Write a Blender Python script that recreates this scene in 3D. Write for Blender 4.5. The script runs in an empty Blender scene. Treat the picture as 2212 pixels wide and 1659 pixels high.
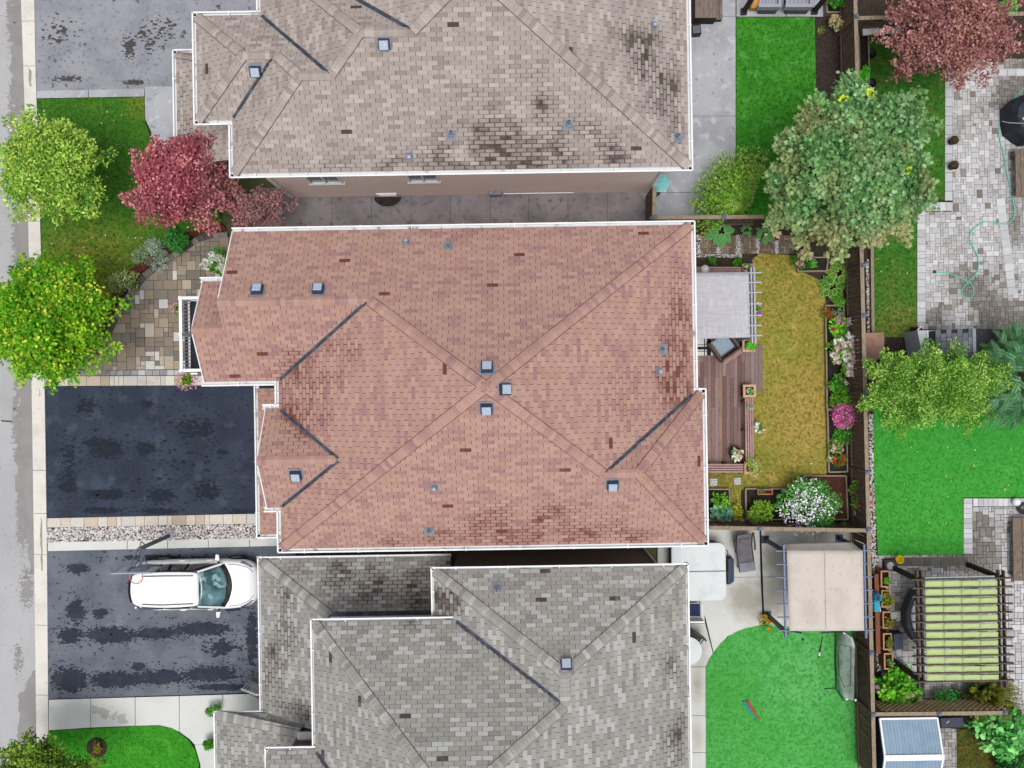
import bpy, math, random
import numpy as np
from mathutils import Vector, noise

# ------------------------------------------------------------------ camera, sky, sun, exposure
SC = bpy.context.scene
COL = SC.collection
CAM_H, CAM_F, ROLL = 34.0, 1952.0, math.radians(0.9)      # drone height, focal length in survey pixels, yaw of the drone
cam_data = bpy.data.cameras.new('camera')
cam_data.sensor_width = 36.0
cam_data.lens = 36.0 * CAM_F / 2212.0
cam_data.clip_end = 2000.0
camera = bpy.data.objects.new('camera', cam_data)
camera.location = (0, 0, CAM_H)
camera.rotation_euler = (0, 0, -ROLL)
COL.objects.link(camera)
SC.camera = camera

SUN_ELEV, SUN_AZ = math.radians(79), math.radians(175)     # veiled sun, soft shadows
world = bpy.data.worlds.new('World'); SC.world = world; world.use_nodes = True
wn = world.node_tree.nodes; wl_ = world.node_tree.links
for n in list(wn): wn.remove(n)
w_out = wn.new('ShaderNodeOutputWorld'); w_bg = wn.new('ShaderNodeBackground')
w_sky = wn.new('ShaderNodeTexSky'); w_sky.sky_type = 'NISHITA'; w_sky.sun_disc = False
w_sky.sun_elevation = SUN_ELEV; w_sky.sun_rotation = SUN_AZ
w_sky.air_density = 1.0; w_sky.dust_density = 4.0; w_sky.ozone_density = 1.0
w_hs = wn.new('ShaderNodeHueSaturation'); w_hs.inputs['Saturation'].default_value = 0.28   # cloud veil: grey-white sky
w_bg.inputs['Strength'].default_value = 0.14
wl_.new(w_sky.outputs[0], w_hs.inputs['Color']); wl_.new(w_hs.outputs[0], w_bg.inputs['Color'])
wl_.new(w_bg.outputs[0], w_out.inputs['Surface'])
sun_data = bpy.data.lights.new('sun', 'SUN'); sun_data.energy = 1.3; sun_data.angle = math.radians(24)
sun_data.color = (1.0, 0.97, 0.93)
sun = bpy.data.objects.new('sun', sun_data); COL.objects.link(sun)
sun_dir = Vector((math.sin(SUN_AZ) * math.cos(SUN_ELEV), math.cos(SUN_AZ) * math.cos(SUN_ELEV), math.sin(SUN_ELEV)))
sun.rotation_euler = sun_dir.to_track_quat('Z', 'Y').to_euler()
SC.view_settings.view_transform = 'Standard'; SC.view_settings.look = 'None'
SC.view_settings.gamma = 1.0; SC.view_settings.use_curve_mapping = False
SC.view_settings.exposure = 0.3

RND = random.Random(7)
NP = np.random.default_rng(11)
_c, _s = math.cos(ROLL), math.sin(ROLL)
def P(px, py, z=0.0):
    """survey point (px, py) seen from the drone, standing at height z -> world x, y"""
    u = (px - 1106.0) * (CAM_H - z) / CAM_F; v = -(py - 829.5) * (CAM_H - z) / CAM_F
    return (u * _c + v * _s, -u * _s + v * _c)
def P3(px, py, z=0.0):
    a = P(px, py, z); return (a[0], a[1], z)
def PL(pts, z=0.0): return [P(a, b, z) for a, b in pts]

# ------------------------------------------------------------------ helpers: colour, material
def lin1(c):
    c = c / 255.0
    return c / 12.92 if c <= 0.04045 else ((c + 0.055) / 1.055) ** 2.4
KALB = 0.80
def S(r, g, b, k=None):
    k = KALB if k is None else k
    return (lin1(r) * k, lin1(g) * k, lin1(b) * k, 1.0)

def M(name, base, layers=(), rough=0.8, bump=None, metal=0.0, attr=False, spec=0.3, grain=None, trans=0.0, emit=None, alpha=None, coat=0.0, stain=None):
    """procedural material; layers: (scale, lo, hi, colour[, detail, stretch]) noise masks painted one over the other"""
    m = bpy.data.materials.new(name); m.use_nodes = True
    nt = m.node_tree; N = nt.nodes; L = nt.links
    b = N['Principled BSDF']
    b.inputs['Roughness'].default_value = rough; b.inputs['Metallic'].default_value = metal
    b.inputs['Specular IOR Level'].default_value = spec
    if coat: b.inputs['Coat Weight'].default_value = coat; b.inputs['Coat Roughness'].default_value = 0.08
    geo = N.new('ShaderNodeNewGeometry')
    if attr:
        at = N.new('ShaderNodeAttribute'); at.attribute_name = 'col'; cur = at.outputs['Color']
    else:
        rg = N.new('ShaderNodeRGB'); rg.outputs[0].default_value = base; cur = rg.outputs[0]
    def nz(scale, detail=4.0, stretch=None, rough_=0.55):
        t = N.new('ShaderNodeTexNoise'); t.inputs['Scale'].default_value = scale; t.inputs['Detail'].default_value = detail
        t.inputs['Roughness'].default_value = rough_
        if stretch:
            mp = N.new('ShaderNodeMapping'); mp.inputs['Scale'].default_value = stretch
            L.new(geo.outputs['Position'], mp.inputs['Vector']); L.new(mp.outputs[0], t.inputs['Vector'])
        else: L.new(geo.outputs['Position'], t.inputs['Vector'])
        return t.outputs['Fac']
    def ramp(src, lo, hi):
        r = N.new('ShaderNodeMapRange'); r.inputs['From Min'].default_value = lo; r.inputs['From Max'].default_value = hi
        L.new(src, r.inputs['Value']); return r.outputs[0]
    def mix(fac, a, bcol, mode='MIX'):
        x = N.new('ShaderNodeMix'); x.data_type = 'RGBA'; x.blend_type = mode
        if isinstance(fac, float): x.inputs['Factor'].default_value = fac
        else: L.new(fac, x.inputs['Factor'])
        for sock, val in ((x.inputs['A'], a), (x.inputs['B'], bcol)):
            if isinstance(val, tuple): sock.default_value = val
            else: L.new(val, sock)
        return x.outputs['Result']
    for ly in layers:
        if ly[0] == 'spot':                                   # soft patch round a place on the ground: (x, y, inner r, outer r, stretch y, colour, strength)
            _, sx, sy, r0, r1, st_, colr, amt = ly
            mp = N.new('ShaderNodeMapping'); mp.inputs['Location'].default_value = (-sx, -sy * st_, 0); mp.inputs['Scale'].default_value = (1, st_, 0)
            L.new(geo.outputs['Position'], mp.inputs['Vector'])
            ln_ = N.new('ShaderNodeVectorMath'); ln_.operation = 'LENGTH'; L.new(mp.outputs[0], ln_.inputs[0])
            wob = N.new('ShaderNodeMath'); wob.operation = 'MULTIPLY_ADD'; wob.inputs[1].default_value = -r1 * .9; L.new(nz(2.2, 5.0), wob.inputs[0]); L.new(ln_.outputs['Value'], wob.inputs[2])
            f0 = ramp(wob.outputs[0], r1 - r1 * .45, r0 - r1 * .45); f1 = N.new('ShaderNodeMath'); f1.operation = 'MULTIPLY'; f1.use_clamp = True; f1.inputs[1].default_value = amt; L.new(f0, f1.inputs[0])
            cur = mix(f1.outputs[0], cur, colr); continue
        sc, lo, hi, colr = ly[:4]
        det = ly[4] if len(ly) > 4 else 4.0
        stc = ly[5] if len(ly) > 5 else None
        cur = mix(ramp(nz(sc, det, stc), lo, hi), cur, colr)
    if stain is not None:                                    # dirt: amount in the attribute's alpha, broken up by noise
        scol, ssc = stain
        at2 = N.new('ShaderNodeAttribute'); at2.attribute_name = 'col'
        nn = nz(ssc, 5.0)
        a1 = N.new('ShaderNodeMath'); a1.operation = 'MULTIPLY_ADD'; a1.inputs[1].default_value = 1.5; a1.inputs[2].default_value = -0.78
        L.new(nn, a1.inputs[0])
        a2 = N.new('ShaderNodeMath'); a2.operation = 'ADD'; L.new(a1.outputs[0], a2.inputs[0]); L.new(at2.outputs['Alpha'], a2.inputs[1])
        a3 = N.new('ShaderNodeMath'); a3.operation = 'MULTIPLY'; a3.use_clamp = True; L.new(a2.outputs[0], a3.inputs[0]); L.new(at2.outputs['Alpha'], a3.inputs[1])
        cur = mix(a3.outputs[0], cur, scol)
    if grain:
        gs, ga = grain
        g = N.new('ShaderNodeMapRange'); g.inputs['From Min'].default_value = 0.3; g.inputs['From Max'].default_value = 0.7
        g.inputs['To Min'].default_value = 1 - ga; g.inputs['To Max'].default_value = 1 + ga
        L.new(nz(gs, 3.0), g.inputs['Value'])
        hs = N.new('ShaderNodeHueSaturation'); L.new(g.outputs[0], hs.inputs['Value']); L.new(cur, hs.inputs['Color']); cur = hs.outputs[0]
    L.new(cur, b.inputs['Base Color'])
    if bump:
        bs, st = bump[:2]
        bp = N.new('ShaderNodeBump'); bp.inputs['Strength'].default_value = st; bp.inputs['Distance'].default_value = 0.02
        L.new(nz(bs, 4.0, bump[2] if len(bump) > 2 else None), bp.inputs['Height']); L.new(bp.outputs[0], b.inputs['Normal'])
    if trans:
        b.inputs['Subsurface Weight'].default_value = 0.0
        tr = N.new('ShaderNodeBsdfTranslucent'); L.new(cur, tr.inputs['Color'])
        ms = N.new('ShaderNodeMixShader'); ms.inputs[0].default_value = trans
        L.new(b.outputs[0], ms.inputs[1]); L.new(tr.outputs[0], ms.inputs[2])
        L.new(ms.outputs[0], N['Material Output'].inputs['Surface'])
    if alpha is not None: b.inputs['Alpha'].default_value = alpha
    return m

def brick_mat(name, c1, c2, mortar):
    m = bpy.data.materials.new(name); m.use_nodes = True
    nt = m.node_tree; N = nt.nodes; L = nt.links; b = N['Principled BSDF']; b.inputs['Roughness'].default_value = 0.9
    geo = N.new('ShaderNodeNewGeometry'); sp = N.new('ShaderNodeSeparateXYZ'); L.new(geo.outputs['Position'], sp.inputs[0])
    ad = N.new('ShaderNodeMath'); L.new(sp.outputs[0], ad.inputs[0]); L.new(sp.outputs[1], ad.inputs[1])
    cb = N.new('ShaderNodeCombineXYZ'); L.new(ad.outputs[0], cb.inputs[0]); L.new(sp.outputs[2], cb.inputs[1])
    br = N.new('ShaderNodeTexBrick'); L.new(cb.outputs[0], br.inputs['Vector'])
    br.inputs['Color1'].default_value = c1; br.inputs['Color2'].default_value = c2; br.inputs['Mortar'].default_value = mortar
    br.inputs['Scale'].default_value = 1.0; br.inputs['Brick Width'].default_value = 0.22; br.inputs['Row Height'].default_value = 0.075
    br.inputs['Mortar Size'].default_value = 0.008
    L.new(br.outputs['Color'], b.inputs['Base Color'])
    return m

# ------------------------------------------------------------------ helpers: objects
WL = {}
def put(o, parent=None, loc=(0, 0, 0)):
    COL.objects.link(o)
    base = WL.get(parent.name, (0, 0, 0)) if parent is not None else (0, 0, 0)
    if parent is not None: o.parent = parent
    o.location = (loc[0] - base[0], loc[1] - base[1], loc[2] - base[2])
    WL[o.name] = loc
    return o
def tag(o, label=None, cat=None, group=None, kind=None):
    if label: o['label'] = label
    if cat: o['category'] = cat
    if group: o['group'] = group
    if kind: o['kind'] = kind
    return o
def thing(name, label, cat, loc=(0, 0, 0), group=None):
    o = bpy.data.objects.new(name, None); o.empty_display_size = 0.2
    put(o, None, loc); return tag(o, label, cat, group)

class MB:
    def __init__(s): s.v = []; s.f = []; s.c = []; s.col = None
    def add(s, vs, fs):
        n = len(s.v); s.v.extend(vs); s.f.extend([tuple(i + n for i in f) for f in fs])
        if s.col is not None: s.c.extend([s.col] * len(vs))
        return s
    def box(s, x0, x1, y0, y1, z0, z1):
        vs = [(x0, y0, z0), (x1, y0, z0), (x1, y1, z0), (x0, y1, z0), (x0, y0, z1), (x1, y0, z1), (x1, y1, z1), (x0, y1, z1)]
        return s.add(vs, [(3, 2, 1, 0), (4, 5, 6, 7), (0, 1, 5, 4), (1, 2, 6, 5), (2, 3, 7, 6), (3, 0, 4, 7)])
    def rbox(s, c, dims, ang=0.0, z0=None, cham=0.0):
        """box centred on c (x, y), dims lx ly lz, turned by ang, standing on z0; cham: chamfered top edge"""
        lx, ly, lz = dims; z0 = c[2] if z0 is None else z0
        ca, sa = math.cos(ang), math.sin(ang)
        def R(x, y, z): return (c[0] + x * ca - y * sa, c[1] + x * sa + y * ca, z)
        def ring(hx, hy, z): return [R(-hx, -hy, z), R(hx, -hy, z), R(hx, hy, z), R(-hx, hy, z)]
        hx, hy = lx / 2, ly / 2
        if cham > 0:
            vs = ring(hx, hy, z0) + ring(hx, hy, z0 + lz - cham) + ring(hx - cham, hy - cham, z0 + lz)
            return s.add(vs, [(3, 2, 1, 0), (8, 9, 10, 11)] + [(i, (i + 1) % 4, 4 + (i + 1) % 4, 4 + i) for i in range(4)] + [(4 + i, 4 + (i + 1) % 4, 8 + (i + 1) % 4, 8 + i) for i in range(4)])
        vs = ring(hx, hy, z0) + ring(hx, hy, z0 + lz)
        return s.add(vs, [(3, 2, 1, 0), (4, 5, 6, 7), (0, 1, 5, 4), (1, 2, 6, 5), (2, 3, 7, 6), (3, 0, 4, 7)])
    def beam(s, p, q, w, h, up=(0, 0, 1)):
        """bar from p to q, w wide sideways and h deep along up"""
        p = Vector(p); q = Vector(q); d = (q - p).normalized(); u = Vector(up)
        sd = d.cross(u)
        if sd.length < 1e-4: sd = d.cross(Vector((1, 0, 0)))
        sd.normalize(); u = sd.cross(d).normalized()
        vs = []
        for e in (p, q):
            for a, b in ((-1, -1), (1, -1), (1, 1), (-1, 1)):
                vs.append(tuple(e + sd * (a * w / 2) + u * (b * h / 2)))
        return s.add(vs, [(0, 1, 2, 3), (7, 6, 5, 4), (1, 0, 4, 5), (2, 1, 5, 6), (3, 2, 6, 7), (0, 3, 7, 4)])
    def tube(s, pts, r, n=6, cap=True, closed=False):
        pts = [Vector(p) for p in pts]; m = len(pts)
        rs = r if isinstance(r, (list, tuple)) else [r] * m
        vs = []; pu = None
        for i, p in enumerate(pts):
            a = pts[(i - 1) % m] if (i > 0 or closed) else p; b = pts[(i + 1) % m] if (i < m - 1 or closed) else p
            d = (b - a); d = d.normalized() if d.length > 1e-9 else Vector((0, 0, 1))
            if pu is None:
                ref = Vector((0, 0, 1)) if abs(d.z) < 0.9 else Vector((1, 0, 0))
                u = d.cross(ref).normalized()
            else:
                u = (pu - d * pu.dot(d)); u = u.normalized() if u.length > 1e-6 else d.cross(Vector((1, 0.3, 0))).normalized()
            pu = u; w = d.cross(u)
            for k in range(n):
                t = 2 * math.pi * k / n; vs.append(tuple(p + (u * math.cos(t) + w * math.sin(t)) * rs[i]))
        fs = []
        for i in range(m if closed else m - 1):
            j = (i + 1) % m
            for k in range(n): fs.append((i * n + k, i * n + (k + 1) % n, j * n + (k + 1) % n, j * n + k))
        if cap and not closed: fs.append(tuple(range(n - 1, -1, -1))); fs.append(tuple(range((m - 1) * n, m * n)))
        return s.add(vs, fs)
    def prism(s, poly, z0, z1, cham=0.0):
        n = len(poly)
        A = sum(poly[i][0] * poly[(i + 1) % n][1] - poly[(i + 1) % n][0] * poly[i][1] for i in range(n))
        if A < 0: poly = poly[::-1]
        vs = [(a, b, z0) for a, b in poly] + [(a, b, z1 - cham) for a, b in poly]
        fs = [tuple(range(n - 1, -1, -1))] + [(i, (i + 1) % n, n + (i + 1) % n, n + i) for i in range(n)]
        if cham > 0:
            cx = sum(p[0] for p in poly) / n; cy = sum(p[1] for p in poly) / n
            for a, b in poly:
                d = math.hypot(a - cx, b - cy) or 1; vs.append((a - (a - cx) / d * cham * 1.3, b - (b - cy) / d * cham * 1.3, z1))
            fs += [(n + i, n + (i + 1) % n, 2 * n + (i + 1) % n, 2 * n + i) for i in range(n)] + [tuple(range(2 * n, 3 * n))]
        else: fs.append(tuple(range(n, 2 * n)))
        return s.add(vs, fs)
    def lathe(s, c, prof, n=16):
        vs = []; m = len(prof)
        for r, z in prof:
            for k in range(n):
                t = 2 * math.pi * k / n; vs.append((c[0] + r * math.cos(t), c[1] + r * math.sin(t), c[2] + z))
        fs = [(i * n + k, i * n + (k + 1) % n, (i + 1) * n + (k + 1) % n, (i + 1) * n + k) for i in range(m - 1) for k in range(n)]
        fs.append(tuple(range(n - 1, -1, -1))); fs.append(tuple(range((m - 1) * n, m * n)))
        return s.add(vs, fs)
    def blob(s, c, r, seed=0, jag=0.15, n=7, flat=1.0):
        """small lumpy ball"""
        rr = random.Random(seed); vs = []; fs = []; m = max(3, n // 2 + 1)
        vs.append((c[0], c[1], c[2] + r * flat))
        for i in range(1, m):
            t = math.pi * i / m
            for k in range(n):
                p = 2 * math.pi * (k + 0.5 * (i % 2)) / n; q = r * (1 + rr.uniform(-jag, jag))
                vs.append((c[0] + q * math.sin(t) * math.cos(p), c[1] + q * math.sin(t) * math.sin(p), c[2] + q * math.cos(t) * flat))
        vs.append((c[0], c[1], c[2] - r * flat)); e = len(vs) - 1
        for k in range(n):
            fs.append((0, 1 + k, 1 + (k + 1) % n)); fs.append((e, 1 + (m - 2) * n + (k + 1) % n, 1 + (m - 2) * n + k))
            for i in range(m - 2): fs.append((1 + i * n + k, 1 + (i + 1) * n + k, 1 + (i + 1) * n + (k + 1) % n, 1 + i * n + (k + 1) % n))
        return s.add(vs, fs)
    def mesh(s, name, mat, smooth=False):
        me = bpy.data.meshes.new(name); me.from_pydata(s.v, [], s.f)
        if s.c and len(s.c) == len(s.v):
            at = me.color_attributes.new('col', 'FLOAT_COLOR', 'POINT')
            at.data.foreach_set('color', np.asarray(s.c, dtype=np.float32).ravel())
        if mat is not None: me.materials.append(mat)
        if smooth: me.polygons.foreach_set('use_smooth', [True] * len(me.polygons))
        return me
    def build(s, name, mat, parent=None, smooth=False, loc=(0, 0, 0)):
        return put(bpy.data.objects.new(name, s.mesh(name, mat, smooth)), parent, loc)
def inst(name, me, parent, loc, rot=(0, 0, 0), scale=(1, 1, 1)):
    o = bpy.data.objects.new(name, me); put(o, parent, loc); o.rotation_euler = rot; o.scale = scale; return o

def clip_rect(poly, x0, x1, y0, y1):
    """Sutherland-Hodgman: polygon cut to a rectangle"""
    def cut(pl, ins, xs):
        out = []
        for i in range(len(pl)):
            a, b = pl[i - 1], pl[i]; ia, ib = ins(a), ins(b)
            if ib:
                if not ia: out.append(xs(a, b))
                out.append(b)
            elif ia: out.append(xs(a, b))
        return out
    def X(v): return lambda a, b: (v, a[1] + (b[1] - a[1]) * (v - a[0]) / (b[0] - a[0]))
    def Y(v): return lambda a, b: (a[0] + (b[0] - a[0]) * (v - a[1]) / (b[1] - a[1]), v)
    for ins, xs in ((lambda p: p[0] >= x0, X(x0)), (lambda p: p[0] <= x1, X(x1)), (lambda p: p[1] >= y0, Y(y0)), (lambda p: p[1] <= y1, Y(y1))):
        poly = cut(poly, ins, xs)
        if len(poly) < 3: return []
    return poly
def area(pl): return 0.5 * sum(pl[i - 1][0] * pl[i][1] - pl[i][0] * pl[i - 1][1] for i in range(len(pl)))
def inside(p, pl):
    r = False; x, y = p
    for i in range(len(pl)):
        (x1, y1), (x2, y2) = pl[i - 1], pl[i]
        if (y1 > y) != (y2 > y) and x < (x2 - x1) * (y - y1) / (y2 - y1) + x1: r = not r
    return r
def dedupe(pl):
    out = []
    for p in pl:
        if not out or abs(p[0] - out[-1][0]) + abs(p[1] - out[-1][1]) > 1e-5: out.append(p)
    if len(out) > 1 and abs(out[0][0] - out[-1][0]) + abs(out[0][1] - out[-1][1]) < 1e-5: out.pop()
    return out
def fbm(x, y, z=0.0, o=3):
    return noise.fractal(Vector((x, y, z)), 1.0, 2.0, o)
def jit(c, a, rr=None):
    rr = rr or RND; k = 1 + rr.uniform(-a, a); return (c[0] * k, c[1] * k, c[2] * k, 1.0)

# ------------------------------------------------------------------ materials of the setting
m_soil = M('soil', S(62, 52, 44), [(3, .45, .7, S(44, 38, 33)), (14, .5, .75, S(86, 74, 62))], 0.95, (40, .8))
m_mulch = M('red mulch', S(98, 46, 40), [(18, .45, .65, S(60, 30, 28)), (30, .55, .75, S(130, 72, 62))], 0.95, (60, .9))
m_bark = M('dark mulch', S(70, 58, 52), [(22, .45, .6, S(40, 33, 30)), (30, .58, .75, S(112, 98, 90))], 0.95, (60, 1.0))
m_road = M('road asphalt', S(178, 178, 180), [(0.5, .4, .7, S(166, 166, 168)), (60, .55, .8, S(196, 196, 197)), (9, .63, .7, S(150, 150, 152))], 0.9, (140, .25), grain=(160, .10))
m_wetroad = M('damp road asphalt', S(146, 143, 142), [(1.5, .4, .7, S(136, 133, 132)), (70, .55, .8, S(160, 158, 157))], 0.6, (140, .2), grain=(160, .10))
m_drive_grey = M('worn driveway asphalt', S(152, 153, 161), [(1.2, .42, .62, S(138, 140, 150)), (7, .57, .68, S(112, 113, 123), 8), (2.2, .62, .67, S(88, 88, 97), 9)], 0.85, (90, .35), grain=(120, .12))
m_drive_blue = M('sealed driveway asphalt', S(58, 66, 81), [(0.8, .4, .65, S(48, 55, 69)), (5, .60, .65, S(32, 37, 46), 10, (1, 1.7, 1)), (1.3, .56, .70, S(70, 78, 92), 3)], 0.7, (100, .25), grain=(130, .14), spec=.08)
m_drive_mid = M('patchy driveway asphalt', S(110, 115, 125), [(0.9, .42, .62, S(94, 100, 112)), (4.0, .61, .65, S(54, 60, 72), 9, (1, 1.5, 1)), (0.7, .55, .7, S(122, 124, 132), 4)], 0.75, (100, .25), grain=(130, .14), spec=.08)
m_damp = M('damp asphalt', S(50, 56, 70), [(1.6, .5, .62, S(64, 63, 72), 5), (6, .60, .68, S(40, 45, 57), 6)], 0.7, (100, .2), grain=(120, .16), spec=.08)
m_kerb = M('kerb concrete', S(222, 218, 209), [(1.2, .45, .7, S(208, 203, 194)), (8, .6, .75, S(190, 184, 176), 6)], 0.85, (80, .15), grain=(90, .05))
m_kerbstain = M('kerb stain', S(150, 144, 138), [(6, .5, .7, S(186, 180, 172))], 0.85)
m_conc = M('pale concrete', S(212, 214, 210), [(0.7, .45, .65, S(203, 204, 199)), (5, .62, .8, S(192, 190, 184), 6)], 0.8, (80, .12), grain=(110, .04))
m_concwet = M('damp concrete', S(190, 187, 179), [(1.2, .4, .65, S(178, 174, 166)), (6, .6, .75, S(184, 180, 172))], 0.6, (80, .1), grain=(110, .04))
m_concgrey = M('grey stamped concrete', S(178, 180, 186), [(0.6, .45, .62, S(160, 162, 168)), (3, .55, .68, S(194, 196, 200), 7), (5, .62, .68, S(140, 141, 147), 9)], 0.8, (30, .35), grain=(100, .05))
m_concdark = M('dark stained concrete', S(150, 143, 146), [(0.9, .42, .66, S(126, 119, 122)), (4, .55, .7, S(104, 96, 99), 8), (2, .62, .75, S(168, 154, 154), 6)], 0.8, (30, .4), grain=(100, .08))
m_joint = M('joint filler', S(82, 80, 78), [(20, .4, .7, S(60, 58, 56))], 0.95)
m_polymer = M('paver joint sand', S(96, 93, 88), [(20, .4, .7, S(70, 67, 63))], 0.95)
m_ground = M('ground earth', S(88, 96, 60), [(0.7, .4, .65, S(70, 84, 44)), (6, .5, .75, S(104, 98, 68))], 0.95, (30, .6))
def lawn_mat(name, a, b, c, d=None, big=0.5, spots=()):
    ly = [(big, .35, .68, b), (9, .46, .66, c, 6)]
    if d: ly.insert(1, (2.4, .48, .70, d, 6))
    ly[1:1] = list(spots)
    return M(name, a, ly, 0.9, (45, 0.9), grain=(70, .22), spec=0.15)
def sp(px, py, r0, r1, colr, amt=.8, stretch=1.0): c = P(px, py); return ('spot', c[0], c[1], r0 / 57.4, r1 / 57.4, stretch, colr, amt)
m_lawn_front = lawn_mat('front lawn', S(74, 128, 38), S(60, 114, 32), S(48, 100, 26), S(88, 126, 40), 0.25, [sp(190, 600, 60, 170, S(146, 144, 58), .85), sp(330, 470, 10, 60, S(120, 134, 50), .6), sp(300, 225, 5, 40, S(150, 150, 60), .6)])
m_lawn_dry = lawn_mat('dry lawn', S(174, 156, 76), S(148, 152, 62), S(126, 118, 50), S(192, 164, 94), 0.6, [sp(1680, 760, 20, 90, S(146, 156, 60), .6), sp(1690, 640, 10, 70, S(142, 150, 60), .5), sp(1750, 900, 20, 110, S(194, 160, 92), .6), sp(1640, 1000, 20, 90, S(138, 144, 56), .6), sp(1540, 1040, 20, 80, S(110, 116, 46), .6)])
m_lawn_top = lawn_mat('watered lawn', S(72, 154, 40), S(56, 134, 32), S(44, 114, 34), S(92, 170, 70), 0.6)
m_lawn_right = lawn_mat('dark green lawn', S(62, 122, 38), S(72, 130, 46), S(46, 98, 30), S(104, 128, 52), 0.45, [sp(1940, 700, 20, 70, S(140, 134, 64), .7), sp(1930, 620, 10, 60, S(110, 132, 56), .5)])  # deep green is the grass's own colour, with dry patches
m_turf = lawn_mat('artificial turf', S(84, 176, 82), S(100, 186, 102), S(62, 152, 56), S(74, 166, 68), 0.5, [sp(1740, 1460, 30, 140, S(112, 190, 118), .6), sp(1560, 1500, 20, 110, S(72, 166, 66), .6)])
m_turf_r = lawn_mat('darker artificial turf', S(70, 166, 60), S(80, 172, 72), S(50, 142, 42), S(62, 156, 52), 0.5, [sp(2120, 900, 40, 140, S(56, 150, 60), .6), sp(1960, 1150, 30, 120, S(80, 172, 64), .5)])
m_turf_front = lawn_mat('clipped lawn', S(70, 160, 40), S(58, 146, 36), S(52, 140, 34), S(84, 172, 52), 0.7)
m_lawn_brown = lawn_mat('patchy brown lawn', S(98, 92, 36), S(74, 92, 34), S(66, 62, 26), S(120, 98, 48), 0.8)

# ------------------------------------------------------------------ ground, road, kerb, driveways
def struct(o): o['kind'] = 'structure'; return o
def sheet(name, pts, z, mat, world=False, z0=-0.06):
    return struct(MB().prism(pts if world else PL(pts), z0, z).build(name, mat))
def rough_poly(pts, amp=6.0, step=9.0, seed=1):
    """outline with ragged edges, in survey pixels"""
    out = []
    for i in range(len(pts)):
        a, b = pts[i], pts[(i + 1) % len(pts)]; n = max(1, int(math.hypot(b[0] - a[0], b[1] - a[1]) / step))
        for k in range(n):
            t = k / n; x = a[0] + (b[0] - a[0]) * t; y = a[1] + (b[1] - a[1]) * t
            out.append((x + amp * fbm(x * .06, y * .06, seed * 3.1, 4), y + amp * fbm(x * .06 + 40, y * .06, seed * 3.1, 4)))
    return out
g = MB(); g.add([(-150, -150, -0.1), (150, -150, -0.1), (150, 150, -0.1), (-150, 150, -0.1)], [(0, 1, 2, 3)])
struct(g.build('ground', m_ground))
def interp(y, tb):
    for (a, p), (b, q) in zip(tb[:-1], tb[1:]):
        if y <= b or b == tb[-1][0]: return p + (q - p) * (y - a) / (b - a)
KL = [(-200, 40), (0, 46), (415, 60), (829, 69), (1228, 74.5), (1659, 80), (1860, 82)]; KR = [(-200, 71), (0, 75), (200, 79), (415, 86), (829, 97.5), (1228, 103), (1659, 106), (1860, 107)]
def kl(y): return interp(y, KL)
def kr(y): return interp(y, KR)
road = sheet('road', [(-500, -200)] + [(kl(y) + 3, y) for y in range(-200, 1861, 206)] + [(-500, 1860)], -0.012, m_road, z0=-0.09)
wetb = [(28, -60), (48, -60), (62, 415), (72, 829), (78, 1228), (68, 1240), (34, 1060), (40, 860), (30, 640), (38, 420), (24, 200)]
MB().prism(PL(rough_poly(wetb, 9, 7, 3)), -0.02, -0.008).build('damp_patch', m_wetroad, road)
MB().prism(PL(rough_poly([(44, 1500), (79, 1440), (82, 1800), (40, 1800), (38, 1620)], 9, 7, 8)), -0.02, -0.008).build('damp_patch', m_wetroad, road)
MB().prism(PL(rough_poly([(2, 908), (30, 909), (36, 913), (2, 911)], 1, 6, 8)), -0.02, -0.0075).build('road_crack', m_joint, road)
kerb = struct(MB().prism(PL([(kl(y) + .5, y) for y in range(-200, 1861, 206)] + [(kr(y) - .5, y) for y in range(1860, -201, -206)]), -0.09, -0.01).build('kerb', m_joint))
ky = [-140, 46, 143, 311, 478, 640, 810, 1016, 1109, 1198, 1350, 1501, 1680, 1850]
for a, b in zip(ky[:-1], ky[1:]):
    def kx(y, o): return kl(y) + (kr(y) - kl(y)) * o / 25.5
    q = MB().prism(PL([(kx(a, 0), a + .5), (kx(a, 17), a + .5), (kx(b, 17), b - .5), (kx(b, 0), b - .5)]), -0.08, 0.02)
    q.prism(PL([(kx(a, 17.4), a + .5), (kx(a, 25.5), a + .5), (kx(b, 25.5), b - .5), (kx(b, 17.4), b - .5)]), -0.08, 0.045)
    ks = q.build('kerb_stone', m_kerb, kerb)
for a, b, x, w in ((146, 186, 62, 7), (312, 430, 66, 6), (838, 855, 84, 4), (1117, 1232, 87, 4.5), (560, 600, 70, 4)):
    MB().prism(PL(rough_poly([(x, a), (x + w, a + 8), (x + w + (b - a) * .018, b), (x + 1 + (b - a) * .018, b)], 2, 5, x)), 0.0, 0.0235).build('stain', m_kerbstain, kerb)

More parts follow.
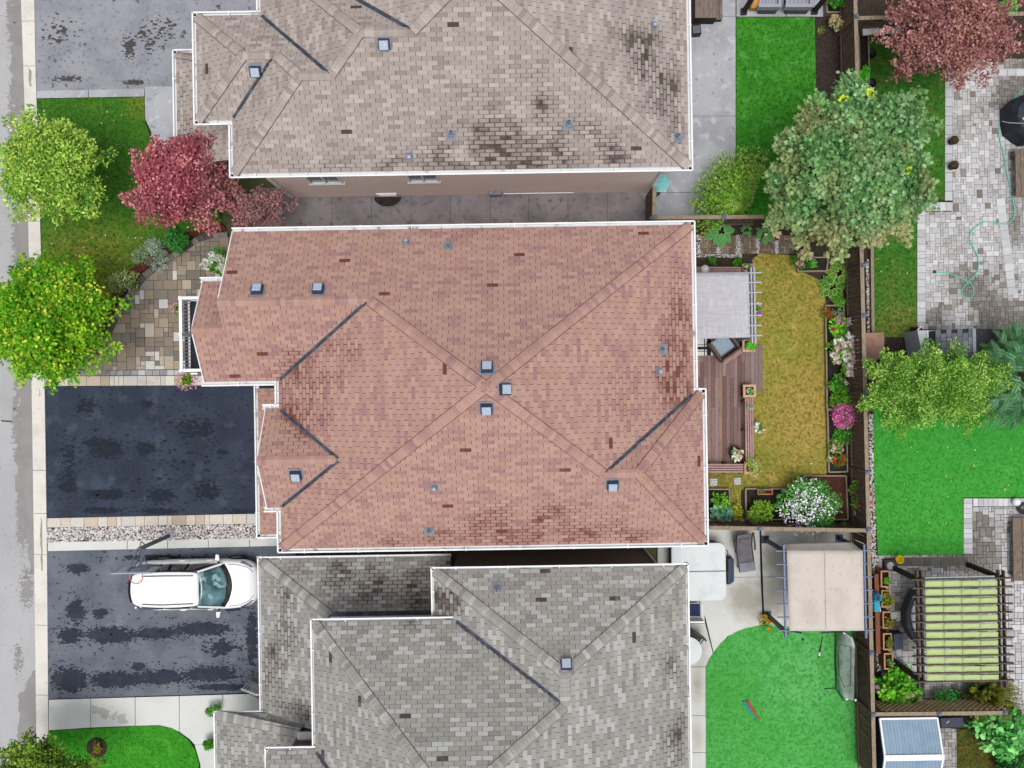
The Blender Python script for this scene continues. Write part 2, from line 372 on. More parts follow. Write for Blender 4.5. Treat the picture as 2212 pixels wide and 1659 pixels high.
drive_top = sheet('driveway', [(70, -150), (640, -150), (640, 110), (560, 192), (313, 193), (78, 197)], 0.012, m_drive_grey)
drive_mid = sheet('driveway', [(96, 834), (640, 820), (640, 1120), (553, 1112), (100, 1122)], 0.012, m_drive_blue)
drive_low = sheet('driveway', [(101, 1189), (640, 1176), (640, 1505), (556, 1496), (104, 1510)], 0.012, m_drive_mid)
def speckle(parent, name, mat, spots, z, seed, rmin=.02, rmax=.13):
    """worn patch: many small ragged flecks crowding round the spots (px, py, rx, ry, count)"""
    rr = random.Random(seed); m = MB(); q = 0
    for (cx, cy, rx, ry, cnt) in spots:
        for _ in range(int(cnt * 1.9)):
            gx, gy = rr.gauss(0, .45), rr.gauss(0, .45); d = math.hypot(gx, gy)
            c = P(cx + gx * rx, cy + gy * ry); r = rr.uniform(rmin, rmax) * max(.3, 1.2 - d); n = rr.randint(6, 9); zz = z + (q % 250) * .00006; q += 1; el = rr.uniform(1, 2.6)
            vs = [(c[0] + el * r * (1 + rr.uniform(-.45, .35)) * math.cos(2 * math.pi * k / n), c[1] + r * (1 + rr.uniform(-.45, .35)) * math.sin(2 * math.pi * k / n), zz) for k in range(n)]
            m.add(vs, [tuple(range(n))])
    o = m.build(name, mat, parent); o['kind'] = 'stuff'; return o
m_seal = M('fresh sealer', S(36, 42, 53), [(6, .45, .65, S(42, 48, 59))], 0.7, (100, .2), grain=(120, .14), spec=.08)
speckle(drive_mid, 'sealer_patches', m_seal, [(232, 970, 48, 30, 330), (200, 955, 30, 14, 60), (315, 970, 28, 20, 120), (230, 1068, 55, 16, 170), (225, 1102, 60, 10, 110), (345, 1072, 45, 24, 150), (345, 1104, 55, 8, 90), (480, 977, 16, 5, 30), (318, 872, 18, 9, 60), (420, 925, 70, 34, 130), (450, 1060, 36, 28, 110), (145, 1040, 30, 50, 70), (190, 880, 50, 30, 40), (520, 1105, 40, 8, 40), (150, 980, 40, 60, 40), (400, 1000, 150, 90, 60)], .0125, 5, .008, .075)
speckle(drive_low, 'damp_patches', m_damp, [(240, 1372, 70, 22, 420), (340, 1368, 60, 14, 220), (440, 1358, 75, 18, 330), (150, 1372, 36, 26, 110), (150, 1468, 50, 34, 330), (250, 1468, 70, 22, 360), (350, 1462, 75, 20, 340), (460, 1455, 75, 22, 320), (300, 1440, 16, 10, 50), (165, 1318, 26, 34, 110), (170, 1228, 30, 14, 60), (215, 1324, 22, 16, 40), (545, 1380, 14, 90, 140), (500, 1310, 40, 16, 40), (480, 1400, 60, 30, 70), (350, 1205, 150, 8, 80), (480, 1484, 80, 8, 120)], .0125, 6, .012, .095)
speckle(drive_top, 'worn_flecks', m_joint, [(280, 100, 26, 40, 60), (150, 170, 60, 10, 40), (290, 178, 36, 8, 60), (320, 80, 60, 60, 60), (130, 70, 70, 60, 50), (360, 60, 40, 50, 40)], .0125, 7, .01, .06)
speckle(road, 'dry_flecks', m_wetroad, [(26, 250, 12, 130, 200), (34, 520, 12, 130, 160), (36, 900, 14, 130, 220), (46, 1120, 16, 110, 240), (24, 20, 14, 120, 200), (58, 1270, 22, 60, 160), (34, 60, 20, 90, 160), (40, 1420, 14, 60, 60)], -.0115, 8, .01, .06)

# ------------------------------------------------------------------ concrete slabs
def slabs(name, quads, z, mat, bed=True):
    """one structure: dark bed of joints, each cast slab its own child"""
    xs = [p for q in quads for p in q]
    root = MB()
    for q in quads: root.prism(PL(q), -0.06, z - 0.02)
    root = struct(root.build(name, m_joint))
    for q in quads:
        w = PL(q); cx = sum(a for a, b in w) / len(w); cy = sum(b for a, b in w) / len(w)
        k = [(a + (cx - a) / max(.3, math.hypot(cx - a, cy - b)) * .012, b + (cy - b) / max(.3, math.hypot(cx - a, cy - b)) * .012) for a, b in w]
        MB().prism(k, z - 0.05, z + RND.uniform(-.002, .002)).build('slab', mat, root)
    return root
def row(xs, y0, y1, y2=None, y3=None):
    """slabs side by side between joints xs; y0..y1 at the left end, y2..y3 at the right end"""
    y2 = y0 if y2 is None else y2; y3 = y1 if y3 is None else y3; a, b = xs[0], xs[-1]; out = []
    for p, q in zip(xs[:-1], xs[1:]):
        t, u = (p - a) / (b - a), (q - a) / (b - a)
        out.append([(p, y0 + (y2 - y0) * t), (q, y0 + (y2 - y0) * u), (q, y1 + (y3 - y1) * u), (p, y1 + (y3 - y1) * t)])
    return out
alley = slabs('side_path', row([560, 612, 717, 803, 888, 973, 1059, 1142, 1227, 1312, 1400], 405, 500), 0.02, m_concdark)
slabs('side_patio', [[(1380, -60), (1589, -60), (1589, 36), (1380, 36)], [(1380, 36), (1589, 36), (1589, 251), (1380, 252)], [(1380, 252), (1589, 251), (1590, 416), (1500, 416), (1380, 417)],
                     [(1380, 417), (1590, 416), (1590, 474), (1400, 474), (1400, 440)], [(1590, -60), (1697, -60), (1697, 37), (1590, 37)], [(1698, -60), (1778, -60), (1778, 37), (1698, 37)]], 0.035, m_concgrey)
slabs('front_path', row([80, 192, 313], 197, 213, 192, 209) + [[(313, 187), (470, 187), (470, 330), (338, 320), (327, 285), (314, 258)]], 0.04, m_concgrey)
slabs('drive_edging', row([104, 276, 363, 451, 540, 640], 1171, 1190, 1160, 1178), 0.05, m_conc)
walk = slabs('front_walk', row([106, 197, 293, 388, 482, 620], 1511, 1529, 1496, 1512) +
      [[(106, 1529), (197, 1525), (197, 1571), (106, 1577)], [(197, 1525), (293, 1520), (293, 1567), (197, 1571)], [(293, 1520), (388, 1515), (388, 1580), (372, 1572), (345, 1566), (293, 1567)],
       [(388, 1515), (620, 1508), (620, 1608), (421, 1608), (410, 1596), (388, 1580)], [(421, 1608), (620, 1608), (620, 1720), (436, 1720), (433, 1650)]], 0.042, m_conc)
for i, pts in enumerate(([(200, 1528), (222, 1526), (240, 1534), (232, 1550), (215, 1542), (200, 1540)], [(250, 1545), (274, 1540), (278, 1560), (258, 1563)], [(238, 1540), (254, 1536), (250, 1555), (240, 1552)])):
    MB().prism(PL(rough_poly(pts, 6, 3, i + 5)), 0.02, 0.0465).build('damp_patch', m_concwet, walk)
DW = S(166, 162, 152)
m_patio = M('damp streaked patio concrete', S(214, 216, 212), [(0.7, .45, .65, S(205, 206, 201)), sp(1612, 1290, 18, 62, DW, .95, 1.0), sp(1672, 1205, 14, 44, DW, .95), sp(1674, 1292, 18, 52, DW, .95), sp(1780, 1260, 60, 150, DW, .95), sp(1508, 1392, 4, 30, DW, .9, .5), sp(1506, 1476, 4, 24, DW, .9, .5), sp(1600, 1175, 5, 40, S(182, 180, 174), .7), sp(1506, 1590, 4, 24, DW, .6, .5)], 0.75, (80, .12), grain=(110, .04))
patio_low = slabs('concrete_patio', [[(1420, 1120), (1640, 1120), (1643, 1246), (1420, 1249)], [(1420, 1249), (1643, 1246), (1648, 1349), (1612, 1357), (1572, 1374), (1541, 1409), (1522, 1330), (1420, 1330)],
      [(1641, 1143), (1760, 1143), (1760, 1246), (1645, 1246)], [(1645, 1246), (1760, 1246), (1760, 1366), (1652, 1349)], [(1760, 1143), (1876, 1146), (1878, 1246), (1760, 1246)], [(1760, 1246), (1878, 1246), (1880, 1366), (1760, 1366)],
      [(1440, 1330), (1522, 1330), (1523, 1346), (1440, 1346)], [(1440, 1346), (1523, 1346), (1540, 1410), (1524, 1440), (1440, 1440)], [(1440, 1440), (1524, 1440), (1524, 1545), (1440, 1545)], [(1440, 1545), (1524, 1545), (1526, 1625), (1440, 1625)], [(1440, 1625), (1526, 1625), (1528, 1760), (1440, 1760)]], 0.03, m_patio)
MB().prism(PL([(1641.5, 1143), (1643.5, 1143), (1651, 1352), (1648, 1352)]), 0.0, 0.042).build('drain_strip', M('black drain', S(30, 28, 30)), patio_low)

# ------------------------------------------------------------------ lawns and beds
LAWNS = []
def lawn(name, pts, z, mat, label, cat='lawn', dens=700, h=0.05):
    o = sheet(name, pts, z, mat); LAWNS.append((PL(pts), z, mat, label, cat, dens, h)); return o
sheet('soil_bed', [(1700, -60), (1870, -60), (1880, 400), (1750, 420), (1750, 30), (1700, 30)], 0.02, m_soil)
MB().prism(PL(rough_poly([(1758, 40), (1812, 38), (1826, 330), (1758, 330)], 2, 8, 2)), 0.0, 0.026).build('mulch', m_bark, bpy.data.objects['soil_bed'])
sheet('garden_soil', [(1480, 470), (1875, 470), (1890, 1150), (1480, 1150)], -0.005, m_soil)
sheet('back_soil', [(1840, -60), (2400, -60), (2400, 1760), (1860, 1760)], -0.012, m_soil)
lawn('front_lawn', [(82, 214), (313, 210), (313, 260), (336, 325), (470, 420), (480, 500), (440, 500), (410, 510), (372, 530), (335, 548), (296, 580), (258, 620), (238, 660), (215, 715), (180, 770), (98, 800)], 0.03, m_lawn_front, 'front lawn grass between kerb and flagstone path, yellowing near the path')
lawn('back_lawn', [(1625, 560), (1640, 548), (1730, 552), (1738, 590), (1770, 605), (1783, 650), (1785, 1030), (1735, 1030), (1700, 1060), (1690, 1056), (1600, 1058), (1600, 1130), (1578, 1130), (1578, 1056), (1500, 1056), (1500, 1010), (1620, 1010), (1620, 760)], 0.03, m_lawn_dry, 'dry yellow grass of the back lawn beside the wooden deck')
lawn('upper_lawn', [(1590, 38), (1759, 38), (1762, 200), (1764, 474), (1590, 474)], 0.04, m_lawn_top, 'bright green grass beside the grey concrete side patio')
lawn('neighbour_lawn', [(1878, 75), (2045, 75), (2040, 432), (1981, 433), (1980, 728), (1886, 728), (1876, 400)], 0.03, m_lawn_right, 'dark green grass strip along the paver patio')
lawn('putting_turf', [(1885, 860), (2300, 860), (2300, 1074), (2079, 1074), (2080, 1197), (1896, 1200), (1888, 1050)], 0.035, m_turf_r, 'bright artificial turf below the yellow green tree', 'turf', 800, .035)
lawn('play_turf', [(1524, 1760), (1524, 1440), (1530, 1425), (1541, 1408), (1555, 1390), (1573, 1374), (1592, 1363), (1612, 1356), (1650, 1350), (1860, 1364), (1868, 1500), (1858, 1760)], 0.036, m_turf, 'artificial turf with the toy bats lying on it', 'turf', 800, .035)
lawn('corner_lawn', [(104, 1578), (293, 1568), (345, 1567), (372, 1573), (392, 1585), (410, 1600), (421, 1618), (430, 1645), (434, 1760), (106, 1760)], 0.04, m_turf_front, 'clipped green lawn curving round the pale front walk')
lawn('shed_lawn', [(2066, 1574), (2130, 1574), (2400, 1560), (2400, 1760), (2066, 1760)], 0.03, m_lawn_brown, 'patchy brown grass beside the blue shed')
MB().prism(PL(rough_poly([(488, 498), (452, 500), (420, 508), (395, 526), (366, 546), (338, 564), (304, 590), (274, 628), (256, 655), (240, 690), (226, 715), (236, 650), (250, 620), (280, 585), (320, 555), (370, 525), (410, 500), (480, 485)], 3, 8, 4)), 0.0, 0.045).build('mulch_bed', m_mulch)['kind'] = 'structure'

# ------------------------------------------------------------------ stone paving: every stone its own piece
def paving(name, region, unit, sizes, z, mat_stone, mat_bed, tone, rot=0.0, gap=0.008, seed=3, limit=300, cham=0.006, piece='paving_stone', parent=None, hide=None):
    """random ashlar laid on a square grid inside region (world polygon)"""
    rr = random.Random(seed)
    cx = sum(p[0] for p in region) / len(region); cy = sum(p[1] for p in region) / len(region)
    ca, sa = math.cos(rot), math.sin(rot)
    loc = [((x - cx) * ca + (y - cy) * sa, -(x - cx) * sa + (y - cy) * ca) for x, y in region]
    def W(p): return (cx + p[0] * ca - p[1] * sa, cy + p[0] * sa + p[1] * ca)
    x0 = min(p[0] for p in loc); y0 = min(p[1] for p in loc)
    nx = int((max(p[0] for p in loc) - x0) / unit) + 2; ny = int((max(p[1] for p in loc) - y0) / unit) + 2
    used = [[False] * ny for _ in range(nx)]
    root = struct(MB().prism(region, -0.06, z - 0.025).build(name, mat_bed)) if parent is None else parent
    stones = []
    for j in range(ny):
        for i in range(nx):
            if used[i][j]: continue
            opt = [s for s in sizes if i + s[0] <= nx and j + s[1] <= ny and not any(used[i + a][j + b] for a in range(s[0]) for b in range(s[1]))] or [(1, 1)]
            sx, sy = rr.choice(opt)
            for a in range(sx):
                for b in range(sy): used[i + a][j + b] = True
            rx0, rx1, ry0, ry1 = x0 + i * unit + gap / 2, x0 + (i + sx) * unit - gap / 2, y0 + j * unit + gap / 2, y0 + (j + sy) * unit - gap / 2
            pl = dedupe(clip_rect(loc, rx0, rx1, ry0, ry1))
            if len(pl) < 3 or abs(area(pl)) < 0.15 * unit * unit: continue
            w = [W(p) for p in pl]
            stones.append((abs(area(pl)), w, tone(rr, w), z + rr.uniform(-.004, .003)))
    stones.sort(key=lambda t: -t[0])
    if hide: vis = [s for s in stones if not hide(s[1][0])]; stones = vis + [s for s in stones if hide(s[1][0])]
    rest = MB(); 
    for n, (ar, w, colr, zz) in enumerate(stones):
        if n < limit:
            b = MB(); b.col = colr; b.prism(w, z - 0.05, zz, cham); b.build(piece, mat_stone, root)
        else:
            rest.col = colr; rest.prism(w, z - 0.05, zz, cham)
    if rest.v: rest.build(piece + 's', mat_stone, root)['kind'] = 'stuff'
    return root
m_stone = M('paving stone', None, [], 0.85, (30, .35), attr=True, grain=(25, .10), stain=(S(92, 86, 80), 5))
m_paver = M('grey paver', None, [], 0.85, (30, .3), attr=True, grain=(25, .07), stain=(S(122, 117, 110), 4.5))
def tone_flag(rr, w):
    x = (w[0][0] + w[2 % len(w)][0]) / 2; y = (w[0][1] + w[2 % len(w)][1]) / 2
    near = 1 / (1 + math.exp((math.hypot(x + 11.6, y - 0.6) - 1.5) * 1.6))       # bleached stones in front of the porch
    if rr.random() < 0.1 + 0.6 * near: c = rr.choice([S(204, 196, 186), S(188, 178, 166), S(208, 206, 202), S(178, 164, 146)])
    else: c = rr.choice([S(152, 138, 120), S(142, 130, 116), S(164, 150, 132), S(132, 126, 118), S(156, 140, 120), S(126, 118, 108)])
    c = jit(c, .08, rr); return (c[0], c[1], c[2], rr.choice([0, 0, 0.15, .35]))
curve = [(493, 512), (462, 514), (432, 523), (408, 538), (379, 559), (350, 577), (317, 603), (287, 641), (269, 667), (256, 692), (238, 730), (214, 768), (172, 800)]
flag_region = PL(curve + [(430, 797), (520, 797), (520, 512)])
paving('flagstone_path', flag_region, 0.178, [(2, 2), (2, 2), (2, 3), (3, 2), (1, 2), (2, 1), (1, 1)], 0.05, m_stone, m_polymer, tone_flag, gap=.014, seed=5, piece='flagstone')
# curved edging of dark blocks
edge_root = struct(MB().prism(PL([(493, 506), (493, 512), (462, 514), (462, 508)]), -0.05, 0.02).build('path_edging', m_polymer))
edge_out = [(493, 502), (457, 504), (424, 513), (400, 529), (371, 549), (341, 567), (307, 593), (277, 632), (259, 658), (246, 684), (228, 722), (205, 762), (165, 797)]
pin, pout = PL(curve), PL(edge_out)
for k in range(len(pin) - 1):
    n = max(1, int(math.dist(pout[k], pout[k + 1]) / 0.3 + .5))
    for q in range(n):
        def lp(a, b, t): return (a[0] + (b[0] - a[0]) * t, a[1] + (b[1] - a[1]) * t)
        t0, t1 = (q + .02) / n, (q + .98) / n
        b = MB(); c = jit(RND.choice([S(92, 84, 80), S(110, 104, 98), S(132, 126, 120), S(84, 78, 76)]), .08); b.col = (c[0], c[1], c[2], RND.choice([0, .3, .5]))
        b.prism([lp(pout[k], pout[k + 1], t0), lp(pout[k], pout[k + 1], t1), lp(pin[k], pin[k + 1], t1), lp(pin[k], pin[k + 1], t0)], 0.0, 0.085 + RND.uniform(-.004, .004), .008)
        b.build('edging_block', m_stone, edge_root)
def stone_row(name, xs, ya, yb, ya2, yb2, z, tones, piece='edging_stone', stain=(0, .2, .4)):
    a, b = xs[0], xs[-1]; qs = row(xs, ya, yb, ya2, yb2)
    root = struct(MB().prism(PL([(a, ya), (b, ya2), (b, yb2), (a, yb)]), -0.05, z - 0.02).build(name, m_polymer))
    for q in qs:
        c = jit(RND.choice(tones), .06); m = MB(); m.col = (c[0], c[1], c[2], RND.choice(stain))
        w = PL(q); w = [(w[0][0] + .006, w[0][1] - .006), (w[1][0] - .006, w[1][1] - .006), (w[2][0] - .006, w[2][1] + .006), (w[3][0] + .006, w[3][1] + .006)]
        m.prism(w, z - 0.05, z + RND.uniform(-.003, .003), .006).build(piece, m_stone, root)
def steps(a, b, choices, seed):
    rr = random.Random(seed); xs = [a]
    while xs[-1] < b - 8: xs.append(xs[-1] + rr.choice(choices))
    xs[-1] = b; return xs
LT = [S(206, 196, 180), S(196, 182, 162), S(212, 206, 196), S(178, 164, 146), S(200, 196, 190)]
stone_row('paver_band', steps(98, 480, [15.5], 2), 800.5, 812, 798, 810, 0.052, [S(168, 168, 170), S(182, 184, 188), S(158, 156, 154), S(190, 190, 190)], 'paver', (0, .5, .7, .8))
stone_row('drive_border', steps(98, 560, [10, 20, 30, 30, 20], 4), 812.5, 834, 810.5, 832, 0.053, LT)
stone_row('drive_border', steps(103, 560, [10, 20, 30, 30, 20], 9), 1119, 1139.5, 1109, 1131, 0.053, LT, stain=(0, 0, .15))

# pebbles
m_pebble = M('river pebbles', None, [], 0.7, (60, .2), attr=True, grain=(50, .08))
def pebbles(name, region, n, r0, r1, label, tones, seed=2, z=0.02, parent=None):
    rr = random.Random(seed); b = MB(); xs = [p[0] for p in region]; ys = [p[1] for p in region]; k = 0
    while k < n:
        p = (rr.uniform(min(xs), max(xs)), rr.uniform(min(ys), max(ys)))
        if not inside(p, region): continue
        k += 1; b.col = jit(rr.choice(tones), .12, rr); r = rr.uniform(r0, r1)
        a = rr.uniform(0, 6.28); e = rr.uniform(.6, .95); ca, sa = math.cos(a), math.sin(a)
        vs = []
        for rad, zz in ((1.0, .1), (.85, .5), (.4, .8)):
            for q in range(5):
                t = 2 * math.pi * q / 5 + rad; x, y = r * rad * math.cos(t), r * rad * e * math.sin(t)
                vs.append((p[0] + x * ca - y * sa, p[1] + x * sa + y * ca, z + zz * r))
        b.add(vs, [(i * 5 + q, i * 5 + (q + 1) % 5, (i + 1) * 5 + (q + 1) % 5, (i + 1) * 5 + q) for i in range(2) for q in range(5)] + [(10, 11, 12, 13, 14)])
    o = b.build(name, m_pebble, parent, smooth=True); tag(o, label, 'pebbles' if parent is None else None, kind='stuff'); return o
PT = [S(222, 220, 220), S(196, 192, 192), S(170, 164, 162), S(232, 230, 228), S(140, 132, 128), S(208, 200, 196)]
strip = PL([(102, 1140), (640, 1130), (640, 1163), (103, 1172)])
sheet('gravel_bed', strip, 0.02, M('gravel bed earth', S(96, 74, 70), [(10, .45, .65, S(66, 48, 46))], .95), world=True)
pebbles('pebbles', strip, 3600, .026, .048, 'white river pebbles in the strip between two driveways', PT, 3, .02)

# paver patio behind the right fence
def tone_paver(rr, w):
    x, y = w[0]
    wet = max(0.0, min(1.0, 0.45 + 1.0 * fbm(x * .55, y * .55, 5.0, 3)))
    for (px, py, r, s) in ((2150, 690, 75, .9), (2185, 600, 60, .6), (2120, 640, 60, .4), (2120, 220, 55, .45), (1950, 1330, 70, .7), (2000, 1240, 80, .45)):
        c = P(px, py); d = math.hypot(x - c[0], y - c[1]) / (r / 57.4); wet = min(1.3, wet + s * max(0, 1 - d))
    c = rr.choice([S(202, 202, 203), S(194, 193, 193), S(210, 210, 212), S(182, 180, 179), S(188, 187, 188)])
    if rr.random() < .04 + .4 * max(0, wet - .5): c = rr.choice([S(128, 122, 114), S(144, 138, 130), S(118, 112, 106)])
    return (c[0], c[1], c[2], min(1.0, max(0.1, wet - .02)))
pat_up = PL([(2057, 150), (2060, 130), (2300, 125), (2300, 712), (1999, 712), (1999, 457), (2057, 457)])
paving('paver_patio', pat_up, 0.1, [(1, 1), (1, 2), (2, 1), (2, 2), (2, 3), (3, 2), (2, 2)], 0.045, m_paver, m_polymer, tone_paver, gap=.009, seed=8, piece='paver', limit=250)
pat_low = PL([(2101, 1095), (2300, 1095), (2300, 1545), (1905, 1545), (1898, 1200), (2098, 1197)])
paving('lower_paver_patio', pat_low, 0.115, [(1, 1), (2, 1), (2, 2), (2, 3), (3, 2), (2, 2), (1, 2)], 0.04, m_paver, m_polymer, tone_paver, gap=.016, seed=13, piece='paver', limit=200)
def border(name, a, b, w, n, z=0.05, tones=(S(198, 199, 202), S(186, 187, 190), S(206, 207, 210)), st=(0, .1, .3)):
    """row of n larger blocks along the line a-b (survey px), w px wide to the right-hand side"""
    A, B = P(*a), P(*b); d = (B[0] - A[0], B[1] - A[1]); l = math.hypot(*d); nx, ny = -d[1] / l * w / 57.4, d[0] / l * w / 57.4
    root = struct(MB().prism([A, B, (B[0] + nx, B[1] + ny), (A[0] + nx, A[1] + ny)], -.05, z - .02).build(name, m_polymer))
    for i in range(n):
        t, u = (i + .02) / n, (i + .98) / n; c = jit(RND.choice(tones), .05); q = MB(); q.col = (c[0], c[1], c[2], RND.choice(st))
        f = lambda t_, e: (A[0] + d[0] * t_ + nx * e, A[1] + d[1] * t_ + ny * e)
        q.prism([f(t, .02), f(u, .02), f(u, .97), f(t, .97)], z - .05, z + RND.uniform(-.002, .003), .006).build('border_paver', m_paver, root)
border('patio_border', (2040, 150), (2040, 434), 17, 14)
border('patio_border', (1980, 436), (1980, 712), 19, 18)
border('patio_border', (2057, 437), (1999, 437), 19.5, 4)
border('patio_border', (2212, 149), (2040, 149), 16, 9, .056)
border('patio_border', (2150, 430), (2176, 640), 19, 12, .056)
border('turf_border', (2080, 1076), (2080, 1196), 20, 11)
border('turf_border', (2230, 1076), (2101, 1076), 18, 12)
border('turf_border', (2090, 1203), (1912, 1203), 20, 9, .05, (S(112, 106, 100), S(124, 119, 112), S(98, 93, 88)), (.2, .5))
# brick-paver stepping pads of the side path behind the red roofed house
pad = struct(MB().prism(PL([(1500, 505), (1735, 505), (1735, 562), (1500, 562)]), -.05, .005).build('garden_path', m_soil))
def tone_pad(rr, w): c = jit(rr.choice([S(138, 122, 102), S(124, 110, 94), S(150, 136, 116), S(114, 102, 90)]), .06, rr); return (c[0], c[1], c[2], rr.choice([0, .2, .4]))
for a, b in ((1513, 1548), (1557, 1590), (1600, 1634), (1641, 1674), (1681, 1716)):
    paving('pad', PL([(a, 509), (b, 509), (b, 548), (a, 548)]), 0.10, [(1, 2), (2, 1), (1, 1)], 0.04, m_stone, m_polymer, tone_pad, gap=.009, seed=a, piece='brick_paver', parent=pad)
for i, (a, b, c, d) in enumerate(((1548, 1557, 510, 550), (1590, 1600, 508, 550), (1634, 1641, 508, 548), (1674, 1681, 520, 548), (1504, 1513, 508, 550), (1504, 1602, 549, 556))):
    pebbles('pebble_band', PL([(a, c), (b, c), (b, d), (a, d)]), 150 if i < 5 else 260, .018, .03, None, PT, 20 + i, .01, pad)
# paver walk beside the shed
def tone_walk(rr, w): c = jit(rr.choice([S(172, 168, 166), S(156, 152, 150), S(140, 136, 134)]), .06, rr); return (c[0], c[1], c[2], rr.choice([0, .3, .6]))
paving('shed_walk', PL([(2020, 1572), (2065, 1572), (2066, 1760), (2020, 1760)]), 0.13, [(1, 1), (2, 1), (1, 2), (2, 2)], 0.04, m_paver, m_polymer, tone_walk, gap=.012, seed=31, piece='paver')

# ------------------------------------------------------------------ houses
m_shingle = M('asphalt shingle', None, [], 0.92, (220, .25), attr=True, grain=(38, .10), spec=0.15, stain=(S(80, 70, 66), 3.0))
m_shingle_red = M('red asphalt shingle', None, [], 0.92, (220, .25), attr=True, grain=(38, .09), spec=0.15, stain=(S(112, 66, 58), 3.0))
m_white = M('white aluminium', S(236, 237, 238, .86), [(3, .5, .75, S(218, 219, 222, .86))], 0.45, spec=.4)
m_gutter_in = M('gutter floor', S(226, 226, 228), [(3, .58, .7, S(150, 144, 138), 6), (1.5, .64, .72, S(96, 90, 86), 5)], 0.6)
m_valley = M('valley flashing', S(74, 78, 88), [(4, .45, .65, S(100, 106, 118), 6, (1, 1, 1)), (9, .6, .7, S(52, 54, 60), 5)], 0.5, metal=.3)
m_vent_dark = M('vent housing', S(58, 66, 86), [(8, .5, .7, S(44, 50, 66))], 0.5)
m_vent_top = M('vent lid', S(176, 188, 206), [(14, .55, .75, S(206, 214, 226)), (6, .6, .75, S(150, 162, 182))], 0.5)
m_vent_grey = M('grey roof jack', S(134, 140, 152), [(9, .5, .7, S(112, 118, 130))], 0.6)
m_black = M('black plastic', S(24, 24, 27), [(12, .5, .8, S(34, 34, 38))], 0.5)
m_brick_pink = brick_mat('pinkish brick', S(246, 226, 218, .9), S(236, 212, 204, .9), S(226, 214, 208, .9))
m_brick_dark = brick_mat('dark brick', S(112, 92, 86), S(98, 80, 76), S(100, 92, 88))
m_brick_buff = brick_mat('buff brick', S(196, 176, 150), S(180, 158, 132), S(180, 172, 162))
m_glass = M('window glass', S(70, 82, 92), [(0.8, .4, .6, S(100, 112, 122))], 0.08, spec=.8)
m_under_red = M('red roof underlay', S(118, 78, 70), [], .95)
m_under = M('roof underlay', S(100, 92, 88), [], .95)

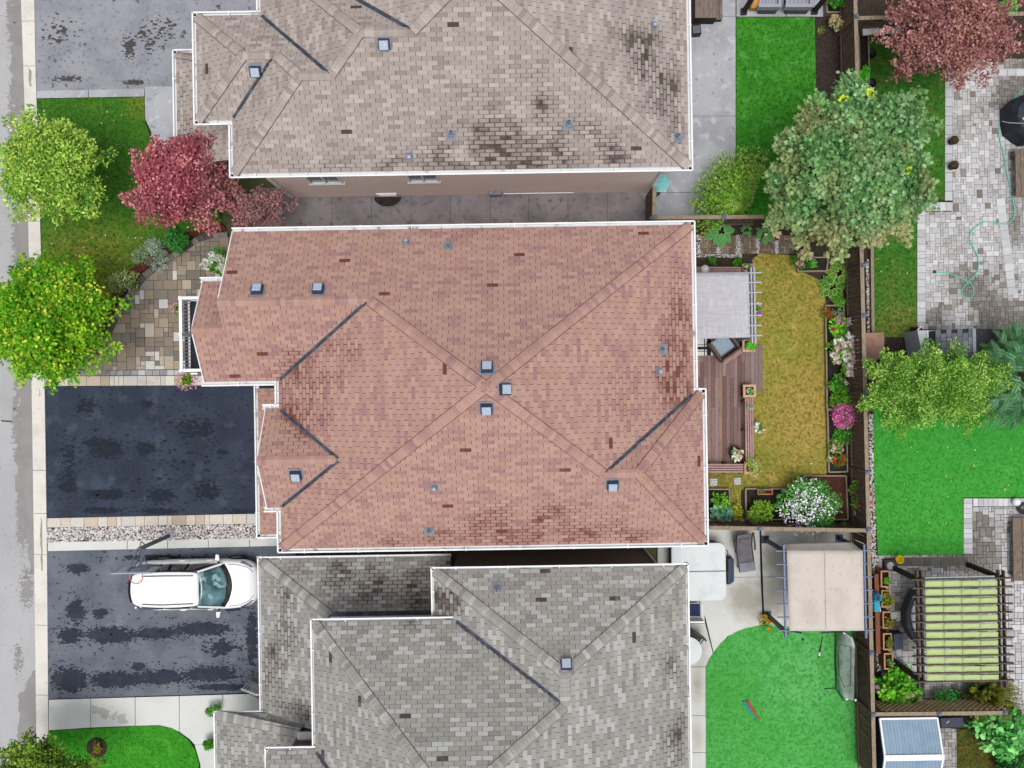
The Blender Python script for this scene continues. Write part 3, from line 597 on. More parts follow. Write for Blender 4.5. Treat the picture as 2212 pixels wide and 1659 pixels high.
class House:
    def __init__(s, name, label, wall_mat, loc, palette, under, tabmat, stains, seed):
        s.root = thing(name, label, 'house', loc); s.faces = []; s.pal = palette; s.under = under; s.tm = tabmat
        s.stains = stains; s.rr = random.Random(seed); s.wall_mat = wall_mat; s.tabs = []; s.caps = []
    def hit(s, px, py):
        """where the sight line through survey point (px, py) meets the roof"""
        o = Vector((0, 0, CAM_H)); a = P(px, py, 0); d = (Vector((a[0], a[1], 0)) - o); best = None
        for poly, n, u, v in s.faces:
            t = (Vector(poly[0]) - o).dot(n) / d.dot(n); q = o + d * t
            if inside((q.x, q.y), [(p[0], p[1]) for p in poly]) and (best is None or t < best[0]): best = (t, q, n, u, v)
        return best[1:]
    def stain_at(s, x, y, z):
        tot = 0.0
        for (cx, cy, rx, ry, amt) in s.stains:
            d = math.hypot((x - cx) / rx, (y - cy) / ry)
            if d < 1.3: tot += amt * max(0.0, 1.0 - max(0, d - .35) / .8)
        if tot <= 0: return 0.0
        return max(0.0, min(1.1, tot * (0.7 + 1.0 * fbm(x * 1.1, y * 1.1, 3.0, 3))))
    def face(s, poly, e=0.134, w=0.325, under=None):
        poly = [Vector(p) for p in poly]
        n = Vector((0, 0, 0))
        for i in range(len(poly)): n += poly[i].cross(poly[(i + 1) % len(poly)])
        n.normalize()
        if n.z < 0: n = -n; poly = poly[::-1]
        u = Vector((0, 0, 1)).cross(n).normalized(); v = n.cross(u)
        s.faces.append((poly, n, u, v))
        o = min(poly, key=lambda p: p.dot(v)); L = [((p - o).dot(u), (p - o).dot(v)) for p in poly]
        bmax = max(b for a, b in L); amin = min(a for a, b in L); amax = max(a for a, b in L)
        k = 0; b = 0.0; off = s.rr.uniform(0, w)
        while b < bmax - .005:
            a = amin - w + off + (w / 2 if k % 2 else 0.0) + s.rr.uniform(-.012, .012)
            while a < amax:
                pl = dedupe(clip_rect(L, a + .0085, a + w - .0085, b + .003, b + e))
                if len(pl) >= 3 and abs(area(pl)) > .0012:
                    s.tabs.append((pl, a, b, w, e, o, u, v, n, abs(area(pl)) > .95 * (w - .017) * (e - .003)))
                a += w
            b += e; k += 1
    def finish_roof(s, caps, limit=300):
        ub = MB()
        for poly, n, u, v in s.faces: ub.add([tuple(p) for p in poly], [tuple(range(len(poly)))])
        roof = ub.build('roof', s.under, s.root); s.roof = roof
        built = []
        for (pl, a, b, w, e, o, u, v, n, full) in s.tabs:
            mid = o + u * (a + w / 2) + v * (b + e / 2)
            st = s.stain_at(mid.x, mid.y, mid.z); c = s.pal(s.rr)
            spot = 1.05 if (s.rr.random() < 0.006 and full) else 0.0               # single blown or stained tabs
            lift = s.rr.uniform(-.001, .004); top = []; bot = []
            for (x, y) in pl:
                h = 0.013 - 0.009 * (y - b) / e + lift
                top.append(tuple(o + u * x + v * y + n * h)); bot.append(tuple(o + u * x + v * y + n * 0.0005))
            q = len(pl)
            if st > 0.03:                                                        # grime: gathers along the tab's edges, fades over its face
                k_in = s.rr.choice([.35, .5, .6, .75, .95])
                sv = [s.stain_at(p[0], p[1], p[2]) for p in top]
                if full:
                    ins = [(min(max(x, a + .026), a + w - .026), min(max(y, b + .026), b + e - .012)) for x, y in pl]
                    inn = [tuple(o + u * x + v * y + n * (0.0135 - 0.009 * (y - b) / e + lift)) for x, y in ins]
                    vs = top + bot + inn
                    fs = [tuple(range(2 * q, 3 * q))] + [(i, (i + 1) % q, 2 * q + (i + 1) % q, 2 * q + i) for i in range(q)] + [(q + i, q + (i + 1) % q, (i + 1) % q, i) for i in range(q)]
                    cl = [(c[0], c[1], c[2], min(1.25, t * 1.5 + .2)) for t in sv] * 2 + [(c[0], c[1], c[2], min(1.0, t * k_in)) for t in sv]
                else:
                    vs = top + bot; fs = [tuple(range(q))] + [(q + i, q + (i + 1) % q, (i + 1) % q, i) for i in range(q)]; cl = [(c[0], c[1], c[2], min(1.1, t * .9)) for t in sv] * 2
            else:
                vs = top + bot; fs = [tuple(range(q))] + [(q + i, q + (i + 1) % q, (i + 1) % q, i) for i in range(q)]
                cl = [(c[0], c[1], c[2], spot)] * (2 * q)
            sc = CAM_F / (CAM_H - mid.z); seen = abs(area(pl)) * sc * sc * abs(n.dot((Vector((0, 0, CAM_H)) - mid).normalized()))
            px = mid.x * _c - mid.y * _s; py = mid.x * _s + mid.y * _c
            if abs(px * sc) > 1090 or abs(py * sc) > 815: seen = 0
            built.append((seen, vs, fs, cl))
        order = sorted(range(len(built)), key=lambda i: -built[i][0]); single = set(order[:limit])
        rest = MB()
        for i, (seen, vs, fs, cl) in enumerate(built):
            if i in single:
                m = MB(); m.v, m.f, m.c = vs, fs, cl; m.build('shingle', s.tm, roof)
            else:
                k = len(rest.v); rest.v.extend(vs); rest.f.extend([tuple(j + k for j in f) for f in fs]); rest.c.extend(cl)
        rest.build('shingles', s.tm, roof)['kind'] = 'stuff'
        # hip and ridge caps: bent pieces lapping one over the other from the eave upwards
        n_single = 0; crest = MB(); bed = MB()
        for p, q, na, nb in caps:
            p, q = Vector(p), Vector(q)
            if p.z > q.z: p, q = q, p
            d = (q - p); ln = d.length; d.normalize(); fa = fb = None
            sides = []
            for poly, n, u, v in s.faces:
                mid = (p + q) / 2
                if abs((mid - poly[0]).dot(n)) < .03 and min((mid - x).length for x in poly) < 99:
                    on = any(abs((x - p).cross(d).length) < .05 for x in poly)
                    if on: sides.append(n)
            sa = sb = None
            base = d.cross(Vector((0, 0, 1))).normalized()
            for n in sides:
                w_ = d.cross(n).normalized()
                if w_.z > 0.0001: w_ = -w_
                elif abs(w_.z) <= .0001: continue
                if w_.dot(base) > 0: sa = w_
                else: sb = w_
            if sa is None: sa = (base + Vector((0, 0, -.3))).normalized()
            if sb is None: sb = (-base + Vector((0, 0, -.3))).normalized()
            up = Vector((0, 0, 1)); step = 0.135; k = int(ln / step)
            for w_ in (sa, sb) if abs(d.z) > .05 else ():                                                   # dark strips added to draw a shadow and dirt line along the cap edges
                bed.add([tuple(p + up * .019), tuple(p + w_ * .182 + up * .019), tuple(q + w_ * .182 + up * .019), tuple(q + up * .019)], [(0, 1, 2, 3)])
            for i in range(k + 1):
                t0 = i * step; t1 = min(ln, t0 + step * 1.25)
                if t1 - t0 < .03: continue
                hw = 0.16 + s.rr.uniform(-.006, .006)
                A, B = p + d * t0 + up * .044, p + d * t1 + up * .03
                c = s.pal(s.rr, True); mid = (A + B) / 2; st = s.stain_at(mid.x, mid.y, mid.z) * .6
                vs = [tuple(A + sa * hw), tuple(A + sa * .035 - up * .004), tuple(A + sb * .035 - up * .004), tuple(A + sb * hw), tuple(B + sa * hw), tuple(B + sa * .035 - up * .004), tuple(B + sb * .035 - up * .004), tuple(B + sb * hw)]
                lo = [tuple(Vector(x) - up * .016) for x in vs]
                fs = [(0, 4, 5, 1), (1, 5, 6, 2), (2, 6, 7, 3), (8, 0, 1, 9), (9, 1, 2, 10), (10, 2, 3, 11), (8, 12, 4, 0), (3, 7, 15, 11)]
                cl = [(c[0], c[1], c[2], st)] * 16
                m = MB(); m.v, m.f, m.c = vs + lo, fs, cl
                vis = abs(A.x) < 19 and abs(A.y) < 11.2
                if vis and n_single < 300: m.build('ridge_cap', s.tm, roof); n_single += 1
                else:
                    kk = len(crest.v); crest.v.extend(m.v); crest.f.extend([tuple(j + kk for j in f) for f in fs]); crest.c.extend(cl)
        if bed.v: bed.build('cap_shadow_dirt_line', s.under, roof)['kind'] = 'stuff'
        if crest.v: crest.build('ridge_caps', s.tm, roof)['kind'] = 'stuff'
    def valley(s, p, q, w=0.11):
        p, q = Vector(p), Vector(q)
        d = (q - p).normalized(); sd = d.cross(Vector((0, 0, 1))).normalized(); up = Vector((0, 0, 1)); m = MB(); n = 9; vs = []
        for i in range(n):
            c = p + (q - p) * (i / (n - 1)) + up * .03
            ww = w * (1 + .22 * fbm(c.x * 3, c.y * 3, 1, 2))
            vs += [tuple(c - sd * ww / 2 + up * .012), tuple(c - sd * .014), tuple(c + up * .016), tuple(c + sd * .014), tuple(c + sd * ww / 2 + up * .012)]
        m.add(vs, [(i * 5 + k, i * 5 + k + 1, (i + 1) * 5 + k + 1, (i + 1) * 5 + k) for i in range(n - 1) for k in range(4)])
        return m.build('valley_flashing', m_valley, s.roof)
    def gutter(s, a, b, out, z, w=0.145, ea=0.0, eb=0.0, brackets=True):
        """open eaves trough from a to b (x, y) hung outside the eave; out: outward direction"""
        a, b = Vector((a[0], a[1], 0)), Vector((b[0], b[1], 0)); d = (b - a).normalized(); o = Vector((out[0], out[1], 0))
        a = a - d * ea; b = b + d * eb
        prof = [(-.02, .0), (-.02, -.115), (w * .75, -.115), (w, -.02), (w, .012), (w - .045, .012), (w - .045, -.012), (w * .68, -.1), (0, -.1), (0, .0)]
        vs = []
        for e in (a, b):
            for r, h in prof: vs.append((e.x + o.x * r, e.y + o.y * r, z + h - .02))
        n = len(prof); g_ = MB().add(vs, [(i, (i + 1) % n, n + (i + 1) % n, n + i) for i in range(n)] + [tuple(range(n - 1, -1, -1)), tuple(range(n, 2 * n))])
        gu = g_.build('gutter', m_white, s.root)
        f = MB(); c1 = [(e.x + o.x * r, e.y + o.y * r, z - .115) for e in (a, b) for r in (.004, w * .68)]
        f.add(c1, [(0, 1, 3, 2)]).build('gutter_floor', m_gutter_in, gu)
        if brackets:
            ln = (b - a).length; k = max(1, int(ln / 1.55))
            for i in range(k):
                c = a + d * (ln * (i + .5) / k)
                MB().beam((c.x - o.x * .02, c.y - o.y * .02, z + .0), (c.x + o.x * (w + .012), c.y + o.y * (w + .012), z + .0), .028, .014).build('gutter_bracket', m_white, gu)
        return gu
    def vent(s, px, py, kind='box'):
        q, n, u, v = s.hit(px, py)
        def L(x, y, h): return tuple(q + u * x + v * y + n * h)
        def bx(m, x0, x1, y0, y1, h0, h1, t=0.0):
            vs = [L(x0, y0, h0), L(x1, y0, h0), L(x1, y1, h0), L(x0, y1, h0), L(x0 + t, y0 + t, h1), L(x1 - t, y0 + t, h1), L(x1 - t, y1 - t, h1), L(x0 + t, y1 - t, h1)]
            return m.add(vs, [(3, 2, 1, 0), (4, 5, 6, 7), (0, 1, 5, 4), (1, 2, 6, 5), (2, 3, 7, 6), (3, 0, 4, 7)])
        if kind == 'box':
            o = bx(MB(), -.17, .17, -.15, .17, .02, .17, .012).build('roof_vent', m_vent_dark, s.root)
            bx(MB(), -.22, .22, -.17, .24, .012, .024).build('vent_flange', m_vent_grey, o)
            lid = bx(MB(), -.135, .135, -.135, .14, .16, .185, .01)
            lid.build('vent_lid', m_vent_top, o)
            rb = MB()
            for k in range(4): bx(rb, -.11 + k * .062, -.085 + k * .062, -.11, .11, .184, .192)
            rb.build('vent_ribs', m_vent_top, o)
        elif kind == 'small':
            o = bx(MB(), -.085, .085, -.08, .09, .02, .11, .012).build('exhaust_vent', m_vent_grey, s.root)
            bx(MB(), -.13, .13, -.12, .1, .012, .024).build('vent_flange', m_vent_grey, o)
            bx(MB(), -.04, .04, -.04, .04, .108, .118).build('vent_lid', m_vent_top, o)
        else:
            base = q; o = MB().tube([base - Vector((0, 0, .05)), base + Vector((0, 0, .34))], .045, 10).build('vent_pipe', m_vent_grey, s.root, smooth=False)
            MB().tube([base + Vector((0, 0, .335)), base + Vector((0, 0, .345))], .032, 10).build('pipe_mouth', m_black, o)
            bx(MB(), -.16, .16, -.2, .12, .012, .024).build('pipe_flashing', m_vent_grey, o)
            MB().tube([base, base + n * .1], [.11, .055], 10).build('pipe_boot', m_vent_grey, o)
    def walls(s, boxes, top):
        m = MB()
        for b in boxes: m.box(b[0], b[1], b[2], b[3], -0.05, b[4] if len(b) > 4 else top)
        s.wall = m.build('wall', s.wall_mat, s.root)
    def soffit(s, outline, z):
        MB().prism(outline, z - .09, z - .035).build('soffit', m_white, s.root)
    def gable(s, pts):
        MB().add(pts, [tuple(range(len(pts)))]).build('gable_wall', s.wall_mat, s.root)
    def rake(s, p, q):
        MB().beam(p, q, .03, .14).build('rake_board', m_white, s.root)
    def window(s, c, w, h, out, panes=2, sill=True):
        """window in a wall: c centre (x, y, z) on the wall face, out the outward direction"""
        o = Vector((out[0], out[1], 0)); t = Vector((-o.y, o.x, 0)); C = Vector(c)
        def slab(m, a0, a1, z0, z1, d0, d1):
            vs = [tuple(C + t * a + o * d + Vector((0, 0, z))) for d in (d0, d1) for a, z in ((a0, z0), (a1, z0), (a1, z1), (a0, z1))]
            return m.add(vs, [(3, 2, 1, 0), (4, 5, 6, 7), (0, 1, 5, 4), (1, 2, 6, 5), (2, 3, 7, 6), (3, 0, 4, 7)])
        fr = MB(); hw, hh = w / 2, h / 2; f = .06
        slab(fr, -hw, hw, hh - f, hh, -.02, .06); slab(fr, -hw, hw, -hh, -hh + f, -.02, .06)
        for i in range(panes + 1):
            a = -hw + (w - f) * i / panes; slab(fr, a, a + f, -hh + f, hh - f, -.02, .058)
        win = fr.build('window', m_white, s.root)
        for i in range(panes):
            a = -hw + (w - f) * i / panes + f; b = -hw + (w - f) * (i + 1) / panes
            slab(MB(), a, b, -hh + f, hh - f, -.01, .012).build('pane', m_glass, win)
        if sill: slab(MB(), -hw - .06, hw + .06, -hh - .09, -hh - .002, -.02, .1).build('sill', s.wall_mat if s.wall_mat is not m_brick_pink else m_conc, win)
    def downspout(s, pts):
        MB().tube(pts, .04, 4).build('downspout', m_white, s.root)

def pal_red(r, cap=False):
    t = r.random()
    if t < .62: c = r.choice([S(181, 146, 132), S(176, 141, 128), S(184, 149, 136), S(179, 145, 133)])
    elif t < .88: c = r.choice([S(172, 136, 125), S(175, 139, 129), S(169, 134, 126)])
    else: c = r.choice([S(164, 127, 125), S(158, 124, 123), S(168, 130, 126)])
    return jit(c, .035, r)
def pal_beige(r, cap=False):
    t = r.random()
    if t < .7: c = r.choice([S(168, 157, 151), S(163, 152, 147), S(172, 161, 155)])
    elif t < .9: c = r.choice([S(180, 169, 162), S(184, 173, 167)])
    else: c = r.choice([S(150, 137, 131), S(154, 141, 134)])
    return jit(c, .03, r)
def pal_grey(r, cap=False):
    t = r.random()
    if t < .68: c = r.choice([S(156, 153, 147), S(150, 148, 143), S(162, 159, 153)])
    elif t < .9: c = r.choice([S(172, 172, 168), S(178, 179, 176)])
    else: c = r.choice([S(138, 135, 131), S(144, 141, 138)])
    return jit(c, .03, r)

# ---- the red roofed house
EZ = 5.5
red = House('brick_house', 'house with the reddish brown shingle hip roof in the middle', m_brick_pink, (-0.8, 0, 0), pal_red, m_under_red, m_shingle_red,
            [(-6.6, -.4, 1.5, 1.7, 1.0), (-6.2, -.9, 1.1, 1.0, .4), (-5.4, .9, 1.9, .9, .55), (5.2, .5, 1.0, 2.0, .95), (4.2, -.3, 2.0, 1.3, .6), (5.3, 2.4, .5, 2.2, .65), (-6, -3.0, .5, 1.2, .15), (0, -4.85, 7.2, .5, .75), (1.0, -4.4, 3.6, 1.0, .8), (0.5, -3.6, 2.2, .9, .2), (-1, 4.75, 5, .3, .3), (-7.6, -4.9, 1, .3, .2)], 4)
ap = (-.72, -.075, EZ + .667 * 5.005); wr = EZ + .667 * 2.355
R = red.face
R([(-8.75, 4.93, EZ), (5.72, 4.93, EZ), ap, (-4.23, 2.575, wr), (-8.75, 2.575, wr)])
R([(5.72, 4.93, EZ), (5.72, -.37, EZ), (2.69, -2.725, wr), ap])
R([(5.72, -.37, EZ), (5.99, -.37, EZ), (3.73, -2.725, wr), (2.69, -2.725, wr)])
R([(5.99, -.37, EZ), (5.99, -5.08, EZ), (3.73, -2.725, wr)])
R([(5.99, -5.08, EZ), (-7.35, -5.08, EZ), ap, (2.69, -2.725, wr), (3.73, -2.725, wr)])
R([(-7.35, .22, EZ), (-4.23, 2.575, wr), ap, (-7.35, -5.08, EZ), (-7.35, -3.78, EZ), (-5.28, -2.22, 6.54), (-7.35, -.66, EZ)])
R([(-7.8, -.66, EZ), (-7.35, -.66, EZ), (-5.28, -2.22, 6.54), (-7.8, -2.22, 6.54)])
R([(-7.8, -3.78, EZ), (-7.35, -3.78, EZ), (-5.28, -2.22, 6.54), (-7.8, -2.22, 6.54)])
sg = EZ + .667 * 1.58
R([(-9.72, .22, EZ), (-7.35, .22, EZ), (-4.23, 2.575, wr), (-8.75, 2.575, wr), (-8.75, 1.8, sg), (-9.72, 1.8, sg)])
R([(-9.72, 3.38, EZ), (-8.72, 3.38, EZ), (-8.72, 1.8, sg), (-9.72, 1.8, sg)])
R([(-8.72, -.02, 3.0), (-7.3, -.02, 3.6), (-7.3, -4.4, 3.6), (-8.72, -5.02, 3.0)])
R([(-8.72, -5.02, 3.0), (-7.3, -4.4, 3.6), (-6.9, -4.4, 3.6), (-6.9, -5.02, 3.0)])
red.finish_roof([(ap, (5.72, 4.93, EZ), 0, 0), (ap, (-4.23, 2.575, wr), 0, 0), (ap, (-7.35, -5.08, EZ), 0, 0), (ap, (2.69, -2.725, wr), 0, 0), ((-8.75, 2.575, wr), (-4.23, 2.575, wr), 0, 0),
                 ((2.69, -2.725, wr), (3.73, -2.725, wr), 0, 0), ((3.73, -2.725, wr), (5.99, -.37, EZ), 0, 0), ((3.73, -2.725, wr), (5.99, -5.08, EZ), 0, 0), ((-7.8, -2.22, 6.54), (-5.28, -2.22, 6.54), 0, 0), ((-9.72, 1.8, sg), (-8.72, 1.8, sg), 0, 0)])
red.valley((-7.3, .26, EZ + .03), (-4.3, 2.52, wr - .03)); red.valley((5.66, -.41, EZ + .03), (2.75, -2.68, wr - .03))
red.valley((-7.3, -.7, EZ + .03), (-5.32, -2.19, 6.53)); red.valley((-7.3, -3.74, EZ + .03), (-5.32, -2.25, 6.53))
for a, b, o, z, ea, eb in (((-8.72, 4.93), (5.72, 4.93), (0, 1), EZ, .05, .125), ((5.72, 4.93), (5.72, -.24), (1, 0), EZ, .125, 0), ((5.72, -.37), (5.99, -.37), (0, 1), EZ, 0, .125), ((5.99, -.37), (5.99, -5.08), (1, 0), EZ, .125, .125),
                   ((-7.35, -5.08), (5.99, -5.08), (0, -1), EZ, .125, .125), ((-7.35, -5.08), (-7.35, -3.9), (-1, 0), EZ, .125, 0), ((-7.8, -3.78), (-7.35, -3.78), (0, -1), EZ, .1, .0), ((-7.8, -.66), (-7.35, -.66), (0, 1), EZ, .1, 0),
                   ((-7.35, -.54), (-7.35, .1), (-1, 0), EZ, 0, .12), ((-9.72, .22), (-7.47, .22), (0, -1), EZ, .08, 0), ((-9.72, 3.38), (-8.75, 3.38), (0, 1), EZ, .08, 0),
                   ((-8.72, -.02), (-8.72, -5.02), (-1, 0), 3.0, .1, .125), ((-8.72, -5.02), (-7.5, -5.02), (0, -1), 3.0, .1, 0)):
    red.gutter(a, b, o, z, ea=ea, eb=eb)
red.walls([(-6.95, 5.3, -4.66, 4.5), (-8.35, -6.95, .62, 4.5), (-9.35, -8.35, .64, 2.96), (-7.5, -6.95, -3.36, -1.08), (5.3, 5.57, -4.64, -.79), (-8.3, -6.95, -4.62, -.42, 2.9)], 5.42)
red.soffit([(-8.7, 4.91), (5.7, 4.91), (5.7, -.35), (5.97, -.35), (5.97, -5.06), (-7.33, -5.06), (-7.33, -3.76), (-7.75, -3.76), (-7.75, -.68), (-7.33, -.68), (-7.33, .24), (-9.68, .24), (-9.68, 3.36), (-8.7, 3.36)], EZ)
red.gable([(-8.35, .62, 5.4), (-8.35, 4.5, 5.4), (-8.35, 2.575, wr - .12)]); red.gable([(-9.35, .64, 5.4), (-9.35, 2.96, 5.4), (-9.35, 1.8, sg - .2)]); red.gable([(-7.5, -3.36, 5.4), (-7.5, -1.08, 5.4), (-7.5, -2.22, 6.2)])
for p, q in (((-8.74, 4.93, EZ - .05), (-8.74, 2.575, wr - .05)), ((-9.71, 3.38, EZ - .05), (-9.71, 1.8, sg - .05)), ((-9.71, .22, EZ - .05), (-9.71, 1.8, sg - .05)), ((-7.79, -.66, EZ - .05), (-7.79, -2.22, 6.49)), ((-7.79, -3.78, EZ - .05), (-7.79, -2.22, 6.49))): red.rake(p, q)
for px, py in ((557, 628), (688, 627), (1052, 796), (1089, 841), (1051, 881), (640, 1025), (1323, 1046)): red.vent(px, py)
for px, py in ((877, 524), (938, 1052), (1423, 803)): red.vent(px, py, 'small')
for px, py in ((969, 533), (1430, 755), (927, 1146)): red.vent(px, py, 'pipe')
for c, w, h, o in (((5.3, 2.6, 1.25), 1.8, 2.0, (1, 0)), ((5.3, 1.8, 4.1), 1.6, 1.2, (1, 0)), ((5.57, -2.7, 4.1), 1.6, 1.2, (1, 0)), ((5.57, -2.7, 1.5), 1.6, 1.2, (1, 0)), ((-7.5, -2.2, 4.2), 1.4, 1.3, (-1, 0)), ((-9.35, 1.8, 4.3), 1.4, 1.5, (-1, 0))): red.window(c, w, h, o)
gd = MB().box(-8.36, -8.302, -4.2, -.9, 0.0, 2.3).build('garage_door', m_white, red.root)
for k in range(4): MB().box(-8.375, -8.358, -4.15, -.95, .06 + k * .57, .56 + k * .57).build('panel', m_white, gd)
# front balcony with white railing
m_balfloor = M('balcony membrane', S(44, 46, 56), [(3, .45, .7, S(58, 60, 70))], .8)
bx0, by0 = -10.95, .62; bx1, by1 = -9.3, 3.02; bz = 3.15
bal = MB().box(bx0 - .2, bx1, by0 - .06, by1 + .06, bz - .25, bz).build('balcony', m_balfloor, red.root)
MB().box(bx0 - .16, bx1, by0 - .04, by1 + .04, bz - .33, bz - .255).build('balcony_fascia', m_white, bal)
for i, (a, b) in enumerate((((bx0, by0), (bx0, by1)), ((bx0, by1), (bx1, by1)), ((bx0, by0), (bx1, by0)))):
    rl = MB(); rl.beam((a[0], a[1], bz + .88), (b[0], b[1], bz + .88), .1, .06); rl.beam((a[0], a[1], bz + .1), (b[0], b[1], bz + .1), .06, .05)
    ro = rl.build('railing', m_white, bal); ln = math.dist(a, b); n = int(ln / .115)
    for k in range(1, n):
        t = k / n; MB().box(a[0] + (b[0] - a[0]) * t - .016, a[0] + (b[0] - a[0]) * t + .016, a[1] + (b[1] - a[1]) * t - .016, a[1] + (b[1] - a[1]) * t + .016, bz + .12, bz + .85).build('baluster', m_white, ro)
for (x, y) in ((bx0, by0), (bx0, by1), (bx0, (by0 + by1) / 2)):
    MB().box(x - .055, x + .055, y - .055, y + .055, bz, bz + .95).build('railing_post', m_white, bal); MB().box(x - .12, x + .12, y - .12, y + .12, 0, bz - .3).build('porch_column', m_white, bal)

# ---- the beige roofed house
bei = House('brick_house', 'house with the beige shingle roof at the top, dark streaks along its lower eave', m_brick_pink, (-1.5, 11, 0), pal_beige, m_under, m_shingle,
            [(0.2, 8.1, 2.4, 1.5, .6), (-.4, 7.3, 2.8, .8, .7), (-2.3, 7.0, 4.8, .5, .6), (2.4, 7.3, 1.8, .9, .65), (3.2, 7.0, 1.6, .4, .5), (0.9, 8.3, .35, 1.2, .5), (4.4, 9.6, .9, 1.6, .85), (4.9, 8.6, .5, 1.6, .6), (4.0, 10.6, 1.0, 1.2, .7), (5.3, 9.5, .25, 3.2, .7), (-2, 6.9, 6.5, .22, .45), (-1.3, 8.7, .6, .5, .35), (-10.9, 9.6, .6, 1.5, .75)], 9)
B = bei.face; BA = (-.92, 11.63, EZ + .667 * 4.85); r1 = 7.16; r2 = 7.83
B([(-8.68, 6.78, EZ), (5.68, 6.78, EZ), BA, (-2.73, 10.27, r2), (-4.245, 10.27, r2), (-5.25, 9.27, r1), (-6.19, 9.27, r1)])
B([(5.68, 6.78, EZ), (5.68, 16.5, EZ), BA])
B([(-8.68, 6.78, EZ), (-8.68, 8.47, EZ), (-7.035, 10.115, 6.597), (-6.19, 9.27, r1)])
B([(-9.78, 8.47, EZ), (-8.68, 8.47, EZ), (-7.035, 10.115, 6.597), (-8.0, 10.115, 6.597)])
B([(-9.78, 8.47, EZ), (-9.78, 11.76, EZ), (-8.0, 10.115, 6.597)])
B([(-9.78, 11.76, EZ), (-8.0, 10.115, 6.597), (-7.035, 10.115, 6.597), (-6.19, 9.27, r1), (-5.25, 9.27, r1), (-7.74, 11.76, EZ)])
B([(-7.74, 11.76, EZ), (-5.25, 9.27, r1), (-4.245, 10.27, r2), (-7.74, 13.76, EZ)])
B([(-4.245, 10.27, r2), (-2.73, 10.27, r2), (-7.39, 13.76, EZ), (-7.74, 13.76, EZ)])
B([(-2.73, 10.27, r2), BA, (-7.39, 16.5, EZ), (-7.39, 13.76, EZ)])
B([BA, (5.68, 16.5, EZ), (-7.39, 16.5, EZ)])
B([(-11.27, 7.6, 3.2), (-9.3, 7.6, 3.95), (-9.3, 10.9, 3.95), (-11.27, 11.45, 3.2)])
B([(-11.27, 11.45, 3.2), (-9.3, 10.9, 3.95), (-9.3, 11.45, 3.2)])
bei.finish_roof([((5.68, 6.78, EZ), BA, 0, 0), ((-8.68, 6.78, EZ), (-6.19, 9.27, r1), 0, 0), ((-6.19, 9.27, r1), (-5.25, 9.27, r1), 0, 0), ((-5.25, 9.27, r1), (-4.245, 10.27, r2), 0, 0), ((-4.245, 10.27, r2), (-2.73, 10.27, r2), 0, 0),
                 ((-2.73, 10.27, r2), BA, 0, 0), ((-7.035, 10.115, 6.597), (-6.19, 9.27, r1), 0, 0), ((-8.0, 10.115, 6.597), (-7.035, 10.115, 6.597), 0, 0), ((-9.78, 8.47, EZ), (-8.0, 10.115, 6.597), 0, 0), ((-9.78, 11.76, EZ), (-8.0, 10.115, 6.597), 0, 0),
                 ((-7.74, 13.76, EZ), (-4.245, 10.27, r2), 0, 0), ((-11.27, 11.45, 3.2), (-9.3, 10.9, 3.95), 0, 0)])
bei.valley((-8.64, 8.51, EZ + .03), (-7.07, 10.08, 6.57)); bei.valley((-7.7, 11.72, EZ + .03), (-5.3, 9.32, r1 - .03)); bei.valley((-6.9, 13.4, 5.75), (-2.8, 10.33, r2 - .03))
for a, b, o, z, ea, eb in (((-8.68, 6.78), (5.68, 6.78), (0, -1), EZ, .125, .125), ((5.68, 6.78), (5.68, 12.15), (1, 0), EZ, .125, .0), ((5.68, 12.4), (5.68, 16.5), (1, 0), EZ, .0, .1), ((-8.68, 6.78), (-8.68, 8.35), (-1, 0), EZ, .125, 0), ((-9.78, 8.47), (-8.5, 8.47), (0, -1), EZ, .125, 0),
                   ((-9.78, 8.47), (-9.78, 11.76), (-1, 0), EZ, .125, .125), ((-9.78, 11.76), (-7.6, 11.76), (0, 1), EZ, .125, 0), ((-7.74, 11.88), (-7.74, 13.76), (-1, 0), EZ, 0, .1),
                   ((-11.27, 7.6), (-11.27, 11.45), (-1, 0), 3.2, 0, .125), ((-11.27, 11.45), (-9.6, 11.45), (0, 1), 3.2, .125, 0)):
    bei.gutter(a, b, o, z, ea=ea, eb=eb)
bei.walls([(-8.3, 5.28, 7.15, 11.36), (-9.4, -8.3, 8.85, 11.38), (-7.36, 5.28, 11.36, 13.36), (-7.0, 5.28, 13.36, 16.1)], 5.42)
bei.soffit([(-8.66, 6.8), (5.66, 6.8), (5.66, 16.48), (-7.37, 16.48), (-7.37, 13.74), (-7.72, 13.74), (-7.72, 11.74), (-9.76, 11.74), (-9.76, 8.49), (-8.66, 8.49)], EZ)
bei.vent(830, 95); bei.vent(553, 154); bei.vent(884, 336, 'small'); bei.vent(1411, 55, 'small'); bei.vent(975, 290, 'pipe'); bei.vent(1228, 268, 'pipe'); bei.vent(1462, 297, 'pipe')
for cx, w in ((-6.35, 1.15), (-2.95, 1.05)): bei.window((cx, 7.15, 3.0), w, 1.15, (0, -1))
bei.window((-4.55, 7.15, .35), .75, .3, (0, -1), 1, False)
for c, w, h, o in (((5.28, 9.5, 1.4), 1.8, 1.6, (1, 0)), ((5.28, 9.5, 4.1), 1.6, 1.2, (1, 0)), ((-9.4, 10.1, 4.1), 1.4, 1.3, (-1, 0))): bei.window(c, w, h, o)
bei.downspout([(5.62, 6.72, 5.4), (5.3, 7.08, 5.1), (5.18, 7.1, 4.9), (5.18, 7.1, .1)]); bei.downspout([(-8.3, 6.72, 5.4), (-8.1, 7.08, 5.0), (-8.1, 7.1, .1)])
well = MB()
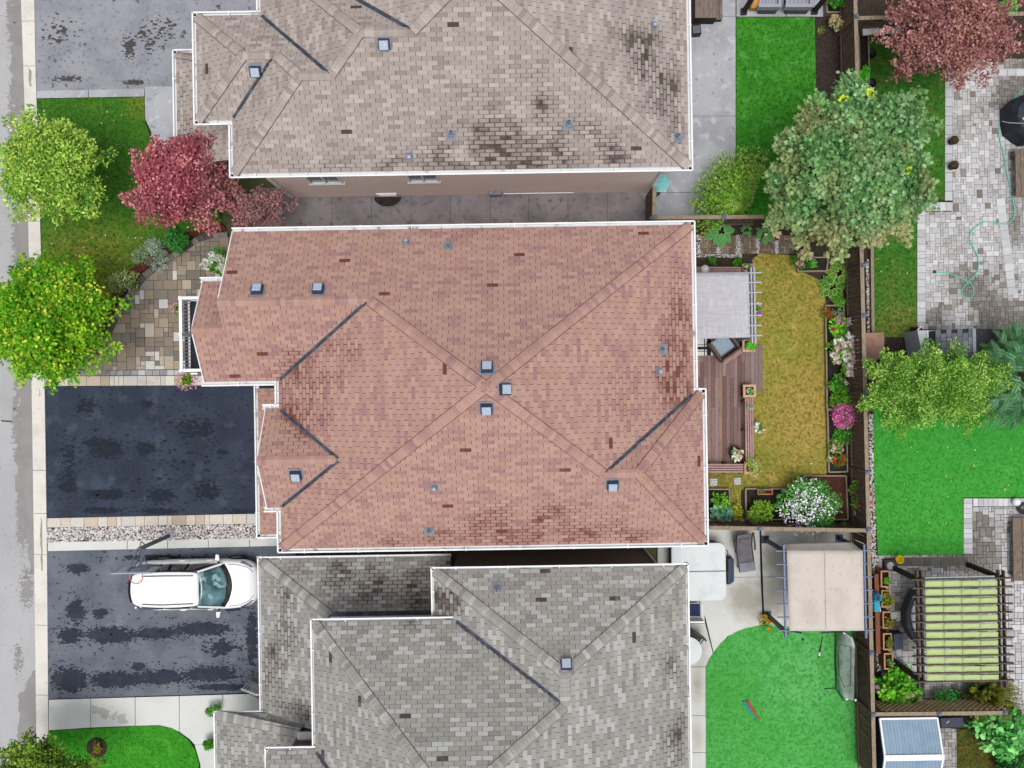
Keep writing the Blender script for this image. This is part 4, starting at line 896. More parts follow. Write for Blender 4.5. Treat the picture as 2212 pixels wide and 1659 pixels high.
for k in range(9):
    t = math.pi * k / 8; t2 = math.pi * (k + 1) / 8
    if k < 8: well.beam((-4.55 - .55 * math.cos(t), 7.12 - .42 * math.sin(t), .05), (-4.55 - .55 * math.cos(t2), 7.12 - .42 * math.sin(t2), .05), .03, .16)
well.build('window_well', m_vent_grey, bei.root); MB().prism([(-4.55 - .52 * math.cos(math.pi * k / 10), 7.1 - .4 * math.sin(math.pi * k / 10)) for k in range(11)], 0, .035).build('window_well_gravel', m_bark, bei.root)
mt = MB().box(-.72, -.3, 6.98, 7.145, .35, .75).build('gas_meter', m_vent_grey, bei.root); MB().tube([(-.2, 7.06, .5), (2.4, 7.06, .5)], .025, 6).build('gas_pipe', m_white, mt); MB().tube([(-.5, 7.02, .0), (-.5, 7.02, .5), (-.2, 7.06, .5)], .025, 6).build('gas_pipe', m_vent_grey, mt)

# ---- the grey roofed house
gry = House('brick_house', 'house with the grey shingle roof at the bottom, behind the white car', m_brick_dark, (0, -11, 0), pal_grey, m_under, m_shingle,
            [(-5.0, -6.6, 3.4, 1.0, 1.0), (-3.3, -6.9, 1.3, .9, .7), (-7.8, -8.2, .6, 2.2, .75), (-8.2, -10, .9, 2.2, .75), (-7.2, -10.9, .9, .7, .75), (-1.9, -6.9, .45, .7, .9), (5.0, -10.4, .5, 2.4, .8), (4.2, -11.4, .9, 1.2, .45), (4.6, -8.6, .8, .8, .35), (-9.6, -12.4, .8, 1.2, .6), (-1.3, -7.9, .9, .4, .25)], 14)
G = gry.face; F5 = 5.8; ga = (-1.895, -11.755, 8.846)
G([(-2.55, -5.85, EZ), (5.38, -5.85, EZ), (1.42, -8.58, 7.32)])
G([(-2.55, -5.85, EZ), (1.42, -8.58, 7.32), (1.42, -9.54, 7.32), (-1.895, -7.34, F5), (-2.55, -7.34, EZ)])
G([(-6.31, -7.34, F5), (-1.895, -7.34, F5), (1.42, -9.54, 7.32), ga])
G([(5.38, -5.85, EZ), (1.42, -8.58, 7.32), (1.42, -9.54, 7.32), ga, (5.38, -17.7, EZ)])
G([(-6.31, -7.34, F5), ga, (-6.31, -16.17, F5), (-6.31, -14.14, F5), (-4.9, -12.73, 6.77), (-6.31, -11.32, F5)])
G([(-7.8, -11.32, F5), (-6.31, -11.32, F5), (-4.9, -12.73, 6.77), (-7.8, -12.73, 6.77)])
G([(-7.8, -14.14, F5), (-6.31, -14.14, F5), (-4.9, -12.73, 6.77), (-7.8, -12.73, 6.77)])
G([ga, (-6.31, -16.17, F5), (5.38, -17.7, EZ)])
G([(-8.76, -5.92, 2.9), (-2.2, -5.92, 2.9), (-2.2, -7.6, 3.908), (-6.2, -7.6, 3.908)])
G([(-8.76, -5.92, 2.9), (-6.2, -7.6, 3.908), (-6.2, -11.6, 3.908), (-8.76, -11.25, 2.9)])
G([(-10.35, -11.22, 2.9), (-7.3, -11.6, 3.66), (-7.3, -16, 3.66), (-10.35, -16, 2.9)])
G([(-10.35, -11.22, 2.9), (-8.0, -11.22, 2.95), (-7.1, -11.3, 3.35), (-7.3, -11.6, 3.66)])
gry.finish_roof([((-2.55, -5.85, EZ), (1.42, -8.58, 7.32), 0, 0), ((5.38, -5.85, EZ), (1.42, -8.58, 7.32), 0, 0), ((1.42, -8.58, 7.32), (1.42, -9.54, 7.32), 0, 0), ((1.42, -9.54, 7.32), ga, 0, 0), ((-6.31, -7.34, F5), ga, 0, 0), ((-8.76, -5.92, 2.9), (-6.2, -7.6, 3.908), 0, 0), ((-10.35, -11.22, 2.9), (-7.3, -11.6, 3.66), 0, 0), ((-7.8, -12.73, 6.77), (-4.9, -12.73, 6.77), 0, 0)])
gry.valley((-1.85, -7.37, F5 + .03), (1.36, -9.5, 7.29), .13); gry.valley((-6.27, -11.36, F5 + .03), (-4.95, -12.68, 6.75), .13)
for a, b, o, z, ea, eb in (((-2.55, -5.85), (5.38, -5.85), (0, 1), EZ, .125, .125), ((5.38, -5.85), (5.38, -17.7), (1, 0), EZ, .125, 0), ((-2.55, -5.85), (-2.55, -7.3), (-1, 0), EZ, .125, 0), ((-6.31, -7.34), (-1.95, -7.34), (0, 1), F5, .125, 0), ((-6.31, -7.34), (-6.31, -11.2), (-1, 0), F5, .125, 0),
                   ((-7.8, -11.32), (-6.31, -11.32), (0, 1), F5, .1, 0), ((-7.8, -11.32), (-7.8, -14.1), (-1, 0), F5, .125, 0), ((-8.76, -5.92), (-2.2, -5.92), (0, 1), 2.9, .125, 0), ((-8.76, -5.92), (-8.76, -11.1), (-1, 0), 2.9, .125, 0), ((-10.35, -11.22), (-8.76, -11.22), (0, 1), 2.9, .125, 0), ((-10.35, -11.22), (-10.35, -16), (-1, 0), 2.9, .125, 0)):
    gry.gutter(a, b, o, z, ea=ea, eb=eb, w=.11)
gry.walls([(-2.12, 4.95, -17.2, -6.28, 5.42), (-5.9, -2.12, -15.8, -7.78, 5.72), (-7.4, -5.9, -13.7, -11.74, 5.72), (-8.3, -5.9, -11.0, -6.4, 2.8)], 5.42)
gry.soffit([(-2.53, -5.87), (5.36, -5.87), (5.36, -17.66), (-2.4, -17.0), (-2.4, -7.5), (-2.53, -7.5)], EZ)
gry.soffit([(-6.29, -7.36), (-2.3, -7.36), (-2.3, -16.4), (-6.29, -16.1), (-6.29, -14.1), (-7.78, -14.1), (-7.78, -11.34), (-6.29, -11.34)], F5)
MB().box(-6.15, -2.66, -7.74, -7.64, 3.85, 4.02).build('wall_flashing', m_white, gry.root); MB().box(-6.1, -2.66, -7.638, -7.5, 3.86, 3.955).build('wall_flashing', m_valley, gry.root)
pier = MB().box(-7.25, -6.2, -12.1, -11.62, 2.8, 4.0).build('parapet', m_brick_buff, gry.root); MB().box(-7.3, -6.2, -11.66, -11.45, 3.95, 4.08).build('parapet_cap', m_white, pier)
gry.vent(1223, 1436); gry.vent(1073, 1271, 'pipe')
for c, w, h, o in (((1.6, -6.28, 4.2), .9, 1.0, (0, 1)), ((4.95, -9.6, 1.4), 1.8, 1.8, (1, 0)), ((4.95, -9.6, 4.1), 1.5, 1.2, (1, 0)), ((-7.4, -12.7, 4.3), 1.3, 1.3, (-1, 0))): gry.window(c, w, h, o)
gry.downspout([(5.0, -5.8, 5.4), (4.9, -6.2, 5.1), (4.85, -6.22, 4.9), (4.85, -6.22, .1)])
gd = MB().box(-8.36, -8.302, -10.6, -7.0, 0.0, 2.3).build('garage_door', m_white, gry.root)
for k in range(4): MB().box(-8.375, -8.358, -10.55, -7.05, .06 + k * .57, .56 + k * .57).build('panel', m_white, gd)
# porch steps with white railing
m_step = M('weathered porch boards', S(158, 146, 134), [(6, .45, .65, S(126, 114, 104), 6, (1, 5, 1))], .85)
st = MB().box(-9.35, -8.82, -11.5, -10.98, 0, .9).build('porch_steps', m_step, gry.root)
for k in range(4): MB().box(-9.95 + k * .15, -9.352, -11.5 + .001 * k, -11.0, .001 + .18 * k, .18 * (k + 1)).build('step', m_step, st)
rl = MB(); rl.beam((-10.05, -10.98, 1.0), (-9.3, -10.94, 1.75), .06, .06); rl.beam((-9.3, -10.94, 1.75), (-8.85, -10.94, 1.75), .06, .06); ro = rl.build('railing', m_white, st)
for k in range(8): MB().beam((-10.0 + k * .13, -10.97, .1 + min(k, 5) * .12), (-10.0 + k * .13, -10.97, 1.03 + min(k, 5) * .125), .03, .03, (1, 0, 0)).build('baluster', m_white, ro)

# ------------------------------------------------------------------ fences
m_rail = M('weathered cap rail', S(158, 143, 122), [(5, .45, .65, S(134, 120, 100), 6, (4, 1, 1)), (14, .6, .75, S(110, 98, 82), 6)], .9, (50, .3))
m_board = M('dark fence board', S(120, 100, 88), [(4, .45, .65, S(84, 68, 60), 6, (6, 6, .6)), (12, .6, .75, S(140, 122, 108), 6, (5, 5, .6))], .9, (40, .4, (6, 6, 1)))
m_postcap = M('blue grey post cap', S(106, 120, 148), [(8, .5, .7, S(88, 100, 126))], .45, metal=.2)
def fence(label, a, b, posts, top=1.85, side=-1, lower=True, post_pts=None):
    """timber fence along a-b (survey px of the cap rail): boards on one face, posts with caps, rails"""
    A, B = Vector(P3(a[0], a[1], top)), Vector(P3(b[0], b[1], top)); d = (B - A); ln = d.length; d.normalize(); n = Vector((-d.y, d.x, 0)) * side
    base = (A + B) / 2; root = thing('fence', label, 'fence', (base.x, base.y, 0))
    MB().beam(A - Vector((0, 0, .02)), B - Vector((0, 0, .02)), .135, .045).build('cap_rail', m_rail, root)
    for z in (.35, 1.5):
        MB().beam((A.x, A.y, z), (B.x, B.y, z), .04, .09).build('rail', m_board, root)
    if lower: MB().beam(Vector((A.x, A.y, .09)) + n * .11, Vector((B.x, B.y, .09)) + n * .11, .05, .14).build('kick_board', m_rail, root)
    me = []
    for k in range(5):
        m = MB(); w = .128 + .006 * k / 4; m.box(-w / 2, w / 2, -.011, .011, 0, 1.66 + .02 * k); me.append(m.mesh('fence_board', m_board))
    k = 0; t = .07; ang = math.atan2(d.y, d.x)
    while t < ln - .05:
        p = A + d * t + n * (.045 + RND.uniform(0, .012)); inst('fence_board', me[k % 5], root, (p.x, p.y, .08 + RND.uniform(0, .03)), (RND.uniform(-.012, .012), RND.uniform(-.01, .01), ang)); t += .148; k += 1
    for pt in posts:
        q = P(pt[0], pt[1], top); po = MB().box(q[0] - .045, q[0] + .045, q[1] - .045, q[1] + .045, 0, top + .03).build('post', m_board, root)
        cap = MB(); cap.rbox((q[0], q[1], top + .03), (.15, .15, .03), ang); cap.rbox((q[0], q[1], top + .06), (.13, .13, .05), ang, cham=.04); cap.build('post_cap', m_postcap, po)
    return root
fence('long dark timber fence with pale cap rail running down between the back yards', (1847, -40), (1890, 1700), [(1849.5, 36), (1853.4, 182), (1859, 380), (1864, 573), (1866.3, 681), (1868, 850), (1873, 1020), (1874.5, 1143), (1882, 1410), (1886, 1543)], side=1)
fence('short fence with pale rail above the paved garden path, under the feathery shrub', (1413, 470), (1650, 468), [(1413, 470), (1564, 468)], side=1)
fence('dark gate fence closing the side path by the brick wall corner', (1414, 402), (1413, 466), [], side=-1, lower=False)
fence('timber fence behind the white flowered bush, above the concrete patio', (1533, 1140), (1874, 1146), [(1640, 1141)], side=-1)
fence('fence running behind the red leaved tree at the top right', (1853, 39), (2300, 27), [(1990, 35), (2150, 31)], side=1)
fence('low fence carrying the lattice above the blue shed', (1890, 1543), (2172, 1540), [(2028, 1541), (2171, 1539)], side=-1, lower=False)
# lattice leaning on that fence
m_lath = M('bare lattice lath', S(232, 204, 160), [(6, .45, .7, S(206, 178, 136))], .9)
lat = thing('lattice_trellis', 'pale criss cross lattice leaning on the fence above the blue shed', 'lattice', P3(2000, 1530, 0))
la, lb = P(1893, 1530, 1.2), P(2160, 1527, 1.2); LW = lb[0] - la[0]; Lh = 1.15
def lat_pt(u, v, o=0.0): return (la[0] + u, la[1] + .08 + o + (lb[1] - la[1]) * u / LW, .6 + v)
k = -Lh
while k < LW:
    u0, v0, u1, v1 = k, 0.0, k + Lh, Lh
    if u0 < 0: v0 -= u0; u0 = 0
    if u1 > LW: v1 -= (u1 - LW); u1 = LW
    if v1 > v0:
        MB().beam(lat_pt(u0, v0), lat_pt(u1, v1), .035, .012, (0, 1, 0)).build('lath', m_lath, lat)
        MB().beam(lat_pt(u0, Lh - v0, .014), lat_pt(u1, Lh - v1, .014), .035, .012, (0, 1, 0)).build('lath', m_lath, lat)
    k += .21
# timber retaining edge and pebbles right of the long fence
tb = MB().beam(P3(1880.5, 425, .12), P3(1884, 720, .12), .11, .2).build('timber_edging', m_rail); tag(tb, 'long sleeper edging the dark green grass beside the fence pebbles', 'timber edging')
for i, q in enumerate(([(1870, 560), (1879, 560), (1882, 718), (1874, 718)], [(1876, 895), (1886, 895), (1893, 1200), (1882, 1200)], [(1884, 1200), (1900, 1200), (1902, 1240), (1886, 1240)], [(1888, 1240), (1898, 1240), (1908, 1450), (1894, 1450)])):
    pebbles('pebbles', PL(q), (330, 620, 160, 420)[i], .022, .042, ('pebbles between fence rail and sleeper beside the dark grass', 'pebble strip between fence and bright turf', 'pebbles at the turf corner near the yellow bucket', 'pebbles behind the row of wooden planter boxes')[i], PT, 40 + i, .0 if i else .01)

# ------------------------------------------------------------------ deck, benches, planters behind the red roofed house
m_deck = M('brown deck board', None, [], .75, (25, .4, (14, 1, 1)), attr=True, grain=(16, .16), stain=(S(206, 160, 100), 2.2))
deck = thing('deck', 'brown stained timber deck behind the red roofed house', 'deck', P3(1560, 850, 0))
MB().prism(PL([(1500, 598), (1612, 598), (1614, 1018), (1500, 1018)], .25), 0, .22).build('deck_frame', M('deck frame', S(40, 30, 28)), deck)
def deck_board(x0, x1, y0, y1, z, col, seg):
    a, b = P(x0, y0, z), P(x1, y0, z); c, d_ = P(x1, y1, z), P(x0, y1, z)
    m = MB(); m.col = col; m.prism([(a[0] + .004, a[1]), (b[0] - .004, b[1]), (c[0] - .004, c[1]), (d_[0] + .004, d_[1])], z - .03, z).build('deck_board', m_deck, deck)
DT = [S(140, 116, 112), S(128, 103, 100), S(152, 130, 126), S(120, 92, 90), S(136, 112, 106)]
k = 0; x = 1496.0
while x < 1612:
    cuts = [585] + sorted(RND.sample([640, 700, 782, 815, 812, 880], 2)) + [1002]
    for a, b in zip(cuts[:-1], cuts[1:]):
        c = jit(RND.choice(DT), .1); deck_board(x, x + 8.1, a, b, .27 + RND.uniform(-.002, .002), (c[0], c[1], c[2], .42 if 1548 < x < 1558 and a > 760 else RND.choice([0, 0, .1, .2])), 0)
    x += 8.1; k += 1
MB().prism(PL([(1612, 745), (1646, 745), (1648, 846), (1614, 846)], .12), 0, .1).build('step_frame', M('step frame', S(52, 40, 38)), deck)
for i in range(4):
    x = 1613 + i * 8.6; c = jit(RND.choice([S(148, 128, 126), S(134, 114, 112), S(156, 136, 130)]), .06); deck_board(x, x + 8.6, 745, 846, .13, (c[0], c[1], c[2], .1), 0)
m_slat = M('bench slat', S(176, 144, 138), [(5, .45, .65, S(154, 122, 116), 6, (1, 1, 1)), (16, .6, .75, S(130, 100, 96))], .8)
m_redwood = M('red stained timber', S(104, 52, 46), [(5, .45, .7, S(80, 38, 36))], .8)
def bench(label, x0, x1, y0, y1, n, vert, z=.7):
    root = thing('bench', label, 'bench', P3((x0 + x1) / 2, (y0 + y1) / 2, 0))
    for i in range(n):
        if vert:
            a = x0 + (x1 - x0) * (i + .14) / n; b = x0 + (x1 - x0) * (i + .86) / n; q = PL([(a, y0), (b, y0), (b + 1.6, y1), (a + 1.6, y1)], z)
        else:
            a = y0 + (y1 - y0) * (i + .14) / n; b = y0 + (y1 - y0) * (i + .86) / n; q = PL([(x0, a), (x1, a), (x1, b), (x0, b)], z)
        MB().prism(q, z - .035, z).build('slat', m_slat, root)
    W = PL([(x0, y0), (x1, y0), (x1, y1), (x0, y1)], z)
    for t in (.06, .5, .94):
        if vert: p, q = [(W[0][j] + (W[3][j] - W[0][j]) * t) for j in (0, 1)], [(W[1][j] + (W[2][j] - W[1][j]) * t) for j in (0, 1)]
        else: p, q = [(W[0][j] + (W[1][j] - W[0][j]) * t) for j in (0, 1)], [(W[3][j] + (W[2][j] - W[3][j]) * t) for j in (0, 1)]
        MB().beam((p[0], p[1], z - .09), (q[0], q[1], z - .09), .05, .1).build('bearer', m_redwood, root)
        for e in (p, q): MB().box(e[0] - .04, e[0] + .04, e[1] - .04, e[1] + .04, 0, z - .14).build('leg', m_redwood, root)
    return root
bench('slatted bench at the end of the deck above the grey canopy', 1500, 1602, 576, 591, 4, False)
bench('long slatted bench along the right side of the deck beside the dry lawn', 1608.5, 1628, 859, 1000, 4, True)
bench('slatted bench across the lower end of the deck', 1528, 1606, 1001.5, 1022, 4, False)
m_planter = M('pale planter timber', S(206, 170, 138), [(7, .45, .7, S(184, 146, 114))], .8)
m_potwhite = M('glazed white pot', S(226, 228, 230, .85), [], .3)
def planter_box(label, x0, x1, y0, y1, z=.75, mat=None, side=None, name='planter_box', wall=.09, group=None, soil=None):
    q = PL([(x0, y0), (x1, y0), (x1, y1), (x0, y1)], z); xs = [p[0] for p in q]; ys = [p[1] for p in q]; X0, X1, Y0, Y1 = min(xs), max(xs), min(ys), max(ys)
    root = thing(name, label, 'planter', ((X0 + X1) / 2, (Y0 + Y1) / 2, 0), group); mat = mat or m_planter; side = side or m_redwood; w = wall
    for a in ((X0, X1, Y0, Y0 + w), (X0, X1, Y1 - w, Y1), (X0, X0 + w, Y0 + w + .002, Y1 - w - .002), (X1 - w, X1, Y0 + w + .002, Y1 - w - .002)): MB().box(a[0], a[1], a[2], a[3], z - .04, z).build('rim_board', mat, root)
    i = .025
    for a in ((X0 + i, X1 - i, Y0 + i, Y0 + i + .025), (X0 + i, X1 - i, Y1 - i - .025, Y1 - i), (X0 + i, X0 + i + .025, Y0 + i + .03, Y1 - i - .03), (X1 - i - .025, X1 - i, Y0 + i + .03, Y1 - i - .03)): MB().box(a[0], a[1], a[2], a[3], 0, z - .041).build('side_board', side, root)
    MB().box(X0 + .05, X1 - .05, Y0 + .05, Y1 - .05, 0, z - .16).build('soil', m_soil if soil is None else soil, root)
    return ((X0 + X1) / 2, (Y0 + Y1) / 2, z)
pb1 = planter_box('square wooden planter on the deck below the grey canopy corner', 1604, 1631, 731, 760)
pb2 = planter_box('square wooden planter on the deck at the top of the long bench', 1605.5, 1633, 831, 858)
pb3 = planter_box('square planter of purple and white petunias at the bench end above the canopy', 1604, 1630, 570, 594)
pb4 = planter_box('square planter under the pale green bushy plant at the bench corner', 1608, 1634, 998, 1024)
def pot(label, c, r, h, z0, mat, name='flower_pot', cat='pot'):
    o = MB().lathe((c[0], c[1], z0), [(r * .7, 0), (r * .85, h * .5), (r, h), (r * 1.06, h), (r * .92, h), (r * .88, h * .8), (0.01, h * .8)], 14).build(name, mat, None, True); return tag(o, label, cat)
pot('white glazed pot with big green leaves in the planter below the canopy', pb1, .14, .2, pb1[2] - .16, m_potwhite)
pot('small white pot in the planter beside the long bench', pb2, .12, .18, pb2[2] - .16, m_potwhite)
# pergola with the grey canopy
m_alu = M('grey aluminium', S(168, 170, 178), [(6, .5, .7, S(150, 152, 160))], .5, metal=.2)
m_canopy = M('pale grey canopy cloth', S(204, 203, 210), [(2.2, .45, .62, S(192, 191, 199), 5, (1, 7, 1)), (2.0, .5, .7, S(214, 214, 220), 5, (7, 1, 1))], .9, (14, .2), trans=.15)
def cloth(name, q, z, mat, parent, sag=.05, n=14, dz=(0, 0, 0, 0), waves=0.0, thick=.012):
    """hung cloth over the quad q (world corners, anticlockwise)"""
    vs = []; 
    for j in range(n + 1):
        for i in range(n + 1):
            u, v = i / n, j / n; w = ((1 - u) * (1 - v), u * (1 - v), u * v, (1 - u) * v)
            x = sum(w[k] * q[k][0] for k in range(4)); y = sum(w[k] * q[k][1] for k in range(4)); h = sum(w[k] * dz[k] for k in range(4))
            vs.append((x, y, z + h - sag * 4 * u * (1 - u) * 4 * v * (1 - v) + waves * math.sin(u * 9) * .5 + .012 * fbm(x * 2, y * 2, 2, 2)))
    fs = [(j * (n + 1) + i, j * (n + 1) + i + 1, (j + 1) * (n + 1) + i + 1, (j + 1) * (n + 1) + i) for j in range(n) for i in range(n)]
    o = MB().add(vs, fs).build(name, mat, parent, True); md = o.modifiers.new('t', 'SOLIDIFY'); md.thickness = thick; return o
pg = thing('pergola', 'grey pergola with pale grey canopy against the red roofed house', 'pergola', P3(1570, 660, 0)); PZ = 2.55
cloth('canopy', PL([(1490, 733), (1619, 729), (1617, 590), (1490, 591)], PZ), PZ + .11, m_canopy, pg, .03, dz=(0, -.0, -.05, -.02))
for x in (1622.5, 1629):
    MB().beam(P3(x - 1, 578, PZ - .1), P3(x + 2, 742, PZ - .1), .06, .14).build('beam', m_alu, pg)
for y in (590, 611, 632.5, 657, 682, 703.5, 725.5):
    MB().beam(P3(1490, y + 1, PZ), P3(1646, y - .5, PZ), .045, .09).build('rafter', m_alu, pg)
for y in (592, 728):
    c = P(1626, y, PZ); MB().box(c[0] - .05, c[0] + .05, c[1] - .05, c[1] + .05, .25, PZ - .18).build('post', m_alu, pg)
# rug and wicker armchair
m_rugw = M('rug weave', S(222, 222, 222), [(20, .5, .7, S(206, 206, 206))], .95)
m_rugb = M('rug black stripe', S(34, 34, 36), [(20, .5, .7, S(60, 60, 62))], .95)
rq = PL([(1496, 690), (1584, 690), (1584, 768), (1496, 768)], .28); rug = MB().prism(rq, .272, .281).build('rug', m_rugw); tag(rug, 'black and white plaid rug on the deck under the wicker armchair', 'rug')
for a, b in ((1527, 1536), (1521, 1523), (1540, 1542)): MB().prism(PL([(a, 690), (b, 690), (b, 768), (a, 768)], .283), .2812, .2836).build('stripe', m_rugb, rug)
for a, b in ((749, 755), (744, 745.5), (758, 759.5), (718, 724)): MB().prism(PL([(1496, a), (1584, a), (1584, b), (1496, b)], .285), .2814, .2848).build('stripe', m_rugb, rug)
m_wick = M('brown wicker', S(108, 88, 82), [(30, .45, .65, S(78, 62, 58), 3), (8, .5, .7, S(128, 108, 100))], .8, (60, .6))
m_cush = M('pale blue cushion', S(152, 170, 184), [(6, .5, .7, S(140, 158, 174))], .9, (40, .3))
def armchair(c, ang, label, z0=.285):
    root = thing('armchair', label, 'chair', (c[0], c[1], z0)); f = lambda x, y: (c[0] + x * math.cos(ang) - y * math.sin(ang), c[1] + x * math.sin(ang) + y * math.cos(ang), 0)
    for x, y in ((-.36, -.34), (.36, -.34), (-.36, .34), (.36, .34)): p = f(x, y); MB().rbox(p, (.06, .06, .3), ang, z0).build('leg', m_wick, root)
    MB().rbox(f(0, 0), (.78, .72, .1), ang, z0 + .26).build('seat', m_wick, root)
    for s_ in (-1, 1): MB().rbox(f(s_ * .4, 0), (.09, .76, .36), ang, z0 + .26, .02).build('armrest', m_wick, root)
    bk = MB().rbox(f(0, -.4), (.86, .08, .5), ang, z0 + .3, .02).build('backrest', m_wick, root)
    for k in range(5): MB().rbox(f(0, -.46 - k * .035), (.8, .022, .03), ang, z0 + .66 - k * .07).build('back_slat', m_slat, bk)
    MB().rbox(f(0, .06), (.64, .64, .14), ang, z0 + .362, .04).build('cushion', m_cush, root)
armchair(P(1563, 747, .7), math.radians(35), 'brown wicker armchair with pale blue cushion half under the grey canopy')
# garden clogs and a round ornament
hat = MB().lathe(P3(1523, 581, .7), [(.14, .0), (.15, .02), (.09, .03), (.07, .09), (.0, .11)], 14).build('sun_hat', m_potwhite, None, True); tag(hat, 'white sun hat lying on the bench above the canopy', 'hat')

# raised beds and garden edging of the back yard
m_bedsoil = M('dark bed soil', S(48, 40, 38), [(9, .45, .65, S(32, 28, 28)), (25, .58, .75, S(86, 78, 72))], .95, (50, .8))
m_bedred = M('red brown mulch', S(84, 46, 38), [(14, .45, .65, S(60, 32, 28)), (30, .6, .75, S(106, 66, 54))], .95, (50, .7))
def raised_bed(label, pts, z=.22, w=.05, soil=None, mat=None):
    q = PL(pts, z); c = (sum(p[0] for p in q) / len(q), sum(p[1] for p in q) / len(q)); root = thing('raised_bed', label, 'raised bed', (c[0], c[1], 0))
    for i in range(len(q)):
        a, b = q[i], q[(i + 1) % len(q)]; MB().beam((a[0], a[1], z / 2 + .001 * i), (b[0], b[1], z / 2 + .001 * i), w, z).build('board', mat or m_rail, root)
    MB().prism([(c[0] + (p[0] - c[0]) * .985, c[1] + (p[1] - c[1]) * .985) for p in q], 0, z - .06).build('soil', soil or m_bedsoil, root); return root
raised_bed('narrow raised bed of perennials and white hydrangeas along the fence', [(1784, 660), (1823, 660), (1826, 884), (1787, 884)], soil=m_bedsoil)
raised_bed('raised bed of pink and red flowers at the lower end of the fence border', [(1788, 886), (1829, 886), (1831, 1019), (1791, 1020)])
raised_bed('corner raised bed with pink flowers below the maple', [(1724, 556), (1724, 586), (1786, 585), (1790, 556)])
raised_bed('raised vegetable bed beside the house corner', [(1520, 1057), (1576, 1057), (1577, 1121), (1520, 1122)])
raised_bed('raised bed of bare dark soil left of the white flowered bush', [(1611, 1056), (1700, 1056), (1702, 1122), (1612, 1122)])
raised_bed('raised bed of red brown mulch right of the white flowered bush', [(1734, 1028), (1828, 1028), (1832, 1122), (1736, 1124)], soil=m_bedred)
tr = planter_box('small terracotta trough standing on the bare raised bed', 1637, 1669.5, 1057, 1068.5, .42, M('terracotta', S(192, 120, 96)), M('terracotta side', S(170, 100, 80)), 'planter_trough', .025)
# stepping stones
m_cast = M('cast stepping stone', S(206, 206, 206), [(8, .5, .7, S(186, 186, 186))], .85); 
for i, (x, y) in enumerate(((1541, 1041), (1592, 1039))):
    c = P(x, y); st_ = thing('stepping_stone', ('cracked pattern stepping stone nearest the house corner', 'cracked pattern stepping stone further from the house')[i], 'stepping stone', (c[0], c[1], 0.03), 'stepping stones in the dry lawn')
    MB().rbox((c[0], c[1], .0), (.28, .28, .055), 0).build('base', m_joint, st_)
    ty = [-.135, -.05, .06, .135]
    for r_ in range(3):
        tx = [-.135] + sorted(RND.uniform(-.09, .09) for _ in range(2)) + [.135]
        for a, b in zip(tx[:-1], tx[1:]):
            if b - a > .03: MB().box(c[0] + a + .005, c[0] + b - .005, c[1] + ty[r_] + .005, c[1] + ty[r_ + 1] - .005, .05, .066).build('stone_chip', m_cast, st_)
bl = MB().blob(P3(1752, 1001.5, .06), .04, 3, .02, 10).build('ball', m_potwhite, None, True); tag(bl, 'small white ball lying on the dry lawn', 'ball')
wc = MB(); c = P(1838, 697, .4)
for t in range(9): wc.tube([(c[0] - .16 + .04 * t, c[1] - .14, .5), (c[0] - .16 + .04 * t, c[1] + .16, .5)], .008, 5)
wc.tube([(c[0] + .17 * math.cos(a * .5), c[1] + .05 + .17 * math.sin(a * .5), .75) for a in range(13)], .012, 6, closed=True)
for sx in (-.16, .16):
    for sy in (-.14, .16): wc.tube([(c[0] + sx, c[1] + sy, 0), (c[0] + sx, c[1] + sy, .5 if sy < 0 else .75)], .012, 6)
tag(wc.build('garden_chair', m_white), 'small white wire garden chair between flowers and fence', 'chair')

# ------------------------------------------------------------------ lower back yard: hot tub, lounger, beige pergola, sports things
m_tub = M('hot tub cover vinyl', S(214, 220, 221, .84), [(2, .5, .7, S(202, 208, 210, .84)), (22, .62, .75, S(180, 186, 188))], .5)
m_tubside = M('hot tub cabinet', S(70, 68, 70), [(6, .5, .7, S(56, 54, 56))], .7)
def rrect(x0, x1, y0, y1, r, n=5, corners=(1, 1, 1, 1)):
    out = []
    for (cx, cy, a0, on) in ((x1 - r, y1 - r, 0, corners[0]), (x0 + r, y1 - r, 90, corners[1]), (x0 + r, y0 + r, 180, corners[2]), (x1 - r, y0 + r, 270, corners[3])):
        if not on:
            sx = x1 if a0 in (0, 270) else x0; sy = y1 if a0 in (0, 90) else y0; out.append((sx, sy)); continue
        for k in range(n + 1): t = math.radians(a0 + 90 * k / n); out.append((cx + r * math.cos(t), cy + r * math.sin(t)))
    return out
tz = .95; a = P(1567.5, 1172.5, tz); b = P(1452, 1299, tz); X0, X1, Y0, Y1 = b[0], a[0], b[1], a[1]; ym = P(1500, 1234.5, tz)[1]
tub = thing('hot_tub', 'hot tub under a white folding cover between the two house corners', 'hot tub', ((X0 + X1) / 2, ym, 0))
MB().prism(rrect(X0 + .06, X1 - .06, Y0 + .06, Y1 - .06, .25), 0, tz - .12).build('cabinet', m_tubside, tub)
MB().prism(rrect(X0, X1, ym + .012, Y1, .24, 6, (1, 1, 0, 0)), tz - .118, tz, .02).build('cover_half', m_tub, tub)
MB().prism(rrect(X0, X1, Y0, ym - .012, .24, 6, (0, 0, 1, 1)), tz - .118, tz, .02).build('cover_half', m_tub, tub)
MB().tube([(X1 + .05, Y1 - .3, .4), (X1 + .06, Y1 - .3, 1.0), (X1 + .05, ym, 1.02)], .018, 6).build('cover_lifter', m_black, tub)
m_navy = M('navy resin', S(46, 60, 86), [(8, .5, .7, S(38, 50, 74))], .6)
q = PL([(1569, 1204), (1582, 1204), (1586, 1209), (1586, 1255), (1582, 1260), (1569, 1261)], .3)
stp = thing('tub_steps', 'dark blue step standing against the hot tub', 'step', (q[0][0], q[0][1], 0)); MB().prism(q, 0, .3, .02).build('tread', m_navy, stp); MB().prism([(p[0] * .5 + q[0][0] * .5, p[1]) for p in q], .3, .48, .02).build('upper_tread', m_navy, stp)
